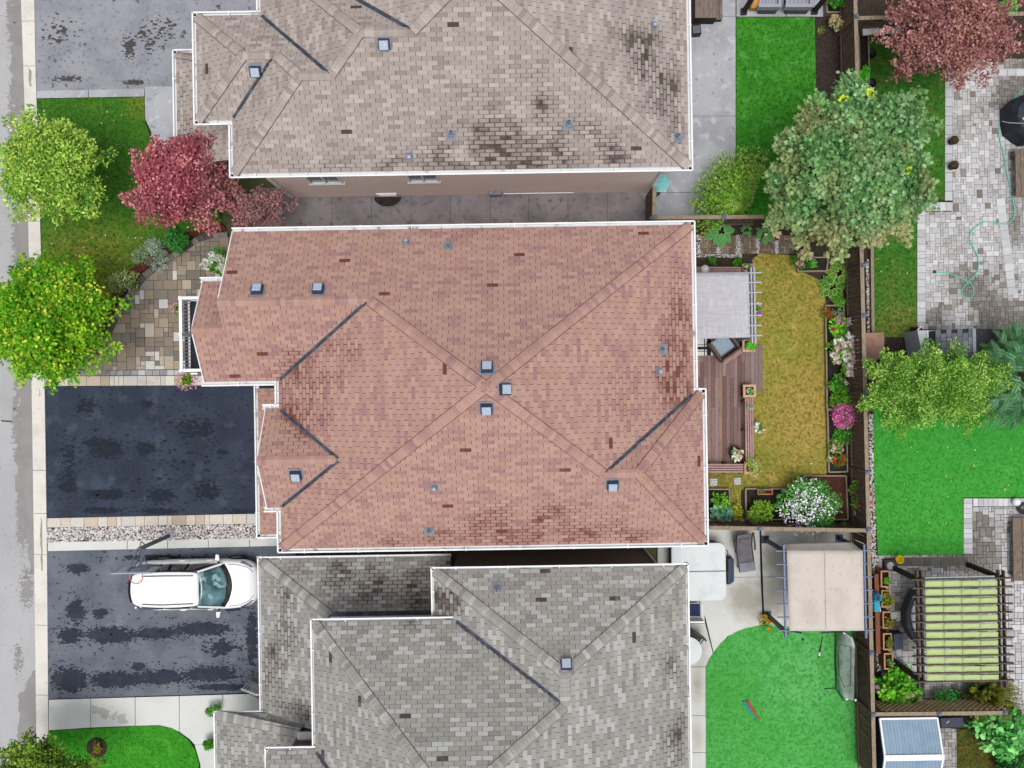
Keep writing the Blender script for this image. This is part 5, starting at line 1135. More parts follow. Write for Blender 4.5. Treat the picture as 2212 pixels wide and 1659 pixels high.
m_lounge = M('grey mesh sling', S(112, 108, 112), [(3, .45, .65, S(98, 94, 99), 4), (60, .5, .7, S(124, 120, 124))], .85)
m_loungecush = M('grey pad', S(136, 138, 150), [(3, .45, .65, S(124, 126, 138))], .85)
m_frame = M('dark metal frame', S(50, 48, 54), [], .45, metal=.3)
c = P(1609, 1192, .4); an = math.radians(7)
lo = thing('lounge_chair', 'grey mesh sun lounger on the pale concrete patio', 'lounger', (c[0], c[1], 0))
def lf(x, y, z): return (c[0] + x * math.cos(an) - y * math.sin(an), c[1] + x * math.sin(an) + y * math.cos(an), z)
for sx in (-1, 1):
    MB().tube([lf(sx * .29, -.72, .36), lf(sx * .29, .2, .4), lf(sx * .29, .7, .72)], .022, 6).build('side_rail', m_frame, lo)
    MB().tube([lf(sx * .36, .72, .62), lf(sx * .36, .3, .62), lf(sx * .36, .05, .5)], .03, 6).build('armrest', m_frame, lo)
    for y in (-.55, .35): MB().tube([lf(sx * .29, y, 0.04), lf(sx * .29, y, .38)], .02, 6).build('leg', m_frame, lo)
def sheetp(name, pts, mat, par, th=.03):
    m = MB(); n = len(pts) // 2; m.add(pts + [(p[0], p[1], p[2] - th) for p in pts], [(2 * i, 2 * i + 2, 2 * i + 3, 2 * i + 1) for i in range(n - 1)] + [(2 * n + 2 * i + 1, 2 * n + 2 * i + 3, 2 * n + 2 * i + 2, 2 * n + 2 * i) for i in range(n - 1)] + [(2 * i, 2 * n + 2 * i, 2 * n + 2 * i + 2, 2 * i + 2) for i in range(n - 1)] + [(2 * i + 3, 2 * n + 2 * i + 3, 2 * n + 2 * i + 1, 2 * i + 1) for i in range(n - 1)] + [(0, 1, 2 * n + 1, 2 * n), (2 * n - 1, 2 * n - 2, 4 * n - 2, 4 * n - 1)]); return m.build(name, mat, par)
sheetp('seat_sling', [lf(s_, y, z) for y, z in ((-.38, .395), (-.1, .385), (.2, .4)) for s_ in (-.27, .27)], m_lounge, lo); sheetp('backrest_sling', [lf(s_, y, z) for y, z in ((.22, .42), (.45, .56), (.7, .72)) for s_ in (-.27, .27)], m_lounge, lo)
sheetp('foot_pad', [lf(s_, y, z) for y, z in ((-.74, .42), (-.55, .44), (-.4, .43)) for s_ in (-.28, .28)], m_loungecush, lo, .06); MB().rbox(lf(0, .12, 0), (.42, .5, .03), an, .405, .012).build('cushion', m_lounge, lo); MB().rbox(lf(0, .47, 0), (.4, .12, .05), an, .6, .02).build('headrest', m_lounge, lo)
# beige pergola
m_blue = M('blue grey steel', S(104, 118, 146), [(8, .5, .7, S(90, 104, 130))], .45, metal=.2); m_bluedk = M('dark blue steel', S(52, 62, 82), [], .45, metal=.2)
m_beige = M('beige canopy cloth', S(212, 203, 194), [(1.2, .48, .66, S(202, 191, 182), 5), (5, .60, .74, S(188, 174, 163), 6), (.5, .5, .7, S(222, 212, 203))], .9, (10, .15), trans=.1)
LZ = 2.6
lp_ = thing('pergola', 'steel pergola with beige canopy over the concrete patio', 'pergola', P3(1735, 1245, 0))
cn = cloth('canopy', PL([(1704, 1362), (1865, 1361), (1862, 1189), (1698, 1189)], LZ), LZ + .08, m_beige, lp_, .06)
a_, b_ = PL([(1698, 1189), (1862, 1189)], LZ), PL([(1691, 1174), (1838, 1170)], LZ - .45)
cloth('canopy_end', [a_[0], a_[1], b_[1], b_[0]], LZ + .06, m_beige, lp_, .03, 8, (0, 0, -.45, -.45))
MB().tube([P3(1782, 1190, LZ + .09), P3(1783, 1275, LZ + .04), P3(1785, 1361, LZ + .09)], .012, 5).build('seam', m_beige, cn)
for x0, x1 in ((1692.5, 1697), (1866, 1870.5)): MB().beam(P3(x0, 1176, LZ - .06), P3(x1, 1378, LZ - .06), .06, .1).build('beam', m_blue, lp_)
for i in range(7):
    y = 1190 + i * 28.7; MB().beam(P3(1675 + i * .8, y, LZ), P3(1700 + i * .8, y, LZ), .035, .07).build('rafter_tail', m_blue, lp_); MB().beam(P3(1863 + i * .5, y - 1.5, LZ), P3(1884 + i * .6, y - 1.5, LZ), .035, .07).build('rafter_tail', m_blue, lp_)
for x, y in ((1652, 1165), (1657, 1328), (1812, 1163), (1817, 1326)):
    c = P(x, y, 0); po = MB().box(c[0] - .06, c[0] + .06, c[1] - .06, c[1] + .06, .03, LZ - .1).build('post', m_bluedk, lp_); MB().box(c[0] - .14, c[0] + .14, c[1] - .14, c[1] + .14, .03, .07).build('base_plate', m_bluedk, po)
    MB().beam((c[0], c[1], 2.0), (c[0] + (.5 if x < 1700 else -.5), c[1], LZ - .1), .05, .05).build('brace', m_bluedk, lp_)
# rebounder net, sports sticks, bats, balls
m_net = M('grey netting', S(226, 236, 230), [(90, .42, .58, S(190, 204, 198), 2, (1, .15, 1)), (3, .5, .7, S(156, 170, 166))], .9); m_green = M('dark green tube', S(28, 74, 56), [], .5)
rb = thing('rebounder_goal', 'grey net rebounder goal standing on the turf against the fence', 'goal', P3(1810, 1440, 0))
nb = [(1811, 1372), (1806, 1400), (1807, 1440), (1808, 1470), (1816, 1500), (1826, 1510)]; nt_ = [(1822, 1364), (1843, 1378), (1848, 1395), (1847, 1440), (1846, 1480), (1845, 1513)]
vs = []; n_ = len(nb)
for v_ in range(7):
    t = v_ / 6; h = .25 + 1.2 * t
    for k in range(n_): q0, q1 = P(nb[k][0], nb[k][1], .25), P(nt_[k][0], nt_[k][1], 1.45); vs.append((q0[0] + (q1[0] - q0[0]) * t, q0[1] + (q1[1] - q0[1]) * t, h + .16 * math.sin(t * 3.14) * math.sin(k * 3.14 / (n_ - 1))))
no = MB().add(vs, [(v_ * n_ + k, v_ * n_ + k + 1, (v_ + 1) * n_ + k + 1, (v_ + 1) * n_ + k) for v_ in range(6) for k in range(n_ - 1)]).build('net', m_net, rb, True); no.modifiers.new('t', 'SOLIDIFY').thickness = .01
MB().tube([P3(1814, 1392, 1.15), P3(1838, 1398, 1.25), P3(1838, 1450, 1.3), P3(1836, 1480, 1.3), P3(1824, 1485, 1.1), P3(1812, 1455, 1.0), P3(1811, 1410, 1.0)], .012, 6, closed=True).build('target_pocket_rim', m_black, no)
MB().tube([P3(1805, 1366, .05), P3(1804, 1420, .06), P3(1806, 1488, .06), P3(1822, 1512, .2)], .03, 6).build('base_tube', m_green, rb)
MB().tube([P3(1775, 1367, .05), P3(1820, 1365, .1)], .022, 6).build('foot', m_green, rb); MB().tube([P3(1781, 1488, .05), P3(1808, 1487, .08)], .022, 6).build('foot', m_green, rb)
for k in range(n_ - 1): MB().tube([P3(nt_[k][0], nt_[k][1], 1.45), P3(nt_[k + 1][0], nt_[k + 1][1], 1.45)], .018, 6).build('top_tube', m_frame, rb)
for p in ((1824, 1367), (1829, 1510), (1848, 1512)): MB().blob(P3(p[0], p[1], 1.3), .05, 3).build('clip', m_white, rb)
hb = MB().tube([P3(1777, 1374, .05), P3(1774, 1390, .05), P3(1771, 1405, .055), P3(1769, 1420, .06)], [.012, .016, .03, .036], 8).build('baseball_bat', m_black, None, True); tag(hb, 'thin black bat with a silver tip lying below the beige canopy', 'bat')
MB().tube([P3(1770.5, 1409, .06), P3(1769.4, 1417, .062)], .037, 8).build('grip_band', m_potwhite, hb)
m_bblue = M('blue plastic', S(30, 140, 190), [], .35); m_bred = M('red plastic', S(206, 44, 40), [], .35)
for (p, q, mt_, lb_) in (((1606, 1514), (1633, 1554), m_bblue, 'blue plastic toy bat lying on the turf'), ((1613, 1512), (1640, 1554), m_bred, 'red plastic toy bat lying on the turf')):
    A, Bv = Vector(P3(p[0], p[1], .07)), Vector(P3(q[0], q[1], .06)); o = MB().tube([A, A.lerp(Bv, .08), A.lerp(Bv, .45), A.lerp(Bv, .75), Bv], [.035, .045, .042, .022, .02], 8).build('toy_bat', mt_, None, True); tag(o, lb_, 'toy bat', 'toy bats on the turf')
    MB().blob(Bv, .03, 2, .05).build('knob', mt_, o, True)
o = MB().blob(P3(1734.5, 1382, .09), .05, 1, .02, 10).build('ball', M('blue rubber', S(40, 84, 150), [], .4), None, True); tag(o, 'small blue ball on the turf below the beige canopy', 'ball')
# chairs and round table by the grey roofed house
m_navycl = M('navy cushion', S(42, 54, 92), [(6, .5, .7, S(34, 44, 76))], .9)
def garden_chair(c, ang, label, frame, pad, two=True):
    root = thing('garden_chair', label, 'chair', (c[0], c[1], .03)); f = lambda x, y, z: (c[0] + x * math.cos(ang) - y * math.sin(ang), c[1] + x * math.sin(ang) + y * math.cos(ang), z)
    for sx in (-.27, .27):
        for sy in (-.25, .25): MB().tube([f(sx, sy, .03), f(sx, sy, .42)], .018, 6).build('leg', frame, root)
        MB().tube([f(sx, -.28, .62), f(sx, .28, .64)], .022, 6).build('armrest', frame, root)
    MB().rbox(f(0, 0, 0), (.54, .52, .04), ang, .4).build('seat', frame, root); MB().rbox(f(0, .29, 0), (.56, .05, .55), ang, .44).build('backrest', frame, root); MB().rbox(f(0, -.02, 0), (.46, .44, .07), ang, .442, .02).build('cushion', pad, root)
garden_chair(P(1498, 1318, .4), math.pi, 'pale framed chair with navy cushions below the hot tub', m_white, m_navycl); garden_chair(P(1496, 1380, .4), math.radians(-35), 'black patio chair beside the round table', m_black, m_black)
tbc = P(1486, 1406, .72); tb_ = thing('round_table', 'round white patio table half hidden under the grey eave', 'table', (tbc[0], tbc[1], .03)); MB().lathe((tbc[0], tbc[1], .7), [(.5, 0), (.52, .01), (.52, .03), (.0, .03)], 28).build('tabletop', m_tub, tb_); MB().tube([(tbc[0], tbc[1], .03), (tbc[0], tbc[1], .7)], .04, 8).build('leg', m_black, tb_)

# ------------------------------------------------------------------ right hand yard: brown pergola, planters, shed
m_brown = M('dark stained pergola timber', S(96, 84, 76), [(5, .45, .65, S(72, 62, 56), 6, (1, 6, 1)), (18, .6, .75, S(128, 116, 106))], .85); m_brownd = M('dark pergola post', S(52, 42, 38), [], .85)
m_lime = M('lime green canopy cloth', S(196, 216, 152), [(1.5, .45, .7, S(188, 208, 142), 4, (1, 6, 1))], .9, trans=.15)
bp = thing('pergola', 'dark timber pergola with lime green canopy strips', 'pergola', P3(2010, 1335, 0)); BZ = 2.55
for i in range(13):
    y = 1252 + i * 18.4; MB().beam(P3(1969 + i * .3, y, BZ + .1), P3(2186 + i * .3, y - 4, BZ + .1), .042, .12).build('rafter', m_brown, bp)
for x in (1979.5, 1989.5, 2156, 2167): MB().beam(P3(x, 1232, BZ - .06), P3(x + 5, 1486, BZ - .06), .05, .16).build('beam', m_brown, bp)
for i in range(12):
    y0, y1 = 1253.2 + i * 18.4, 1268.8 + i * 18.4 + (0 if i % 4 != 3 else -3); x0, x1 = 1994.5 + i * .35, 2151 + i * .3
    for k in range(4):
        xa, xb = x0 + (x1 - x0) * (k + .012) / 4, x0 + (x1 - x0) * (k + .988) / 4
        cloth('canopy_panel', PL([(xa, y1), (xb, y1 - .6), (xb, y0 - .6), (xa, y0)], BZ), BZ + .12, m_lime, bp, .03, 4, thick=.008)
MB().beam(P3(1997, 1249.5, BZ + .06), P3(2148, 1246, BZ + .06), .09, .06).build('canopy_bar', m_alu, bp)
for x, y in ((1923, 1223), (2089, 1219), (1929, 1427), (2094, 1424)):
    c = P(x, y, 0); MB().box(c[0] - .075, c[0] + .075, c[1] - .075, c[1] + .075, .03, BZ - .05).build('post', m_brownd, bp)
m_cedar = M('cedar planter', S(204, 158, 116), [(7, .45, .7, S(180, 132, 92))], .8); m_cedars = M('cedar planter side', S(150, 86, 60), [(7, .45, .7, S(126, 70, 50))], .85)
CED = []
for i, (x0, x1, y0, y1, lb_) in enumerate(((1903, 1922.5, 1233, 1268.5, 'cedar planter with leafy green plants nearest the yellow bucket'), (1904.5, 1924, 1275, 1312, 'cedar planter overflowing with yellow green foliage'), (1907, 1926.5, 1321, 1357.5, 'cedar planter beside the open newspaper'), (1908, 1926.5, 1368, 1404, 'cedar planter beside the dark storage box'), (1910, 1929.5, 1411, 1446, 'lowest cedar planter above the hydrangea'))):
    CED.append(planter_box(lb_, x0, x1, y0, y1, .62, m_cedar, m_cedars, wall=.05, group='cedar planters along the fence'))
m_rust = M('rusty orange board', S(148, 92, 68), [(4, .45, .65, S(128, 76, 56), 5, (6, 1, 1))], .85)
o = MB().beam(P3(1893, 1240, .4), P3(1897, 1412, .4), .16, .05).build('board_shelf', m_rust); tag(o, 'long rusty orange board lying along the fence behind the planters', 'board')
for y in (1245, 1325, 1405): MB().box(P(1895, y, .2)[0] - .06, P(1895, y, .2)[0] + .06, P(1895, y, .2)[1] - .06, P(1895, y, .2)[1] + .06, 0, .374).build('support', m_rust, o)
sf = thing('garden_sofa', 'dark grey curved wicker sofa half under the green canopy pergola', 'sofa', P3(1968, 1330, 0)); m_wickg = M('grey wicker', S(82, 84, 92), [(30, .45, .65, S(60, 62, 70), 3), (4, .5, .7, S(100, 102, 112))], .8, (60, .5))
arc = []; 
for k in range(13):
    t = -1 + 2 * k / 12; arc.append((1956 + 19 * t * t, 1330 + 52 * t))
for k in range(12):
    a, b = arc[k], arc[k + 1]; MB().beam(P3(a[0], a[1], .55), P3(b[0], b[1], .55), .14, .5).build('back_panel', m_wickg, sf)
MB().prism(PL([(a + 4, b) for a, b in arc] + [(1984, 1382), (1984, 1278)], .4), .05, .4).build('seat_base', m_wickg, sf); MB().prism(PL([(a + 11, b) for a, b in arc[1:-1]] + [(1982, 1372), (1982, 1288)], .5), .402, .55, .03).build('cushion', m_white, sf)
bx_ = thing('storage_box', 'dark blue grey storage box beside the cedar planters', 'box', P3(1942, 1386, 0)); q = PL([(1929, 1370), (1950, 1367), (1951, 1402), (1931, 1405)], .45); MB().prism(q, .03, .42).build('body', m_navy, bx_); MB().prism([(p[0] * 1.0006, p[1]) for p in q], .422, .47, .015).build('lid', M('box lid', S(70, 82, 98), [], .6), bx_)
npaper = thing('newspaper', 'open white newspaper lying beside the curved sofa', 'newspaper', P3(1938, 1331, .05)); c = P(1937, 1330, .1)
MB().rbox((c[0] - .09, c[1], .05), (.19, .26, .01), .1).build('page', m_rugw, npaper); MB().rbox((c[0] + .1, c[1] + .02, .05), (.19, .26, .012), .1).build('page', m_rugw, npaper); MB().rbox((c[0] + .1, c[1] - .16, .05), (.2, .06, .03), .3).build('folded_page', m_rugw, npaper)
m_yel = M('yellow plastic', S(246, 210, 20), [], .35)
c = P3(1937.5, 1206.5, .05); bk = MB().lathe(c, [(.1, 0), (.14, .26), (.155, .26), (.155, .28), (.13, .28), (.095, .05), (.0, .05)], 20).build('bucket', m_yel, None, True); tag(bk, 'bright yellow bucket on the dark paver border of the turf', 'bucket')
MB().tube([(c[0] - .155, c[1], c[2] + .27), (c[0] - .16, c[1] + .1, c[2] + .27), (c[0] - .06, c[1] + .17, c[2] + .26), (c[0] + .06, c[1] + .17, c[2] + .26), (c[0] + .155, c[1], c[2] + .27)], .008, 5).build('handle', m_yel, bk)
c = P3(1915, 1218, 0); bxp = thing('stone_stool', 'round pale stone disc on a dark plinth near the yellow bucket', 'stool', c); MB().rbox(c, (.36, .4, .3), 0).build('plinth', m_joint, bxp); MB().lathe((c[0], c[1], .302), [(.13, 0), (.145, .02), (.145, .07), (.12, .09), (.0, .09)], 18).build('disc', m_concgrey, bxp, True)
m_cyan = M('cyan plastic', S(40, 178, 206), [], .35)
c = P(1892, 1301, .6); cs = thing('toy_slide', 'cyan plastic toddler slide standing by the fence', 'toy', (c[0], c[1], 0)); MB().rbox((c[0], c[1] - .12, .02), (.22, .42, .7), 0, cham=.03).build('slide_body', m_cyan, cs)
for k in range(5): MB().rbox((c[0] - .01, c[1] - .28 + k * .075, .72), (.2, .035, .03), 0).build('rung', m_cyan, cs)
MB().lathe((c[0] + .01, c[1] + .22, .02), [(.13, 0), (.14, .8), (.12, .82), (.1, .7), (.0, .7)], 16).build('basket', m_bblue, cs, True); MB().lathe((c[0] + .01, c[1] + .22, .74), [(.1, 0), (.1, .01), (.0, .01)], 14).build('basket_hole', m_navy, cs)
MB().rbox((c[0] + .13, c[1] - .2, .05), (.03, .3, .6), .12).build('side_rail', m_potwhite, cs)
# shed
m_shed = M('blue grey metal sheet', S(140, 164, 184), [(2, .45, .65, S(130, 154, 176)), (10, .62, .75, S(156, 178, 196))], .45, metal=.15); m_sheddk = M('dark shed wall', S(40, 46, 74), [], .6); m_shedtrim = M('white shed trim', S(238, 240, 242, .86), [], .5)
sh = thing('garden_shed', 'blue grey metal garden shed with white trim in the lower right corner', 'shed', P3(1965, 1630, 0)); ez, rz = 1.85, 2.25
nw, ne = P(1899, 1552, ez), P(2024, 1550, ez); rw, re_ = P(1911, 1636.5, rz), P(2036, 1634.5, rz); sw, se = (nw[0], 2 * rw[1] - nw[1]), (ne[0], 2 * re_[1] - ne[1])
nw, ne, sw, se = (rw[0], nw[1]), (re_[0], ne[1]), (rw[0], 2 * rw[1] - nw[1]), (re_[0], 2 * re_[1] - ne[1])
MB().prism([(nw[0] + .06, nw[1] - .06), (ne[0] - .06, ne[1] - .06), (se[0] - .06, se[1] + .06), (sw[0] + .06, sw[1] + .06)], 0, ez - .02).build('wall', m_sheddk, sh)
for k in range(9):
    for (pa, pb, qa, qb) in ((nw, ne, rw, re_), (sw, se, rw, re_)):
        t, u = (k + .015) / 9, (k + .985) / 9; L_ = lambda a, b, t_, z: (a[0] + (b[0] - a[0]) * t_, a[1] + (b[1] - a[1]) * t_, z)
        v0 = [L_(pa, pb, t, ez), L_(pa, pb, u, ez), L_(qa, qb, u, rz), L_(qa, qb, t, rz)]; v1 = [(x, y, z + .03) for x, y, z in v0]; m = MB(); m.add(v0 + v1, [(0, 1, 2, 3), (4, 5, 6, 7), (0, 1, 5, 4), (1, 2, 6, 5), (2, 3, 7, 6), (3, 0, 4, 7)])
        v0 = [L_(pa, pb, (k + .5) / 9 - .008, ez + .03), L_(pa, pb, (k + .5) / 9 + .008, ez + .03), L_(qa, qb, (k + .5) / 9 + .008, rz + .03), L_(qa, qb, (k + .5) / 9 - .008, rz + .03)]; v1 = [(x, y, z + .012) for x, y, z in v0]; m.add(v0 + v1, [(4, 5, 6, 7), (0, 1, 5, 4), (1, 2, 6, 5), (2, 3, 7, 6), (3, 0, 4, 7)]); m.build('roof_panel', m_shed, sh)
for p, q in (((nw[0], nw[1], ez + .02), (ne[0], ne[1], ez + .02)), ((nw[0], nw[1], ez + .025), (rw[0], rw[1], rz + .025)), ((ne[0], ne[1], ez + .025), (re_[0], re_[1], rz + .025)), ((sw[0], sw[1], ez + .025), (rw[0], rw[1], rz + .025)), ((se[0], se[1], ez + .025), (re_[0], re_[1], rz + .025))): MB().beam(p, q, .06, .08).build('trim', m_shedtrim, sh)
MB().beam((rw[0] - .04, rw[1], rz + .045), (re_[0] + .04, re_[1], rz + .045), .2, .03).build('ridge_trim', m_shedtrim, sh)
q = PL([(2030, 1551), (2080, 1549), (2084, 1566), (2076, 1571), (2032, 1572)], .8); cb_ = thing('compost_bin', 'dark blue lidded bin between shed and fence', 'bin', (q[0][0], q[0][1], 0)); MB().prism(q, 0, .76).build('body', m_navy, cb_); MB().prism([(p[0] + (q[0][0] - p[0]) * .03, p[1]) for p in q], .762, .82, .02).build('lid', M('dark bin lid', S(44, 52, 70), [], .5), cb_)
bt = MB(); c = P3(2046, 1560, .825); bt.tube([(c[0] - .04, c[1] - .04, c[2] + .01), (c[0] + .0, c[1], c[2] + .01), (c[0] + .02, c[1] + .05, c[2] + .01)], .012, 5); bt.blob((c[0] + .03, c[1] + .03, c[2] + .02), .03, 2); tag(bt.build('garden_ornament', M('pale green ornament', S(196, 226, 196), [], .5)), 'small pale green ornament lying on the dark bin lid', 'ornament')
# small shingle roofed playhouse beyond the yellow green tree
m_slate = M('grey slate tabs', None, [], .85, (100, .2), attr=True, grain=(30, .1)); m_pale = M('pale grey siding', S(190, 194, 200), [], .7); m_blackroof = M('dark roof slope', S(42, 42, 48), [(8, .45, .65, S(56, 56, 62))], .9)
ph = thing('playhouse', 'small playhouse with grey shingle roof beside the yellow green tree', 'playhouse', P3(2085, 745, 0)); z1, z2 = 1.7, 2.2
pw = PL([(2020, 715), (2103, 712), (2103, 800), (2020, 800)], z1); MB().prism([pw[0], pw[1], pw[2], pw[3]], 0, z1 - .05).build('wall', m_sheddk, ph)
q = PL([(1982, 714), (2020, 713), (2020, 790), (1996, 790)], 1.2); MB().prism(q, 0, 1.2).build('porch_top', m_pale, ph); MB().beam((q[0][0] + .35, q[0][1], 1.22), (q[0][0] + .4, q[3][1], 1.22), .04, .03).build('porch_rail', m_white, ph)
lw, lr = P(2020, 713, z1)[0], P(2103, 712, z2)[0]; yt = P(2060, 712, z1)[1]; 
for i in range(7):
    for j in range(6):
        xa, xb = lw + (lr - lw) * i / 7, lw + (lr - lw) * (i + .96) / 7; ya, yb = yt - .28 * j - (.14 if i % 2 else 0), yt - .28 * (j + .96) - (.14 if i % 2 else 0)
        za, zb = z1 + (z2 - z1) * i / 7, z1 + (z2 - z1) * (i + .96) / 7; m = MB(); m.col = jit(RND.choice([S(112, 116, 126), S(102, 106, 116), S(120, 124, 134)]), .05)
        m.add([(xa, ya, za + .03), (xb, ya, zb + .015), (xb, yb, zb + .015), (xa, yb, za + .03), (xa, ya, za), (xb, ya, zb), (xb, yb, zb), (xa, yb, za)], [(3, 2, 1, 0), (0, 1, 5, 4), (1, 2, 6, 5), (2, 3, 7, 6), (3, 0, 4, 7)]).build('shingle', m_slate, ph)
MB().add([(lw, yt, z1 - .02), (lr, yt, z2 - .02), (lr, yt - 1.9, z2 - .02), (lw, yt - 1.9, z1 - .02)], [(0, 1, 2, 3)]).build('roof_deck', m_blackroof, ph)
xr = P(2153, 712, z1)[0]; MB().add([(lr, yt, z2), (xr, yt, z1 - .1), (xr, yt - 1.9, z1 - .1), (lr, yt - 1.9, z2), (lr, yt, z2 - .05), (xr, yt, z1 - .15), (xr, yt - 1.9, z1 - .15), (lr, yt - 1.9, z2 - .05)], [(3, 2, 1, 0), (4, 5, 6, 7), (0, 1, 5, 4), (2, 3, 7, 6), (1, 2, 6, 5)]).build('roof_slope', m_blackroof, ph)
MB().beam((lr, yt, z2 + .03), (lr, yt - 1.9, z2 + .03), .12, .03).build('ridge_cap', m_vent_grey, ph)
c = P3(1977, 712, .3); dn = thing('garden_post', 'brown post with a white chain at the corner of the paver patio', 'post', (c[0], c[1], 0)); MB().box(c[0] - .08, c[0] + .08, c[1] - .2, c[1] + .08, 0, .7).build('post', m_redwood, dn); MB().tube([(c[0] - .1, c[1] - .25, .2), (c[0] - .08, c[1] - .02, .72), (c[0] + .02, c[1] + .1, .74), (c[0] + .1, c[1] + .02, .72)], .035, 6).build('chain', m_potwhite, dn)
# loose slab, feeder, barbecue, benches, pots, hose
m_slabr = M('reddish stone slab', S(172, 134, 120), [(4, .45, .7, S(154, 116, 104)), (14, .62, .7, S(110, 80, 72))], .85)
q = PL([(1869, 719), (1908, 718), (1911, 732), (1909, 758), (1890, 785), (1869, 780)], .75); tp = thing('potting_table', 'reddish potting table top against the fence above the yellow green tree', 'table', (q[0][0], q[0][1], 0)); MB().prism(q, .7, .75, .01).build('tabletop', m_slabr, tp)
for p in q[:5:2]: MB().box(p[0] - .03 + (.1 if p[0] < 13.2 else -.1), p[0] + .03 + (.1 if p[0] < 13.2 else -.1), p[1] - .05, p[1] + .0, 0, .7).build('leg', m_slabr, tp)
c = P(1886, 1078, 1.9); fd = thing('post_lantern', 'brown box lantern with a pale top fixed to the fence beside the turf', 'lantern', (c[0], c[1], 1.4)); MB().rbox((c[0], c[1], 1.55), (.28, .52, .04), .02).build('roof_plate', m_slabr, fd); MB().rbox((c[0] - .02, c[1], 1.592), (.2, .36, .1), .02, cham=.05).build('roof_top', M('lantern brown', S(122, 92, 88), [], .7), fd); MB().rbox((c[0] - .04, c[1], 1.694), (.13, .17, .03), .02).build('cap', m_concgrey, fd); MB().rbox((c[0], c[1], 1.2), (.16, .24, .35), .02).build('lamp_body', m_redwood, fd)
m_cover = M('black grill cover', S(44, 50, 62), [(3, .45, .65, S(34, 38, 48)), (8, .6, .75, S(58, 66, 80))], .6, (6, .6))
gr = thing('barbecue', 'barbecue under a black cover beside the garden hose', 'barbecue', P3(2200, 270, 0)); gz = 1.05
q = PL([(2166, 235), (2190, 213), (2290, 210), (2290, 300), (2205, 314), (2190, 306), (2172, 290), (2164, 262)], .25); m = MB(); n = len(q); cx, cy = sum(p[0] for p in q) / n, sum(p[1] for p in q) / n
rings = [(1.0, .06), (.98, .5), (.95, .82), (.76, 1.02), (.42, 1.08)]
for k_, h in rings: m.v += [(cx + (p[0] - cx) * k_ * (1 + .04 * math.sin(i * 2.3 + h * 4)), cy + (p[1] - cy) * k_, h) for i, p in enumerate(q)]
m.f = [(r_ * n + i, r_ * n + (i + 1) % n, (r_ + 1) * n + (i + 1) % n, (r_ + 1) * n + i) for r_ in range(4) for i in range(n)] + [tuple(range(4 * n, 5 * n))]
m.build('cover', m_cover, gr, False); MB().tube([P3(2165, 262, .95), P3(2178, 265, 1.05), P3(2240, 268, 1.2)], .015, 5).build('strap', m_alu, gr); MB().blob(P3(2211, 256, 1.22), .05, 3).build('badge', M('pale tag', S(210, 220, 120), [], .6), gr)
m_bench = M('weathered bench timber', S(126, 110, 96), [(4, .45, .65, S(102, 88, 78), 6, (6, 1, 1)), (9, .62, .75, S(176, 164, 150), 5)], .85)
def block_bench(label, pts, z, n):
    q = PL(pts, z); root = thing('garden_bench', label, 'bench', (q[0][0], q[0][1], 0)); (x0, y0), (x1, y1) = q[0], q[2]
    for i in range(n): MB().box(x0 + (x1 - x0) * (i + .03) / n, x0 + (x1 - x0) * (i + .97) / n, min(y0, y1), max(y0, y1), z - .05, z).build('plank', m_bench, root)
    for t in (.1, .9): MB().box(x0 + .02, x1 - .02, y0 + (y1 - y0) * t - .05, y0 + (y1 - y0) * t + .05, 0, z - .05).build('leg', m_bench, root)
block_bench('weathered plank bench below the barbecue', [(2193, 322), (2250, 322), (2250, 424), (2193, 424)], .42, 5); block_bench('long pale plank bench beside the lower paver patio', [(2187, 1119), (2250, 1119), (2250, 1254), (2187, 1254)], .42, 3)
m_pot = M('dark clay pot', S(70, 56, 50), [(8, .45, .7, S(50, 40, 38))], .7)
POTS = []
for i, (x, y) in enumerate(((2059, 304), (2059, 358))): c = P(x, y, .25); POTS.append(c); pot(('dark clay pot of dry plants on the paver border nearest the red tree', 'dark clay pot of dry plants on the paver border further down')[i], c, .16, .3, .05, m_pot)
hz = .07; hose = [(2230, 178), (2205, 196), (2188, 215), (2172, 238), (2160, 254), (2157, 285), (2160, 305), (2168, 330), (2174, 370), (2180, 395), (2187, 430), (2193, 452), (2190, 470), (2178, 484), (2162, 484), (2140, 478), (2122, 480), (2108, 490), (2095, 503), (2094, 520), (2104, 536), (2112, 552), (2114, 570), (2112, 586), (2105, 596), (2095, 604), (2089, 613), (2080, 620), (2077, 632), (2082, 643), (2092, 645), (2102, 640), (2104, 625), (2099, 614), (2090, 608), (2075, 600), (2060, 593), (2045, 589), (2022, 588)]
def smooth(pts, it=2):
    for _ in range(it):
        out = [pts[0]]
        for a, b in zip(pts[:-1], pts[1:]): out += [(a[0] * .75 + b[0] * .25, a[1] * .75 + b[1] * .25), (a[0] * .25 + b[0] * .75, a[1] * .25 + b[1] * .75)]
        pts = out + [pts[-1]]
    return pts
o = MB().tube([P3(x, y, hz) for x, y in smooth(hose)], .02, 6).build('garden_hose', M('turquoise hose', S(96, 208, 190), [], .4), None, True); tag(o, 'turquoise garden hose winding over the paver patio', 'hose'); MB().tube([P3(2022, 588, hz), P3(2017, 587, hz)], .035, 8).build('nozzle', m_black, o)
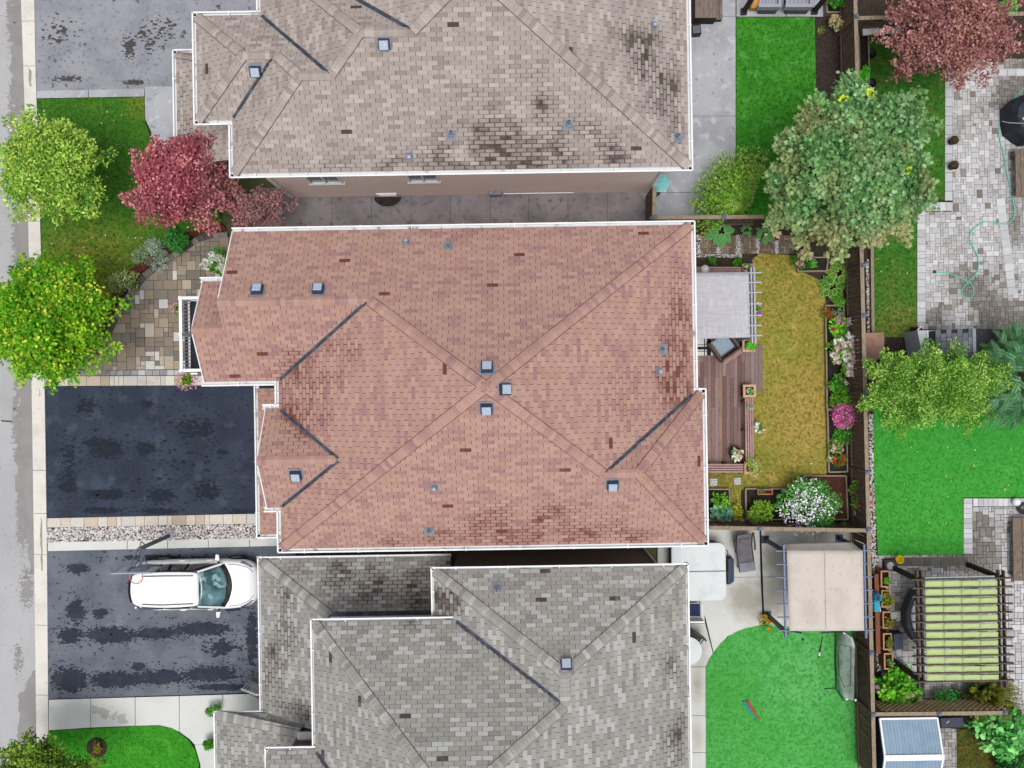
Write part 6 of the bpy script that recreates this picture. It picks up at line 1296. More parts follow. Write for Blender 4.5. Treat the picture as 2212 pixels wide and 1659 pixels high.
# bicycle wheel and kettle at the right edge, clothes pole
c = P3(2206, 1096, .0); rl_ = thing('hose_reel', 'dark coiled hose reel at the right edge above the plank bench', 'hose reel', c)
for r_ in (.1, .14, .18, .22): MB().tube([(c[0] + r_ * math.cos(t * .524), c[1] + r_ * math.sin(t * .524), .1 + r_ * .2) for t in range(12)], .025, 6, closed=True).build('coil', m_cover, rl_)
c = P3(2191, 1083, .05); o = MB().lathe(c, [(.09, 0), (.15, .1), (.15, .2), (.07, .26), (.05, .26), (.0, .2)], 14).build('watering_can', m_potwhite, None, True); tag(o, 'white watering can beside the coiled hose reel', 'watering can'); MB().tube([(c[0] + .1, c[1] + .02, .15), (c[0] + .22, c[1] + .03, .28)], .02, 6).build('spout', m_potwhite, o)

# ------------------------------------------------------------------ top right yard: stairs, garden seats, pergola posts
m_oldwood = M('old stair timber', S(134, 120, 110), [(4, .45, .65, S(104, 92, 84), 6, (7, 1, 1)), (14, .6, .75, S(158, 146, 136), 5, (5, 1, 1))], .9)
stt = thing('wooden_steps', 'weathered wooden steps by the beige roofed house at the top', 'steps', P3(1530, 10, 0))
for i in range(5): x = 1502 + i * 9.4; MB().prism(PL([(x, -60), (x + 9.0, -60), (x + 9.0, 38), (x, 38)], .75), .7, .75).build('platform_board', m_oldwood, stt)
MB().prism(PL([(1500, -60), (1548, -60), (1548, 39), (1500, 39)], .6), 0, .69).build('platform_frame', m_brownd, stt)
for i in range(2): MB().prism(PL([(1546 + i * 7.5, -60), (1552.5 + i * 7.5, -60), (1553 + i * 7.5, 42), (1546.5 + i * 7.5, 42)], .4), .35, .4).build('tread', m_oldwood, stt)
MB().prism(PL([(1546, -60), (1560, -60), (1560, 41), (1546, 41)], .3), 0, .34).build('tread_frame', m_brownd, stt)
c = P(1504, 63, .3); ml = thing('storage_tote', 'black tote with grey lid beside the wooden steps', 'tote', (c[0], c[1], 0)); MB().rbox((c[0], c[1], .035), (.34, .4, .3), .08).build('body', m_black, ml); MB().rbox((c[0], c[1] - .03, .337), (.28, .27, .03), .08).build('lid', m_lounge, ml)
m_seat = M('grey painted seat', S(168, 168, 180), [(7, .45, .65, S(152, 152, 166), 5, (8, 1, 1))], .8); m_seatside = M('dark grey seat side', S(92, 94, 102), [], .8)
for i, (x0, x1, lb_) in enumerate(((1640, 1682, 'grey slatted garden seat beside the orange pouf'), (1698, 1750, 'grey slatted garden seat nearest the soil bed'))):
    ss = thing('patio_armchair', lb_, 'chair', P3((x0 + x1) / 2, 0, 0), 'grey garden seats'); MB().prism(PL([(x0 + 2, -70), (x1 - 2, -70), (x1 - 2, 22), (x0 + 2, 22)], .4), .035, .38).build('base', m_seatside, ss)
    for k in range(6): xa = x0 + (x1 - x0) * k / 6; xb = x0 + (x1 - x0) * (k + .93) / 6; MB().prism(PL([(xa, -70), (xb, -70), (xb, 8), (xa, 8)], .45), .385, .45).build('slat', m_seat, ss)
    MB().prism(PL([(x0 - 1, 8), (x1 + 6, 8), (x1 + 6, 15), (x0 - 1, 15)], .62), .3, .62).build('armrest', m_seat, ss); MB().prism(PL([(x1, -70), (x1 + 6, -70), (x1 + 6, 8), (x1, 8)], .62), .3, .615).build('armrest', m_seat, ss)
c = P3(1629, 12, .04); pf = MB(); pf.rbox((c[0], c[1], .04), (.4, .4, .34), .05, cham=.07); o = pf.build('pouf', M('orange tan pouf', S(206, 150, 78), [(5, .45, .65, S(180, 120, 52)), (14, .55, .7, S(226, 178, 110))], .9, (20, .5))); tag(o, 'orange tan pouf beside the grey garden seat', 'pouf')
gp = thing('pergola', 'dark brown pergola legs over the grey garden seats at the top edge', 'pergola', P3(1720, -20, 0))
for x, y in ((1605, 28), (1757, 27)):
    c = P(x, y, 0); MB().box(c[0] - .07, c[0] + .07, c[1] - .07, c[1] + .07, .03, 2.5).build('post', m_brownd, gp); MB().box(c[0] - .11, c[0] + .11, c[1] - .11, c[1] + .11, .03, .2).build('post_base', m_frame, gp)
c0, c1 = P(1605, 28, 0), P(1757, 27, 0); MB().beam((c0[0] - .3, c0[1], 2.58), (c1[0] + .3, c1[1], 2.58), .08, .16).build('beam', m_brownd, gp); MB().beam((c0[0], c0[1], 2.58), (c0[0], c0[1] + 3, 2.58), .08, .15).build('beam', m_brownd, gp); MB().beam((c1[0], c1[1], 2.58), (c1[0], c1[1] + 3, 2.58), .08, .15).build('beam', m_brownd, gp)
# parasol
m_teal = M('turquoise parasol cloth', S(150, 224, 226), [(2, .45, .7, S(96, 206, 210), 5), (5, .55, .7, S(214, 240, 240))], .8, trans=.2)
c = P(1427, 396, 1.4); ub = thing('parasol', 'turquoise patio parasol at the brick wall corner', 'parasol', (c[0], c[1], 0)); m = MB(); m.v = [(c[0], c[1], 1.62)] + [(c[0] + .36 * math.cos(k * math.pi / 3), c[1] + .36 * math.sin(k * math.pi / 3), 1.4) for k in range(6)]; m.f = [(0, k + 1, (k + 1) % 6 + 1) for k in range(6)]; m.build('canopy', m_teal, ub); MB().tube([(c[0], c[1], .03), (c[0], c[1], 1.66)], .02, 8).build('pole', m_alu, ub)
MB().lathe((c[0], c[1], .03), [(.22, 0), (.22, .06), (.04, .1), (.0, .1)], 14).build('base', m_black, ub)
# raised box and plumbing tray right of the fence, top
raised_bed('narrow raised bed with leafy plant against the fence at the top right', [(1855, 60), (1876, 60), (1878, 180), (1858, 181)], .35); raised_bed('small square bed of leafy green plants by the fence at the top', [(1787, -20), (1824, -20), (1824, 26), (1787, 26)], .35)
o = MB().beam(P3(1863, 70, .7), P3(1945, 63, .7), .22, .1).build('white_trough', m_white); tag(o, 'white metal trough below the fence beside the red leaved tree', 'trough')
for x in (1870, 1938): c = P(x, 67, .3); MB().box(c[0] - .04, c[0] + .04, c[1] - .04, c[1] + .04, 0, .65).build('leg', m_white, o)
for i, (x, y) in enumerate(((1881, 117), (1881, 180))): c = P(x, y, .25); pot(('black pot beside the narrow raised bed, upper one', 'black pot beside the narrow raised bed, lower one')[i], c, .17, .3, .03, m_black)
# ------------------------------------------------------------------ white car
def car():
    m_paint = M('white car paint', S(244, 245, 246, .9), [], .25, spec=.5, coat=.6); m_cglass = M('tinted glass with painted reflections', S(112, 150, 156), [(1.6, .42, .6, S(60, 96, 102)), (3, .55, .62, S(150, 184, 188), 2)], .06, spec=.5); m_cgdk = M('dark car glass', S(24, 26, 40), [], .06, spec=.8); m_tyre = M('tyre rubber', S(28, 28, 30), [], .9); m_rim = M('alloy rim', S(170, 174, 180), [], .35, metal=.6); m_red = M('tail lamp', S(150, 22, 36), [], .2, spec=.7); m_lamp = M('head lamp', S(150, 160, 172), [(6, .45, .6, S(70, 80, 96))], .1, spec=.8)  # windshield colour includes pale patches painted as reflected light
    c = P(420, 1262, .8); cx, cy = c[0] + .05, c[1] - .02; root = thing('car', 'white crossover car parked nose to the garage on the patchy driveway', 'car', (cx, cy, .012)); LEN = 4.5; g0 = .012
    def W(x, y, z): return (cx + x, cy + y, g0 + z)
    # lower body: stations along x (rear -2.25 .. front 2.25)
    st = [(-2.25, .62, .42, .86), (-2.18, .76, .32, 1.0), (-2.0, .86, .26, 1.06), (-1.6, .915, .24, 1.06), (-.8, .925, .24, 1.04), (0, .925, .24, 1.02), (.7, .92, .24, 1.0), (1.15, .915, .24, .985), (1.5, .90, .24, .95), (1.85, .86, .25, .88), (2.08, .76, .28, .80), (2.2, .62, .34, .70), (2.25, .45, .42, .60)]
    m = MB(); ns = 13
    for (x, w, z0, z1) in st:
        prof = [(-w * .86, z0), (-w * .97, z0 + .12), (-w, (z0 + z1) * .5), (-w * .985, z1 - .16), (-w * .93, z1 - .05), (-w * .80, z1), (0, z1 + .035 * (1 if x < 1.9 else .6)), (w * .80, z1), (w * .93, z1 - .05), (w * .985, z1 - .16), (w, (z0 + z1) * .5), (w * .97, z0 + .12), (w * .86, z0)]
        m.v += [W(x, y, z) for y, z in prof]
    m.f = [(i * ns + k, (i + 1) * ns + k, (i + 1) * ns + k + 1, i * ns + k + 1) for i in range(len(st) - 1) for k in range(ns - 1)] + [(i * ns + ns - 1, (i + 1) * ns + ns - 1, (i + 1) * ns, i * ns) for i in range(len(st) - 1)] + [tuple(range(ns)), tuple((len(st) - 1) * ns + k for k in range(ns - 1, -1, -1))]
    body = m.build('body', m_paint, root, True); body.modifiers.new('s', 'SUBSURF').levels = 2; body.modifiers['s'].render_levels = 2
    # roof and greenhouse
    def roofsec(x, w, z): return [W(x, -w, z - .06), W(x, -w * .9, z - .015), W(x, -w * .5, z + .012), W(x, 0, z + .02), W(x, w * .5, z + .012), W(x, w * .9, z - .015), W(x, w, z - .06)]
    rs = [(-2.12, .40, 1.47), (-2.02, .53, 1.515), (-1.8, .60, 1.57), (-1.2, .64, 1.63), (-.4, .645, 1.64), (.38, .60, 1.575)]
    m = MB(); 
    for x, w, z in rs: m.v += roofsec(x, w, z)
    m.f = [(i * 7 + k, (i + 1) * 7 + k, (i + 1) * 7 + k + 1, i * 7 + k + 1) for i in range(5) for k in range(6)]
    o = m.build('roof', m_paint, root, True); o.modifiers.new('s', 'SUBSURF').render_levels = 2; o.modifiers.new('t', 'SOLIDIFY').thickness = .03
    def quad_grid(name, A, Bc, Cc, D, mat, par, bulge, n=8, th=.012, bow=(0, 0)):
        m = MB(); A, Bc, Cc, D = map(Vector, (A, Bc, Cc, D)); nn = (Bc - A).cross(D - A).normalized()
        for j in range(n + 1):
            for i in range(n + 1):
                u, v = i / n, j / n; p = A * (1 - u) * (1 - v) + Bc * u * (1 - v) + Cc * u * v + D * (1 - u) * v; m.v.append(tuple(p + nn * bulge * 4 * u * (1 - u) + Vector((1, 0, 0)) * (bow[0] * (1 - v) + bow[1] * v) * 4 * u * (1 - u)))
        m.f = [(j * (n + 1) + i, j * (n + 1) + i + 1, (j + 1) * (n + 1) + i + 1, (j + 1) * (n + 1) + i) for j in range(n) for i in range(n)]
        o = m.build(name, mat, par, True); o.modifiers.new('t', 'SOLIDIFY').thickness = th; return o
    ws = quad_grid('windshield', W(1.02, -.74, 1.03), W(1.02, .74, 1.03), W(.34, .575, 1.565), W(.34, -.575, 1.565), m_cglass, root, .03, bow=(.22, .07))
    quad_grid('cowl', W(1.12, -.79, .995), W(1.12, .79, .995), W(.99, .745, 1.05), W(.99, -.745, 1.05), m_black, root, .03, 8, .02, (.27, .225))
    for y in (-.3, .25): MB().tube([W(1.3, y - .25, 1.06), W(1.2, y + .3, 1.12)], .012, 5).build('wiper', m_black, ws)
    quad_grid('rear_window', W(-2.2, .62, 1.06), W(-2.2, -.62, 1.06), W(-2.08, -.46, 1.47), W(-2.08, .46, 1.47), m_cgdk, root, .05)
    quad_grid('spoiler', W(-2.14, .44, 1.46), W(-2.14, -.44, 1.46), W(-2.05, -.46, 1.50), W(-2.05, .46, 1.50), m_black, root, .0, 8, .03, (-.07, -.05))
    for s_ in (-1, 1):
        for a, b, ta, tb in ((-1.95, -1.18, -1.78, -1.16), (-1.12, -.2, -1.1, -.22), (-.13, .98, -.15, .28)):
            A, Bc, Cc, D = W(a, s_ * .815, 1.05), W(b, s_ * .815, 1.04), W(tb, s_ * .655, 1.54), W(ta, s_ * .655, 1.54)
            if s_ > 0: A, Bc, Cc, D = Bc, A, D, Cc
            quad_grid('side_window', A, Bc, Cc, D, m_cgdk, root, .02)
        for a, ta in ((1.04, .33), (-.17, -.18), (-1.15, -1.13), (-2.05, -1.9)): MB().beam(W(a, s_ * .80, 1.02), W(ta, s_ * .625, 1.56), .06, .05, (1, 0, 0)).build('pillar', m_paint if a in (1.04, -2.05) else m_black, root)
        MB().tube([W(-1.65, s_ * .5, 1.62), W(-.9, s_ * .52, 1.675), (W(.2, s_ * .5, 1.635))], .016, 6).build('roof_rail', m_frame, root)
        MB().add([W(.93 + dx, s_ * (.93 + dy), 1.04 + dz) for dz, k_ in ((-.06, .8), (.0, 1), (.07, .75)) for dx, dy in ((.06 * k_, 0), (.02 * k_, .2), (-.1 * k_, .22), (-.12 * k_, .02))], [(0, 1, 5, 4), (1, 2, 6, 5), (2, 3, 7, 6), (3, 0, 4, 7), (4, 5, 9, 8), (5, 6, 10, 9), (6, 7, 11, 10), (7, 4, 8, 11), (8, 9, 10, 11), (3, 2, 1, 0)]).build('side_mirror', m_paint, root); MB().beam(W(.93, s_ * .8, 1.0), W(.9, s_ * .96, 1.02), .05, .04).build('mirror_arm', m_black, root)
        quad_grid('headlight', *( [W(1.7, -.87, .83), W(2.13, -.62, .72), W(2.05, -.60, .80), W(1.68, -.80, .915)] if s_ < 0 else [W(2.13, .62, .72), W(1.7, .87, .83), W(1.68, .80, .915), W(2.05, .60, .80)]), m_lamp, root, .03, 4)
        quad_grid('taillight', *( [W(-2.17, -.60, .8), W(-1.95, -.87, .84), W(-1.95, -.80, 1.06), W(-2.16, -.57, 1.02)] if s_ < 0 else [W(-1.95, .87, .84), W(-2.17, .60, .8), W(-2.16, .57, 1.02), W(-1.95, .80, 1.06)]), m_red, root, .03, 4)
        for x in (-.55, .45): MB().beam(W(x, s_ * .912, .86), W(x + .2, s_ * .912, .86), .02, .025).build('door_handle', m_paint, root)
        for x in (-1.35, 1.38):
            wh = MB(); 
            pr = [(.18, .0), (.30, .02), (.335, .06), (.335, .17), (.30, .21), (.2, .2)]
            for r_, d_ in pr: wh.v += [W(x + r_ * math.cos(t * math.pi / 10), s_ * (.93 - .21 + d_), .335 + r_ * math.sin(t * math.pi / 10)) for t in range(20)]
            wh.f = [(i * 20 + t, i * 20 + (t + 1) % 20, (i + 1) * 20 + (t + 1) % 20, (i + 1) * 20 + t) for i in range(5) for t in range(20)]; w_ = wh.build('wheel', m_tyre, root, True)
            ri = MB(); ri.v = [W(x + r_ * math.cos(t * math.pi / 10), s_ * (.90 + d_), .335 + r_ * math.sin(t * math.pi / 10)) for r_, d_ in ((.23, 0), (.21, .015), (.05, -.02)) for t in range(20)]; ri.f = [(i * 20 + t, i * 20 + (t + 1) % 20, (i + 1) * 20 + (t + 1) % 20, (i + 1) * 20 + t) for i in range(2) for t in range(20)] + [tuple(range(40, 60))]; ri.build('rim', m_rim, w_, True)
    for s_ in (-1, 1):
        MB().tube([W(1.25, s_ * .77, .985), W(1.6, s_ * .735, .955), W(1.95, s_ * .62, .865), W(2.12, s_ * .42, .79)], .007, 5).build('hood_seam', m_frame, root)
        for x in (-.17, .93, -1.15): MB().tube([W(x, s_ * .875, .98), W(x, s_ * .905, .8), W(x, s_ * .93, .5)], .006, 5).build('door_seam', m_frame, root)
    quad_grid('grille', W(2.235, -.4, .42), W(2.235, .4, .42), W(2.2, .45, .62), W(2.2, -.45, .62), m_black, root, .03, 4); MB().box(cx - 2.3, cx - 2.2, cy - .55, cy + .55, g0 + .32, g0 + .5).build('rear_bumper_trim', m_black, root); MB().tube([W(1.0, -.04, 1.2), W(.75, .0, 1.36)], .015, 5).build('rear_view_mirror', m_potwhite, ws)
car()
# ------------------------------------------------------------------ basketball hoop
m_steel = M('galvanised steel', S(142, 156, 176), [(6, .5, .7, S(122, 136, 156))], .4, metal=.3); m_pole = M('grey pole', S(104, 106, 108), [], .6); m_bb = M('backboard panel', S(176, 196, 212), [(2, .45, .7, S(160, 182, 200))], .3); m_orange = M('red rim', S(226, 112, 96), [], .5)
hc = P(366, 1157, 0); hp = thing('basketball_hoop', 'basketball hoop over the driveway behind the white car', 'basketball hoop', (hc[0], hc[1], 0)); MB().tube([(hc[0], hc[1], .02), (hc[0], hc[1], 2.75)], .075, 10).build('pole', m_pole, hp, True); MB().lathe((hc[0], hc[1], .01), [(.17, 0), (.17, .05), (.1, .09), (.0, .09)], 16).build('pole_base', m_concgrey, hp)
by = P(290, 1238, 3.95)[1]; xl, xr_ = P(240, 1236, 3.95)[0], P(326, 1241, 3.95)[0]; xm = (xl + xr_) / 2; zb, zt = 3.0, 3.95
bb = MB().box(xl + .03, xr_ - .03, by - .02, by + .02, zb + .03, zt - .03).build('backboard', m_bb, hp)
for p, q in (((xl, by, zb), (xr_, by, zb)), ((xl, by, zt), (xr_, by, zt)), ((xl, by, zb), (xl, by, zt)), ((xr_, by, zb), (xr_, by, zt)), ((xm - .3, by + .03, zb + .1), (xm + .3, by + .03, zb + .1)), ((xm - .3, by + .03, zb + .55), (xm + .3, by + .03, zb + .55)), ((xm - .3, by + .03, zb + .1), (xm - .3, by + .03, zb + .55)), ((xm + .3, by + .03, zb + .1), (xm + .3, by + .03, zb + .55))): MB().beam(p, q, .045, .045).build('backboard_frame', m_steel, bb)
for s_ in (-1, 1):
    MB().tube([(hc[0] + s_ * .06, hc[1], 2.72), (xm + s_ * .22, by + .04, zb + .62)], .022, 6).build('arm', m_steel, hp); MB().tube([(hc[0] + s_ * .06, hc[1], 2.3), (hc[0] + s_ * .06, hc[1] - .2, 2.6), (xm + s_ * .22, by + .04, zb + .12)], .022, 6).build('arm', m_steel, hp)
MB().tube([(hc[0], hc[1] + .0, 2.1), (hc[0] - .02, hc[1] + .22, 2.55), (hc[0], hc[1] - .02, 2.74)], .02, 6).build('height_lever', m_steel, hp)
rc = (xm - .2, by - .32, 3.06); rim = MB().tube([(rc[0] + .225 * math.cos(t * .349), rc[1] + .225 * math.sin(t * .349), rc[2]) for t in range(18)], .017, 6, closed=True).build('rim', m_orange, hp, True); nt2 = MB()
for k in range(12):
    a0, a1 = k * math.pi / 6, (k + 1) * math.pi / 6; nt2.tube([(rc[0] + .22 * math.cos(a0), rc[1] + .22 * math.sin(a0), rc[2]), (rc[0] + .16 * math.cos(a1), rc[1] + .16 * math.sin(a1), rc[2] - .2), (rc[0] + .13 * math.cos(a0), rc[1] + .13 * math.sin(a0), rc[2] - .4)], .006, 4)
nt2.build('net', m_potwhite, rim); MB().beam((rc[0] - .08, by - .02, 3.05), (rc[0] - .08, by - .12, 3.05), .2, .05).build('rim_bracket', m_orange, hp)

# ------------------------------------------------------------------ vegetation
m_leaf = M('leaf', None, [], .5, attr=True, trans=.24, spec=.12)
m_bark_t = M('tree bark', S(104, 90, 78), [(8, .45, .65, S(78, 66, 58), 6, (3, 3, .6))], .95, (25, .6))
m_stem = M('green stem', S(96, 110, 60), [], .8)
m_petal = M('petals', None, [], .7, attr=True, trans=.15)
OVAL = np.array([(0, 0, 0), (.3, -.26, .05), (.68, -.24, .04), (1, 0, -.08), (.68, .24, .04), (.3, .26, .05)], dtype=np.float32)
BROAD = np.array([(0, 0, 0), (.2, -.36, .06), (.6, -.40, .05), (1, 0, -.1), (.6, .40, .05), (.2, .36, .06)], dtype=np.float32)
LANCE = np.array([(0, 0, 0), (.4, -.11, .02), (1, 0, -.06), (.4, .11, .02)], dtype=np.float32)
MAPLE = np.array([(0, 0, 0), (.12, -.36, .0), (.34, -.22, .04), (.44, -.52, -.02), (.66, -.16, .03), (1, 0, -.06), (.66, .16, .03), (.44, .52, -.02), (.34, .22, .04), (.12, .36, .0)], dtype=np.float32)
def leaf_obj(name, pos, axis, nrm, size, col, tmpl, parent, mat=None):
    """many flat leaves as one mesh: tmpl is a leaf outline along +x with normal +z"""
    N, K = len(pos), len(tmpl)
    a = axis / (np.linalg.norm(axis, axis=1, keepdims=True) + 1e-9); n = nrm - a * np.sum(nrm * a, 1, keepdims=True); n /= (np.linalg.norm(n, axis=1, keepdims=True) + 1e-9); b = np.cross(n, a)
    V = pos[:, None, :] + size[:, None, None] * (tmpl[None, :, 0:1] * a[:, None, :] + tmpl[None, :, 1:2] * b[:, None, :] + tmpl[None, :, 2:3] * n[:, None, :])
    me = bpy.data.meshes.new(name); me.vertices.add(N * K); me.vertices.foreach_set('co', V.reshape(-1).astype(np.float32))
    me.loops.add(N * K); me.loops.foreach_set('vertex_index', np.arange(N * K, dtype=np.int32))
    me.polygons.add(N); me.polygons.foreach_set('loop_start', np.arange(0, N * K, K, dtype=np.int32)); me.polygons.foreach_set('loop_total', np.full(N, K, dtype=np.int32))
    me.update(); at = me.color_attributes.new('col', 'FLOAT_COLOR', 'POINT'); at.data.foreach_set('color', np.repeat(col, K, axis=0).astype(np.float32).ravel())
    me.materials.append(mat or m_leaf); return put(bpy.data.objects.new(name, me), parent)
def crown(name, clumps, n, size, pal, tmpl, parent, up=.55, jit_c=.16, shell=.62, tint=None, seed=1, droop=0.0, mat=None):
    """leaves scattered through a set of clumps (x, y, z, r, flat)"""
    g = np.random.default_rng(seed); C = np.array([c[:4] for c in clumps], dtype=float); fl = np.array([c[4] if len(c) > 4 else .8 for c in clumps]); wgt = C[:, 3] ** 2; k = g.choice(len(C), n, p=wgt / wgt.sum())
    d = g.normal(size=(n, 3)); d[:, 2] = np.abs(d[:, 2]) * 1.0 - .28; d /= np.linalg.norm(d, axis=1, keepdims=True)
    r = C[k, 3] * (shell + (1 - shell) * g.random(n) ** .7) * (1 + .12 * g.normal(size=n)); pos = C[k, :3] + d * r[:, None]; pos[:, 2] = C[k, 2] + d[:, 2] * r * fl[k]; pos[:, 2] = np.maximum(pos[:, 2], .06)
    nrm = d * (1 - up) + np.array([0, 0, up]) + .42 * g.normal(size=(n, 3)); ax = d + .7 * g.normal(size=(n, 3)); ax[:, 2] = ax[:, 2] * .5 - droop
    P_ = np.array([p[:3] for p in pal]); ck = g.integers(0, len(P_), len(C)); pick = np.where(g.random(n) < .55, ck[k], g.integers(0, len(P_), n)); col = P_[pick] * (1 + jit_c * g.normal(size=(n, 1))) * (1 + .10 * g.normal(size=(len(C), 1)))[k]
    if tint is not None: col = tint(pos, col, g)
    col = np.clip(np.concatenate([col * 1.24, np.ones((n, 1))], 1), .003, .95)
    return leaf_obj(name, pos, ax, nrm, size * (.7 + .6 * g.random(n)), col, tmpl, parent, mat)
def tree(name, label, base, lobes, n, size, pal, tmpl=OVAL, nclump=42, seed=1, trunk=.13, cat='tree', tint=None, up=.5, cr=(.16, .25), shell=.35, group=None, droop=.1):
    """lobes: (px, py, z, rx_px, ry_px, rz_m) survey ellipses of the crown; base: survey px of the trunk foot"""
    rr = random.Random(seed); b = P(base[0], base[1], 0); root = thing(name, label, cat, (b[0], b[1], 0), group); cl = []
    tot = sum(l[3] * l[4] for l in lobes)
    for (px, py, z, rx, ry, rz) in lobes:
        s_ = CAM_F / (CAM_H - z); c = P(px, py, z); RX, RY = rx / s_, ry / s_; R0 = min(RX, RY)
        ns = max(12, int(nclump * .62 * rx * ry / tot)); ph = rr.uniform(0, 6.283)
        for i in range(ns):                                                     # boughs: sprays of clumps thinning outwards
            h = 1 - (i + .5) / ns * 1.25; t = ph + i * 2.39996 + rr.uniform(-.25, .25); w = math.sqrt(max(.0, 1 - max(h, 0) ** 2)); L = rr.uniform(.74, 1.14); rk = rr.uniform(.8, 1.3); hz_ = rr.uniform(-.35, .3)
            for f, q in ((.42, cr[1]), (.64, cr[1] * .86), (.83, cr[0] * .95), (.97, cr[0] * .6)):
                a_ = t + rr.uniform(-.12, .12); cl.append((c[0] + RX * f * L * w * math.cos(a_), c[1] + RY * f * L * w * math.sin(a_), z + rz * (max(h, -.3) * (.55 + .45 * f) + hz_ * f) * .95 + rr.uniform(-.1, .1), R0 * q * rk, .72))
        cl.append((c[0], c[1], z - rz * .25, R0 * .5, .8))
    crown('crown', cl, n, size, pal, tmpl, root, up, tint=tint, seed=seed, shell=shell, droop=droop)
    zc = sum(l[2] for l in lobes) / len(lobes); tk = MB(); tk.tube([(b[0], b[1], 0), (b[0] + .04, b[1] + .02, zc * .35), (b[0] + (cl[-1][0] - b[0]) * .3, b[1] + (cl[-1][1] - b[1]) * .3, zc * .7), (cl[-1][0], cl[-1][1], zc * 1.0)], [trunk, trunk * .8, trunk * .6, trunk * .35], 9); trunk_o = tk.build('trunk', m_bark_t, root, True)
    br = MB()
    for c in rr.sample(cl, min(len(cl), 22)):
        a = (b[0] + (cl[-1][0] - b[0]) * .2, b[1] + (cl[-1][1] - b[1]) * .2, zc * rr.uniform(.45, .7)); mid = ((a[0] + c[0]) / 2, (a[1] + c[1]) / 2, (a[2] + c[2]) / 2 - .1); br.tube([a, mid, c[:3]], [trunk * .4, trunk * .25, trunk * .08], 6)
    br.build('branches', m_bark_t, trunk_o, True); return root
def shrub(name, label, px, py, r, h, n, size, pal, tmpl=OVAL, seed=1, ry=None, cat='shrub', group=None, z0=0.0, up=.55, flowers=None, tint=None, nclump=9, shell=.45, parent=None, droop=.05):
    """low plant: px, py, r in survey px at its top; flowers = (count, radius m, palette[, zone])"""
    rr = random.Random(seed); zt = z0 + h * .6; s_ = CAM_F / (CAM_H - zt); c = P(px, py, zt); R_ = r / s_; RY = (ry or r) / s_
    root = thing(name, label, cat, (c[0], c[1], z0), group) if parent is None else parent
    cl = [(c[0], c[1], z0 + h * .45, min(R_, RY) * .6, h * .8 / max(.05, min(R_, RY)))]
    for i in range(nclump): t = rr.uniform(0, 6.283); q = rr.uniform(.35, .75); cl.append((c[0] + R_ * q * math.cos(t), c[1] + RY * q * math.sin(t), z0 + h * rr.uniform(.35, .75), min(R_, RY) * rr.uniform(.25, .42), .8))
    crown('foliage', cl, n, size, pal, tmpl, root, up, seed=seed, tint=tint, shell=shell, droop=droop)
    sm = MB()
    for q in cl[:8]: sm.tube([(c[0] + rr.uniform(-.05, .05), c[1] + rr.uniform(-.05, .05), z0), ((c[0] + q[0]) / 2, (c[1] + q[1]) / 2, (z0 + q[2]) * .5), q[:3]], [.018, .012, .005], 5)
    sm.build('stems', m_stem, root)
    if flowers:
        cnt, fr, fp = flowers[:3]
        for i in range(cnt):
            q = rr.choice(cl); t = rr.uniform(0, 6.283); e = rr.uniform(.2, .95); x, y = q[0] + q[3] * e * math.cos(t), q[1] + q[3] * e * math.sin(t); z = q[2] + q[3] * .8 * math.sqrt(max(0, 1 - e * e)) + .03
            flower(root, (x, y, z), fr * rr.uniform(.75, 1.2), rr.choice(fp), rr.randint(0, 9999))
    return root
def flower(parent, p, r, colr, seed, name='flower'):
    """flower head of overlapping petals round a dome"""
    g = np.random.default_rng(seed); n = 16 if r < .05 else 34; d = g.normal(size=(n, 3)); d[:, 2] = np.abs(d[:, 2]) + .15; d /= np.linalg.norm(d, axis=1, keepdims=True); pos = np.array(p) + d * r * np.array([.8, .8, .55]); c = np.array(colr[:3])[None] * (1 + .10 * g.normal(size=(n, 1))); col = np.clip(np.concatenate([c, np.ones((n, 1))], 1), .005, .95)
    t = g.normal(size=(n, 3)); leaf_obj(name, pos - t * .0, t, d, np.full(n, r * .95), col, BROAD, parent, m_petal)

# ---- the trees
Y1 = [S(168, 200, 84), S(142, 184, 68), S(122, 168, 60), S(190, 212, 106), S(102, 150, 52)]
tree('street_tree', 'light green tree over the kerb at the upper left', (105, 370), [(116, 362, 3.3, 126, 126, 1.25)], 22000, .105, Y1, nclump=60, seed=21)
Y2 = [S(152, 194, 44), S(126, 184, 36), S(100, 166, 32), S(76, 144, 26), S(190, 206, 70), S(92, 156, 28)]
tree('street_tree', 'yellow green tree leaning over the road beside the flagstone path', (95, 690), [(100, 690, 3.4, 152, 155, 1.4)], 26000, .11, Y2, MAPLE, nclump=80, seed=22)
tree('street_tree', 'dark green tree at the lower left corner', (95, 1640), [(92, 1655, 2.8, 116, 84, .9)], 11000, .10, [S(112, 146, 50), S(86, 124, 38), S(68, 104, 30), S(136, 160, 64)], nclump=40, seed=23)
RB = [S(176, 88, 100), S(192, 114, 120), S(146, 68, 84), S(126, 58, 70), S(204, 140, 142), S(164, 92, 100)]
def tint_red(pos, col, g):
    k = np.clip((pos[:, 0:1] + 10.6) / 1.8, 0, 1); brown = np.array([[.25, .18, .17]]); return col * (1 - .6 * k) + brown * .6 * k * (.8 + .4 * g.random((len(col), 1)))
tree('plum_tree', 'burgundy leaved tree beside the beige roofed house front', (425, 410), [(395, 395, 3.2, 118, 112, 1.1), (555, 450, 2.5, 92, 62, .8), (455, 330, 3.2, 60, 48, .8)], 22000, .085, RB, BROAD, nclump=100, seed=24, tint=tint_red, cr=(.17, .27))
MP = [S(118, 164, 104), S(96, 146, 84), S(146, 182, 128), S(76, 126, 68), S(108, 152, 88)]
c5 = P(1830, 375, 4.6)
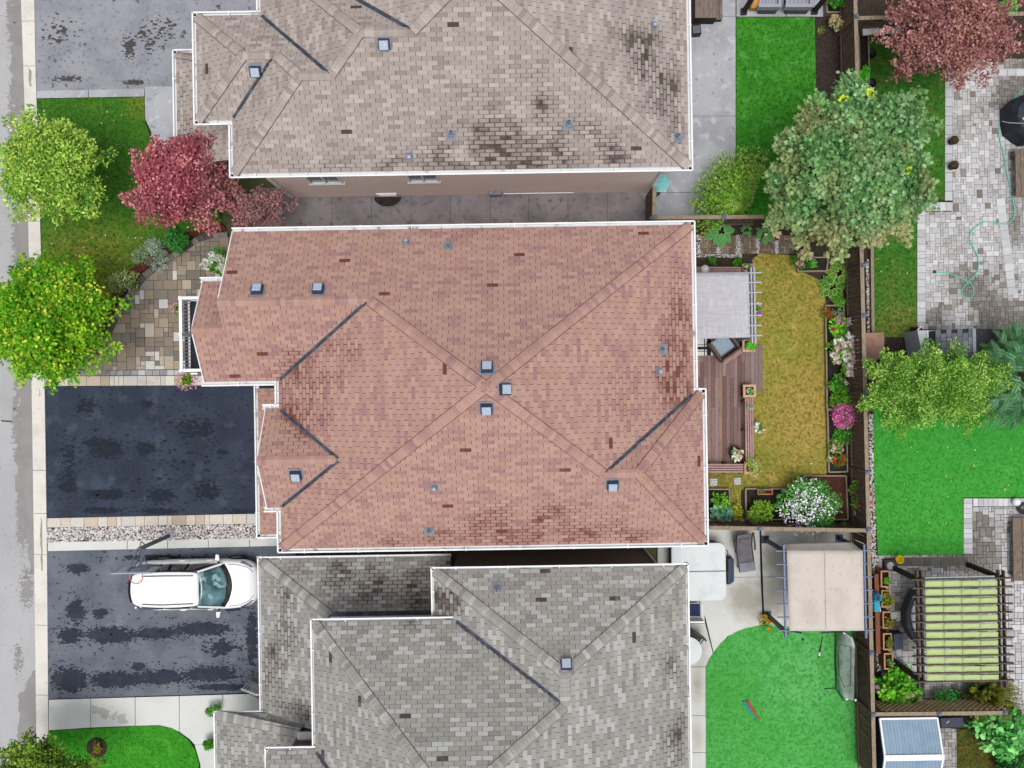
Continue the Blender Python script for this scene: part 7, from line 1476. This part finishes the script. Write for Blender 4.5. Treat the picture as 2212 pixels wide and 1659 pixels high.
def tint_maple(pos, col, g):
    k = np.clip((c5[1] - .2 - pos[:, 1:2]) / 2.4, 0, 1) * .7 + np.clip((c5[0] - .4 - pos[:, 0:1]) / 4.5, 0, .3); m = np.array([fbm(p[0] * .8, p[1] * .8, p[2] * .8 + 7, 2) for p in pos])[:, None]
    k = np.clip(k * 1.25 + m * 1.0 - .12, 0, 1); warm = np.array([[.50, .40, .20]]) * (.75 + .4 * g.random((len(col), 1))); pk = (g.random((len(col), 1)) < .10) * 1.0; warm = warm * (1 - pk) + np.array([[.62, .27, .20]]) * pk; return col * (1 - .5 * k) + warm * .5 * k
mp = tree('maple_tree', 'large grey green maple with orange tinged leaves over the back fence', (1800, 370), [(1830, 370, 4.4, 190, 198, 1.7), (1722, 425, 4.0, 98, 118, 1.0), (1925, 430, 4.2, 92, 116, 1.2)], 40000, .15, MP, MAPLE, nclump=110, seed=25, trunk=.17, tint=tint_maple, cr=(.15, .24), up=.55)
for i, (x, y) in enumerate(((1829, 209), (1888, 197), (1964, 363), (1919, 397), (1902, 461))):
    c = P(x, y, 5.6); crown('young_leaves', [(c[0], c[1], 5.35, .11, .7)], 14, .10, [S(222, 232, 40), S(206, 220, 50)], MAPLE, mp, .7, seed=60 + i)
RT = [S(176, 124, 122), S(156, 106, 104), S(188, 142, 136), S(138, 92, 88), S(166, 122, 104), S(148, 98, 98)]
tree('plum_tree', 'dusty red tree in the top right corner', (2050, 70), [(2050, 70, 3.6, 138, 112, 1.2), (1960, 140, 3.2, 52, 40, .7), (2140, 90, 3.4, 70, 48, .8)], 22000, .085, RT, BROAD, nclump=95, seed=26, cr=(.18, .27))
YG = [S(142, 184, 80), S(116, 166, 60), S(92, 146, 44), S(168, 202, 104), S(76, 128, 38)]
tree('locust_tree', 'yellow green tree hanging over the fence above the bright turf', (2010, 850), [(2018, 838, 2.7, 156, 102, 1.0), (2095, 828, 2.6, 92, 80, .8), (1938, 830, 2.7, 82, 86, .9)], 40000, .095, YG, LANCE * np.array([1, 2.1, 1], dtype=np.float32), nclump=90, seed=27)
# ---- sumac with long feathery fronds
def frond_plant(name, label, px, py, z, r_px, nf, ln, pal, seed, cat='tree', leaflets=13, ls=.2, tall=1.6, base=None, droop=.55):
    g = np.random.default_rng(seed); c = P(px, py, z); s_ = CAM_F / (CAM_H - z); R_ = r_px / s_; root = thing(name, label, cat, (c[0], c[1], 0)); pos, ax, nr, sz, col = [], [], [], [], []; st_ = MB()
    for i in range(nf):
        t = g.uniform(0, 6.283); q = math.sqrt(g.random()) * R_; o = np.array([c[0] + q * math.cos(t), c[1] + q * math.sin(t), z + g.uniform(-.7, .45) * tall * .5]); th = t + g.normal() * .8; d = np.array([math.cos(th), math.sin(th), .35]); L = ln * g.uniform(.7, 1.15); cc = np.array(pal[g.integers(0, len(pal))][:3]) * (1 + .14 * g.normal()); pts = []
        for k in range(leaflets + 1):
            u = k / leaflets; p = o + d * L * u + np.array([0, 0, -droop * L * u * u]); pts.append(p)
        for k in range(1, leaflets + 1):
            tg = pts[k] - pts[k - 1]; tg /= np.linalg.norm(tg); sd = np.cross(tg, [0, 0, 1]); sd /= np.linalg.norm(sd) + 1e-9; u = k / leaflets
            for s2 in (-1, 1): pos.append(pts[k]); ax.append(sd * s2 + tg * .45 + np.array([0, 0, -.15])); nr.append(np.array([0, 0, 1.0]) + .15 * g.normal(size=3)); sz.append(ls * (1 - .55 * abs(u - .4) - .25 * u)); col.append(cc * (1 + .08 * g.normal()))
        st_.tube([tuple(p) for p in pts[::4]], .012, 4)
    col = np.clip(np.concatenate([np.array(col), np.ones((len(col), 1))], 1), .004, .9); leaf_obj('fronds', np.array(pos), np.array(ax), np.array(nr), np.array(sz), col, LANCE * np.array([1, 1.15, 1], dtype=np.float32), root); st_.build('frond_ribs', m_stem, root)
    tk = MB()
    for k in range(4): a = k * 1.6; tk.tube([(c[0] + .1 * math.cos(a), c[1] + .1 * math.sin(a), 0), (c[0] + .5 * R_ * math.cos(a), c[1] + .5 * R_ * math.sin(a), z - .4)], [.06, .03], 6)
    tk.build('trunk', m_bark_t, root, True); return root
frond_plant('sumac_tree', 'dark green sumac with long feathery fronds at the right edge', 2210, 815, 2.4, 92, 430, .62, [S(96, 168, 116), S(74, 142, 94), S(120, 184, 136), S(58, 120, 76)], 3, ls=.15, leaflets=12, tall=2.4)
# ---- feathery shrub of upright plumes
def plume_shrub(name, label, px, py, r_px, h, n, pal, seed, fan=None):
    g = np.random.default_rng(seed); c = P(px, py, 0); R_ = r_px / 57.4; root = thing(name, label, 'shrub', (c[0], c[1], 0)); pos, ax, nr, sz, col = [], [], [], [], []; st_ = MB()
    for i in range(n):
        t = g.uniform(0, 6.283); q = math.sqrt(g.random()); b = np.array([c[0] + .35 * R_ * q * math.cos(t), c[1] + .3 * R_ * q * math.sin(t), 0]); tip = np.array([c[0] + R_ * q * math.cos(t), c[1] + R_ * .9 * q * math.sin(t), h * (1 - .45 * q * q) * g.uniform(.8, 1.05)]); cc = np.array(pal[g.integers(0, len(pal))][:3]) * (1 + .12 * g.normal()); pts = []
        if fan:
            t = math.radians(g.uniform(*fan)); q = g.uniform(.35, 1.0); b = np.array([c[0] + g.normal() * .12, c[1] + g.normal() * .12, 0]); tip = np.array([c[0] + R_ * q * math.cos(t), c[1] + R_ * q * math.sin(t), h * (1.05 - .5 * q) * g.uniform(.75, 1.1)])
        for k in range(13):
            u = k / 12; p = b * (1 - u) + tip * u; p[:2] = b[:2] + (tip[:2] - b[:2]) * u ** 1.7; pts.append(p)
        for k in range(3, 13):
            for s2 in range(6):
                a = g.uniform(0, 6.283); pos.append(pts[k] + g.normal(size=3) * .01); ax.append(np.array([math.cos(a), math.sin(a), .3])); nr.append(np.array([.3 * math.cos(a + 1.5), .3 * math.sin(a + 1.5), 1.0])); sz.append(.1 * (1.15 - .5 * k / 12)); col.append(cc * (1 + .12 * g.normal()) * (1.0 if k > 6 else .85))
        st_.tube([tuple(p) for p in pts[::3]], .008, 4)
    col = np.clip(np.concatenate([np.array(col), np.ones((len(col), 1))], 1), .004, .9); leaf_obj('plumes', np.array(pos), np.array(ax), np.array(nr), np.array(sz), col, LANCE * np.array([1, 1.1, 1], dtype=np.float32), root); st_.build('stems', m_stem, root); return root
plume_shrub('feathery_shrub', 'bright green feathery shrub beside the grey side patio', 1594, 450, 118, 2.1, 640, [S(176, 232, 84), S(146, 216, 64), S(120, 190, 54), S(196, 236, 116)], 5, (62, 218))
plume_shrub('cedar_shrub', 'yellow green cedar by the lattice end at the right edge', 2120, 1495, 62, 1.5, 240, [S(140, 144, 40), S(104, 120, 32), S(82, 104, 34), S(162, 158, 64)], 6)

# ---- front garden
shrub('shrub', 'silvery grey green shrub beside the curved edging', 322, 547, 43, .95, 2600, .075, [S(160, 178, 156), S(138, 158, 132), S(184, 198, 182), S(112, 134, 104)], LANCE, 31, 40, up=.4)
shrub('shrub', 'deep green round shrub below the burgundy tree', 377, 521, 30, .9, 1500, .085, [S(60, 130, 54), S(44, 108, 40), S(84, 152, 70)], OVAL, 32)
shrub('shrub', 'cream edged variegated shrub in the red mulch', 266, 604, 33, .7, 1300, .075, [S(150, 166, 96), S(110, 136, 66), S(196, 202, 150), S(86, 116, 54)], OVAL, 33)
shrub('hydrangea', 'white panicle hydrangea by the front porch corner', 474, 568, 32, .95, 800, .1, [S(100, 160, 60), S(76, 136, 44)], OVAL, 34, cat='flowers', flowers=(15, .12, [S(240, 242, 232), S(226, 230, 214)]))
def basket(label, px, py, z, r, pal, green, seed, ry=None):
    c = P(px, py, z); root = thing('hanging_basket', label, 'flower basket', (c[0], c[1], z - .35)); MB().lathe((c[0], c[1], z - .34), [(.08, 0), (.17, .12), (.19, .22), (.16, .22), (.0, .18)], 14).build('basket', m_black, root, True); MB().tube([(c[0], c[1], z - .1), (c[0] + .05, c[1], z + .25)], .008, 5).build('hook', m_black, root)
    shrub('x', None, px, py, r * .7, .3, 300, .06, green, OVAL, seed, z0=z - .2, parent=root, ry=ry)
    g = random.Random(seed); R_ = r * (CAM_H - z) / CAM_F
    b = []
    for k in range(170): t = g.uniform(0, 6.283); q = R_ * (g.uniform(.45, 1.0)); b.append((c[0] + q * math.cos(t), c[1] + q * .9 * math.sin(t), z + .08 - .25 * (q / R_) ** 2 + g.uniform(-.03, .05)))
    n = len(b); gg = np.random.default_rng(seed); cp = np.array([p[:3] for p in pal]); leaf_obj('blossoms', np.array(b), gg.normal(size=(n, 3)), np.array([0, 0, 1.]) + .4 * gg.normal(size=(n, 3)), np.full(n, .055), np.concatenate([cp[gg.integers(0, len(cp), n)] * (1 + .12 * gg.normal(size=(n, 1))), np.ones((n, 1))], 1), BROAD, root, m_petal)
PK = [S(226, 150, 190), S(236, 176, 206), S(206, 112, 160), S(196, 150, 170)]
basket('pink flower basket hanging at the lower corner of the balcony', 402, 820, 2.6, 27, PK, [S(140, 172, 50), S(110, 150, 40)], 41); basket('pink flower basket hanging at the upper end of the balcony', 382, 665, 2.6, 19, PK, [S(120, 160, 50), S(90, 130, 40)], 42, 24)
shrub('globe_shrub', 'small green globe shrub at the porch steps of the grey roofed house', 459, 1534, 16, .8, 900, .05, [S(96, 168, 40), S(76, 146, 32), S(60, 120, 28)], OVAL, 43, group='globe shrubs at the porch'); shrub('globe_shrub', 'small green globe shrub by the walk at the bottom edge', 452, 1610, 16, .8, 900, .05, [S(96, 168, 40), S(76, 146, 32), S(60, 120, 28)], OVAL, 44, group='globe shrubs at the porch')
c = P(209, 1615, .05); trg = thing('mulch_ring', 'ring of dark mulch round the dark green corner tree', 'mulch ring', (c[0], c[1], .04)); MB().lathe((c[0], c[1], .03), [(.4, 0), (.37, .03), (.15, .06), (.0, .06)], 24).build('mulch', m_bark, trg); shrub('x', None, 209, 1615, 12, .3, 160, .07, [S(150, 140, 50), S(110, 120, 40)], OVAL, 45, z0=.08, parent=trg)

# ---- back yard flowers along the fence
GR = [S(72, 146, 44), S(96, 172, 56), S(54, 118, 36)]; LG = [S(130, 190, 60), S(104, 166, 50), S(84, 146, 40)]
WH = [S(253, 253, 250, .95), S(248, 244, 240, .92)]; PP = [S(236, 200, 196), S(226, 176, 180), S(240, 220, 212)]
shrub('rose_bush', 'pink rose bush in the corner bed below the maple', 1740, 566, 26, .75, 600, .085, GR, OVAL, 51, cat='flowers', flowers=(11, .07, [S(238, 160, 170), S(226, 150, 190), S(244, 186, 180)]))
def hosta(label, px, py, r, n, seed, inner, edge, h=.4):
    c = P(px, py, h * .6); R_ = r * (CAM_H - h) / CAM_F; root = thing('hosta', label, 'plant', (c[0], c[1], 0)); g = random.Random(seed)
    for k in range(n):
        t = k * 2.4 + g.uniform(-.3, .3); q = math.sqrt((k + .5) / n); L = R_ * (.55 + .25 * g.random()); o = (c[0] + R_ * .5 * q * math.cos(t), c[1] + R_ * .5 * q * math.sin(t), h * (1.15 - .7 * q)); vs, cs = [], []
        for wd, colr in ((1.0, edge), (.72, inner)):
            for (x, y) in ((0, 0), (.25, -.3), (.6, -.32), (1, 0), (.6, .32), (.25, .3)):
                xx, yy = .5 + (x - .5) * wd, y * wd; X = xx * L; vs.append((o[0] + X * math.cos(t) - yy * L * math.sin(t), o[1] + X * math.sin(t) + yy * L * math.cos(t), o[2] - .35 * L * xx * xx + (.004 if wd < 1 else 0))); cs.append(jit(colr, .08, g))
        m = MB(); m.v = vs; m.c = cs; m.f = [(i, (i + 1) % 6, 6 + (i + 1) % 6, 6 + i) for i in range(6)] + [tuple(range(6, 12))]; m.build('leaf', m_leaf, root)
hosta('cream edged hosta with small white blooms near the maple', 1812, 590, 27, 22, 3, S(96, 160, 50), S(206, 224, 130)); hosta('large cream edged hosta at the top of the fence border', 1799, 618, 29, 26, 4, S(70, 140, 44), S(196, 216, 120)); hosta('pale green hosta against the fence on the garden path bed', 1558, 500, 30, 26, 5, S(96, 170, 84), S(150, 206, 140)); hosta('small hosta left of the maple on the garden path bed', 1612, 497, 14, 12, 6, S(90, 150, 80), S(140, 190, 130)); hosta('hosta half hidden under the maple by the garden path', 1652, 506, 20, 16, 7, S(90, 166, 80), S(160, 210, 140))
shrub('leafy_plant', 'small bright green leafy plant below the large hosta', 1811, 648, 15, .4, 260, .1, LG, OVAL, 52, cat='plant')
shrub('begonia', 'red and orange begonia in the fence border', 1790, 674, 17, .4, 300, .065, [S(120, 130, 50), S(150, 110, 50), S(90, 130, 40)], OVAL, 53, cat='flowers', flowers=(12, .04, [S(196, 60, 40), S(214, 92, 50)]))
shrub('leafy_plant', 'silvery leaved plant beside the begonia', 1809, 679, 12, .35, 220, .07, [S(120, 150, 120), S(150, 172, 150)], OVAL, 54, cat='plant')
shrub('hydrangea', 'pink hydrangea in the middle of the fence border', 1812, 706, 22, .7, 420, .11, LG, BROAD, 55, cat='flowers', flowers=(9, .07, [S(222, 150, 196), S(236, 176, 206), S(200, 70, 80)]))
shrub('hydrangea', 'large white hydrangea bush leaning on the fence', 1828, 762, 38, .95, 1100, .10, LG, BROAD, 56, 48, cat='flowers', flowers=(36, .135, WH + WH + WH + PP))
shrub('hydrangea', 'faded beige hydrangea below the white one', 1808, 826, 22, .6, 420, .09, GR, BROAD, 57, cat='flowers', flowers=(8, .075, [S(206, 178, 148), S(190, 156, 124), S(232, 210, 196)]))
shrub('peony', 'light green peony clump above the pink phlox', 1815, 860, 30, .55, 620, .13, LG, LANCE * np.array([1, 1.6, 1], dtype=np.float32), 58, cat='plant')
ph_ = shrub('phlox', 'big pink phlox bush by the fence', 1829, 899, 28, .8, 500, .07, GR, OVAL, 59, cat='flowers'); c = P(1829, 899, .7); crown('blossoms', [(c[0], c[1], .5, .42, .7)], 1500, .05, [S(232, 120, 190), S(240, 160, 200), S(214, 96, 160), S(236, 190, 206)], BROAD, ph_, .6, seed=9, mat=m_petal, shell=.75)
shrub('peony', 'deep green peony clump below the pink phlox', 1822, 942, 24, .55, 500, .12, GR, LANCE * np.array([1, 1.6, 1], dtype=np.float32), 60, cat='plant')
shrub('rose_bush', 'pale pink roses in the lower fence bed', 1806, 966, 18, .5, 240, .08, LG, OVAL, 61, cat='flowers', flowers=(8, .06, PP)); shrub('geranium', 'bright red geraniums in the lower fence bed', 1812, 996, 17, .45, 260, .07, GR, OVAL, 62, cat='flowers', flowers=(12, .05, [S(222, 36, 44), S(236, 60, 60)])); shrub('alyssum', 'white and cream flowers at the left of the red geraniums', 1794, 993, 10, .35, 160, .05, LG, OVAL, 63, cat='flowers', flowers=(7, .035, WH))
wb = shrub('flowering_bush', 'large bush covered in small white flowers above the fence', 1742, 1092, 70, 1.5, 4200, .085, [S(72, 140, 56), S(100, 166, 76), S(54, 112, 44), S(120, 176, 90)], OVAL, 64, 60, nclump=22, cat='flowers'); c = P(1742, 1092, 1.0)
g_ = random.Random(5); cl_ = [(c[0] + 1.05 * math.cos(t) * q, c[1] + .9 * math.sin(t) * q, g_.uniform(.9, 1.35), g_.uniform(.22, .36), .8) for t, q in [(g_.uniform(0, 6.283), g_.uniform(.25, .85)) for _ in range(24)]]; crown('blossoms', cl_, 850, .066, [S(236, 234, 244), S(220, 216, 234), S(246, 246, 250)], BROAD, wb, .6, seed=12, mat=m_petal, shell=.8)
shrub('leafy_plant', 'yellow green plant at the left of the white flowered bush', 1650, 1108, 34, .9, 900, .085, [S(140, 180, 50), S(110, 156, 44), S(160, 190, 80)], OVAL, 65, 28, cat='plant'); shrub('leafy_plant', 'yellow leaved plant between the two raised beds', 1590, 1106, 16, .5, 300, .08, [S(186, 190, 60), S(150, 164, 50)], OVAL, 66, cat='plant')
shrub('kale', 'blue green kale in the vegetable bed', 1556, 1108, 24, .45, 180, .2, [S(110, 166, 140), S(84, 140, 112), S(140, 186, 160)], BROAD, 67, 15, cat='plant', z0=.15); shrub('vegetable_plant', 'bright green vegetable plants in the bed beside the house corner', 1556, 1080, 22, .5, 260, .1, LG, OVAL, 68, 20, cat='plant', z0=.15)
shrub('rose_bush', 'climbing red roses on the fence above the concrete patio', 1856, 1075, 22, 1.2, 420, .075, [S(92, 146, 56), S(120, 160, 70), S(70, 116, 44)], OVAL, 69, 46, cat='flowers', flowers=(9, .055, [S(226, 60, 90), S(236, 110, 110), S(240, 150, 160)])); shrub('ground_cover', 'low green creeper along the fence below the red roses', 1800, 1137, 50, .5, 700, .06, [S(110, 170, 80), S(80, 140, 60)], OVAL, 70, 9, cat='plant')
shrub('impatiens', 'pale green bushy plant spilling from the bench corner planter', 1627, 1010, 21, .55, 620, .065, [S(170, 196, 96), S(140, 172, 76), S(196, 204, 150), S(190, 120, 80)], OVAL, 71, z0=.6, cat='plant'); shrub('petunias', 'purple and white petunias in the square planter above the canopy', 1617, 580, 13, .35, 180, .06, GR, OVAL, 72, z0=.6, cat='flowers', flowers=(14, .045, [S(204, 100, 190), S(230, 160, 220), S(246, 246, 246)])); shrub('petunias', 'purple and white petunias hanging at the pergola beam', 1638, 668, 11, .35, 160, .06, GR, OVAL, 73, 19, z0=1.6, cat='flowers', flowers=(13, .045, [S(214, 90, 190), S(236, 130, 210), S(246, 246, 246)])); shrub('petunias', 'white petunias hanging on the outside of the long bench', 1637, 926, 11, .4, 160, .06, GR, OVAL, 74, 18, z0=.4, cat='flowers', flowers=(14, .045, WH))
shrub('leafy_plant', 'pale grey green plant lying on the long bench', 1620, 878, 9, .2, 160, .06, [S(190, 204, 180), S(160, 180, 150)], LANCE, 75, z0=.7, cat='plant'); c = P3(1585, 978, .27); pot('dark clay pot with pale flowers on the deck near the bench corner', c, .24, .34, .272, m_pot); shrub('geranium', 'cream leaved red geranium in the dark pot on the deck', 1594, 982, 14, .35, 260, .07, [S(206, 216, 180), S(170, 190, 140), S(226, 230, 206)], BROAD, 76, z0=.55, cat='flowers', flowers=(3, .05, [S(222, 36, 44)])); o = MB().blob(P3(1606, 991, .36), .07, 3, .03, 10).build('ornament_ball', M('red glaze', S(196, 30, 34), [], .25), None, True); tag(o, 'shiny red ball ornament beside the dark pot', 'ornament')
shrub('leafy_plant', 'big leaved green plant in the white pot below the canopy', pb1 and 1622, 744, 8, .25, 26, .17, [S(96, 190, 50), S(70, 160, 40)], BROAD, 77, z0=.75, cat='plant'); shrub('leafy_plant', 'small green plant in the planter at the top of the long bench', 1622, 845, 6, .2, 60, .06, LG, OVAL, 78, z0=.72, cat='plant'); shrub('leafy_plant', 'small plants in the terracotta trough', 1647, 1063, 6, .15, 60, .06, GR, OVAL, 79, 4, z0=.4, cat='plant'); shrub('leafy_plant', 'green seedlings in the soil strip above the slatted bench, left one', 1538, 564, 9, .3, 120, .07, GR, OVAL, 80, cat='plant'); shrub('leafy_plant', 'green plant in the soil strip beside the petunia planter', 1594, 566, 13, .35, 200, .08, GR, OVAL, 81, cat='plant')
rd = shrub('coneflowers', 'orange black eyed flowers at the edge of the turf', 1656, 1345, 18, .5, 220, .09, GR, LANCE, 82, cat='flowers', flowers=(13, .055, [S(240, 176, 30), S(246, 196, 60)]))
# ---- right hand and top yards
shrub('hydrangea', 'big green hydrangea with a few pink heads by the lattice', 1940, 1487, 58, 1.2, 2000, .14, [S(110, 190, 50), S(84, 164, 40), S(136, 204, 70), S(60, 130, 34)], BROAD, 83, 46, cat='flowers', nclump=16, flowers=(8, .085, [S(226, 206, 176), S(222, 168, 206), S(206, 180, 140)])); shrub('shrub', 'fine leaved green shrub between hydrangea and lattice', 2050, 1512, 34, 1.1, 1700, .07, [S(80, 166, 70), S(60, 136, 54), S(104, 186, 90)], OVAL, 84, 30); shrub('shrub', 'dark low shrub with pale flowers under the pergola edge', 2115, 1486, 36, .7, 900, .08, [S(52, 98, 44), S(80, 126, 66), S(40, 74, 34)], OVAL, 85, 16, flowers=(8, .035, [S(206, 214, 200), S(220, 110, 130)]))
shrub('shrub', 'large leafy green shrub in the lower right corner', 2160, 1580, 62, 1.3, 900, .24, [S(120, 196, 110), S(92, 172, 86), S(70, 146, 66), S(146, 210, 130)], OVAL, 86, 52, nclump=16); shrub('shrub', 'dark leafy shrub at the very bottom right corner', 2190, 1648, 46, .9, 700, .16, [S(60, 120, 56), S(44, 96, 44)], OVAL, 87, 36)
for i, (cc, pal_, nn) in enumerate(((CED[0], LG, 160), (CED[1], [S(176, 176, 60), S(140, 150, 44), S(110, 120, 40)], 420), (CED[2], [S(160, 160, 60), S(120, 130, 44), S(150, 110, 50)], 220), (CED[3], [S(150, 150, 80), S(120, 120, 60)], 260), (CED[4], [S(84, 150, 60), S(120, 170, 110)], 90))):
    s_ = CAM_F / (CAM_H - .8); u = (cc[0] * _c - cc[1] * _s) * s_ + 1106; v = -(cc[0] * _s + cc[1] * _c) * s_ + 829.5
    shrub('leafy_plant', ('leafy greens in the cedar planter nearest the yellow bucket', 'yellow green foliage spilling over the second cedar planter', 'sparse yellow plants in the cedar planter by the newspaper', 'dry plants in the cedar planter by the storage box', 'few green plants in the lowest cedar planter')[i], u, v, (6, 12, 9, 8, 6)[i], .3, nn, .07, pal_, OVAL, 90 + i, (11, 19, 15, 14, 10)[i], z0=.5, cat='plant')
for i, c in enumerate(POTS): s_ = CAM_F / (CAM_H - .5); shrub('dry_plant', ('dry brown plant in the upper clay pot on the paver border', 'dry brown plant in the lower clay pot on the paver border')[i], (c[0] * _c - c[1] * _s) * s_ + 1106, -(c[0] * _s + c[1] * _c) * s_ + 829.5, 11, .25, 160, .06, [S(110, 86, 66), S(84, 64, 52), S(120, 110, 70)], LANCE, 100 + i, z0=.28, cat='plant')
shrub('shrub', 'cream and pink variegated plant on the soil bed by the fence at the top', 1806, 48, 18, .7, 520, .075, [S(206, 210, 160), S(176, 186, 130), S(222, 150, 120)], OVAL, 104, 16); shrub('leafy_plant', 'leafy vegetables in the small square bed at the top', 1806, 4, 20, .5, 360, .1, GR, OVAL, 105, 14, z0=.3, cat='plant'); shrub('leafy_plant', 'bright green leafy plant in the narrow raised bed at the top right', 1867, 162, 14, .45, 260, .12, [S(110, 206, 70), S(84, 180, 54)], BROAD, 106, 18, z0=.3, cat='plant'); shrub('lettuce', 'bright green leafy clump behind the fence at the top right corner', 2180, 12, 26, .6, 380, .16, [S(110, 214, 80), S(84, 190, 60)], BROAD, 107, 14, cat='plant'); shrub('leafy_plant', 'green plant at the fence left of the dusty red tree', 1935, 28, 16, .6, 260, .1, GR, OVAL, 108, 9, cat='plant'); shrub('leafy_plant', 'small yellow green weed in the soil bed beside the bright lawn', 1774, 66, 8, .25, 100, .07, [S(170, 190, 80), S(120, 150, 60)], LANCE, 109, cat='plant')
shrub('shrub', 'dark green shrub in front of the playhouse roof', 2043, 742, 22, 1.6, 520, .075, [S(80, 112, 56), S(60, 90, 44), S(104, 134, 70)], OVAL, 110, 20)

# ------------------------------------------------------------------ grass blades on every lawn
gi = 0
for (poly, z, mat, label, cat, dens, h) in LAWNS:
    gi += 1; g = np.random.default_rng(500 + gi); xs = [p[0] for p in poly]; ys = [p[1] for p in poly]; A_ = abs(area(poly)); n = int((max(xs) - min(xs)) * (max(ys) - min(ys)) * dens); X = g.uniform(min(xs), max(xs), n); Y = g.uniform(min(ys), max(ys), n); ins = np.zeros(n, bool)
    for i in range(len(poly)):
        (x1, y1), (x2, y2) = poly[i - 1], poly[i]
        if y1 == y2: continue
        cr_ = ((y1 > Y) != (y2 > Y)) & (X < (x2 - x1) * (Y - y1) / (y2 - y1) + x1); ins ^= cr_
    X, Y = X[ins], Y[ins]; n = len(X); pos = np.stack([X, Y, np.full(n, z - .004)], 1); d = g.normal(size=(n, 3)); d[:, 2] = np.abs(d[:, 2]) + .9
    T = np.array([(0, -.22, 0), (1, 0, 0), (0, .22, 0)], dtype=np.float32)
    o = leaf_obj('grass', pos, d, g.normal(size=(n, 3)), h * (.6 + .8 * g.random(n)), np.ones((n, 4)), T, None, mat); tag(o, label, 'grass', kind='stuff')

# fallen petals and leaves on the lawns
def litter(name, label, poly_px, n, pal, size, z, seed):
    g = np.random.default_rng(seed); poly = PL(poly_px); xs = [p[0] for p in poly]; ys = [p[1] for p in poly]; pts = []
    while len(pts) < n:
        p = (g.uniform(min(xs), max(xs)), g.uniform(min(ys), max(ys)))
        if inside(p, poly): pts.append((p[0], p[1], z))
    cp = np.array([c[:3] for c in pal]); col = np.concatenate([cp[g.integers(0, len(cp), n)], np.ones((n, 1))], 1); ax = g.normal(size=(n, 3)); ax[:, 2] *= .2
    tag(leaf_obj(name, np.array(pts), ax, np.array([0, 0, 1.]) + .3 * g.normal(size=(n, 3)), size * (.6 + .8 * g.random(n)), col, OVAL, None, m_petal), label, 'leaf litter', kind='stuff')
litter('fallen_petals', 'white petals scattered over the front lawn', [(95, 230), (300, 230), (330, 500), (200, 700), (110, 600)], 60, [S(240, 240, 220), S(226, 214, 170)], .07, .085, 3)
litter('fallen_leaves', 'few dry leaves on the bright artificial turf', [(1900, 960), (2190, 960), (2190, 1060), (2070, 1070), (2060, 1180), (1910, 1180)], 22, [S(220, 200, 130), S(206, 190, 140)], .07, .08, 4)
litter('fallen_leaves', 'dry leaves on the dark green grass strip', [(1895, 560), (1975, 560), (1975, 720), (1895, 720)], 26, [S(206, 184, 130), S(186, 160, 104)], .07, .085, 5)
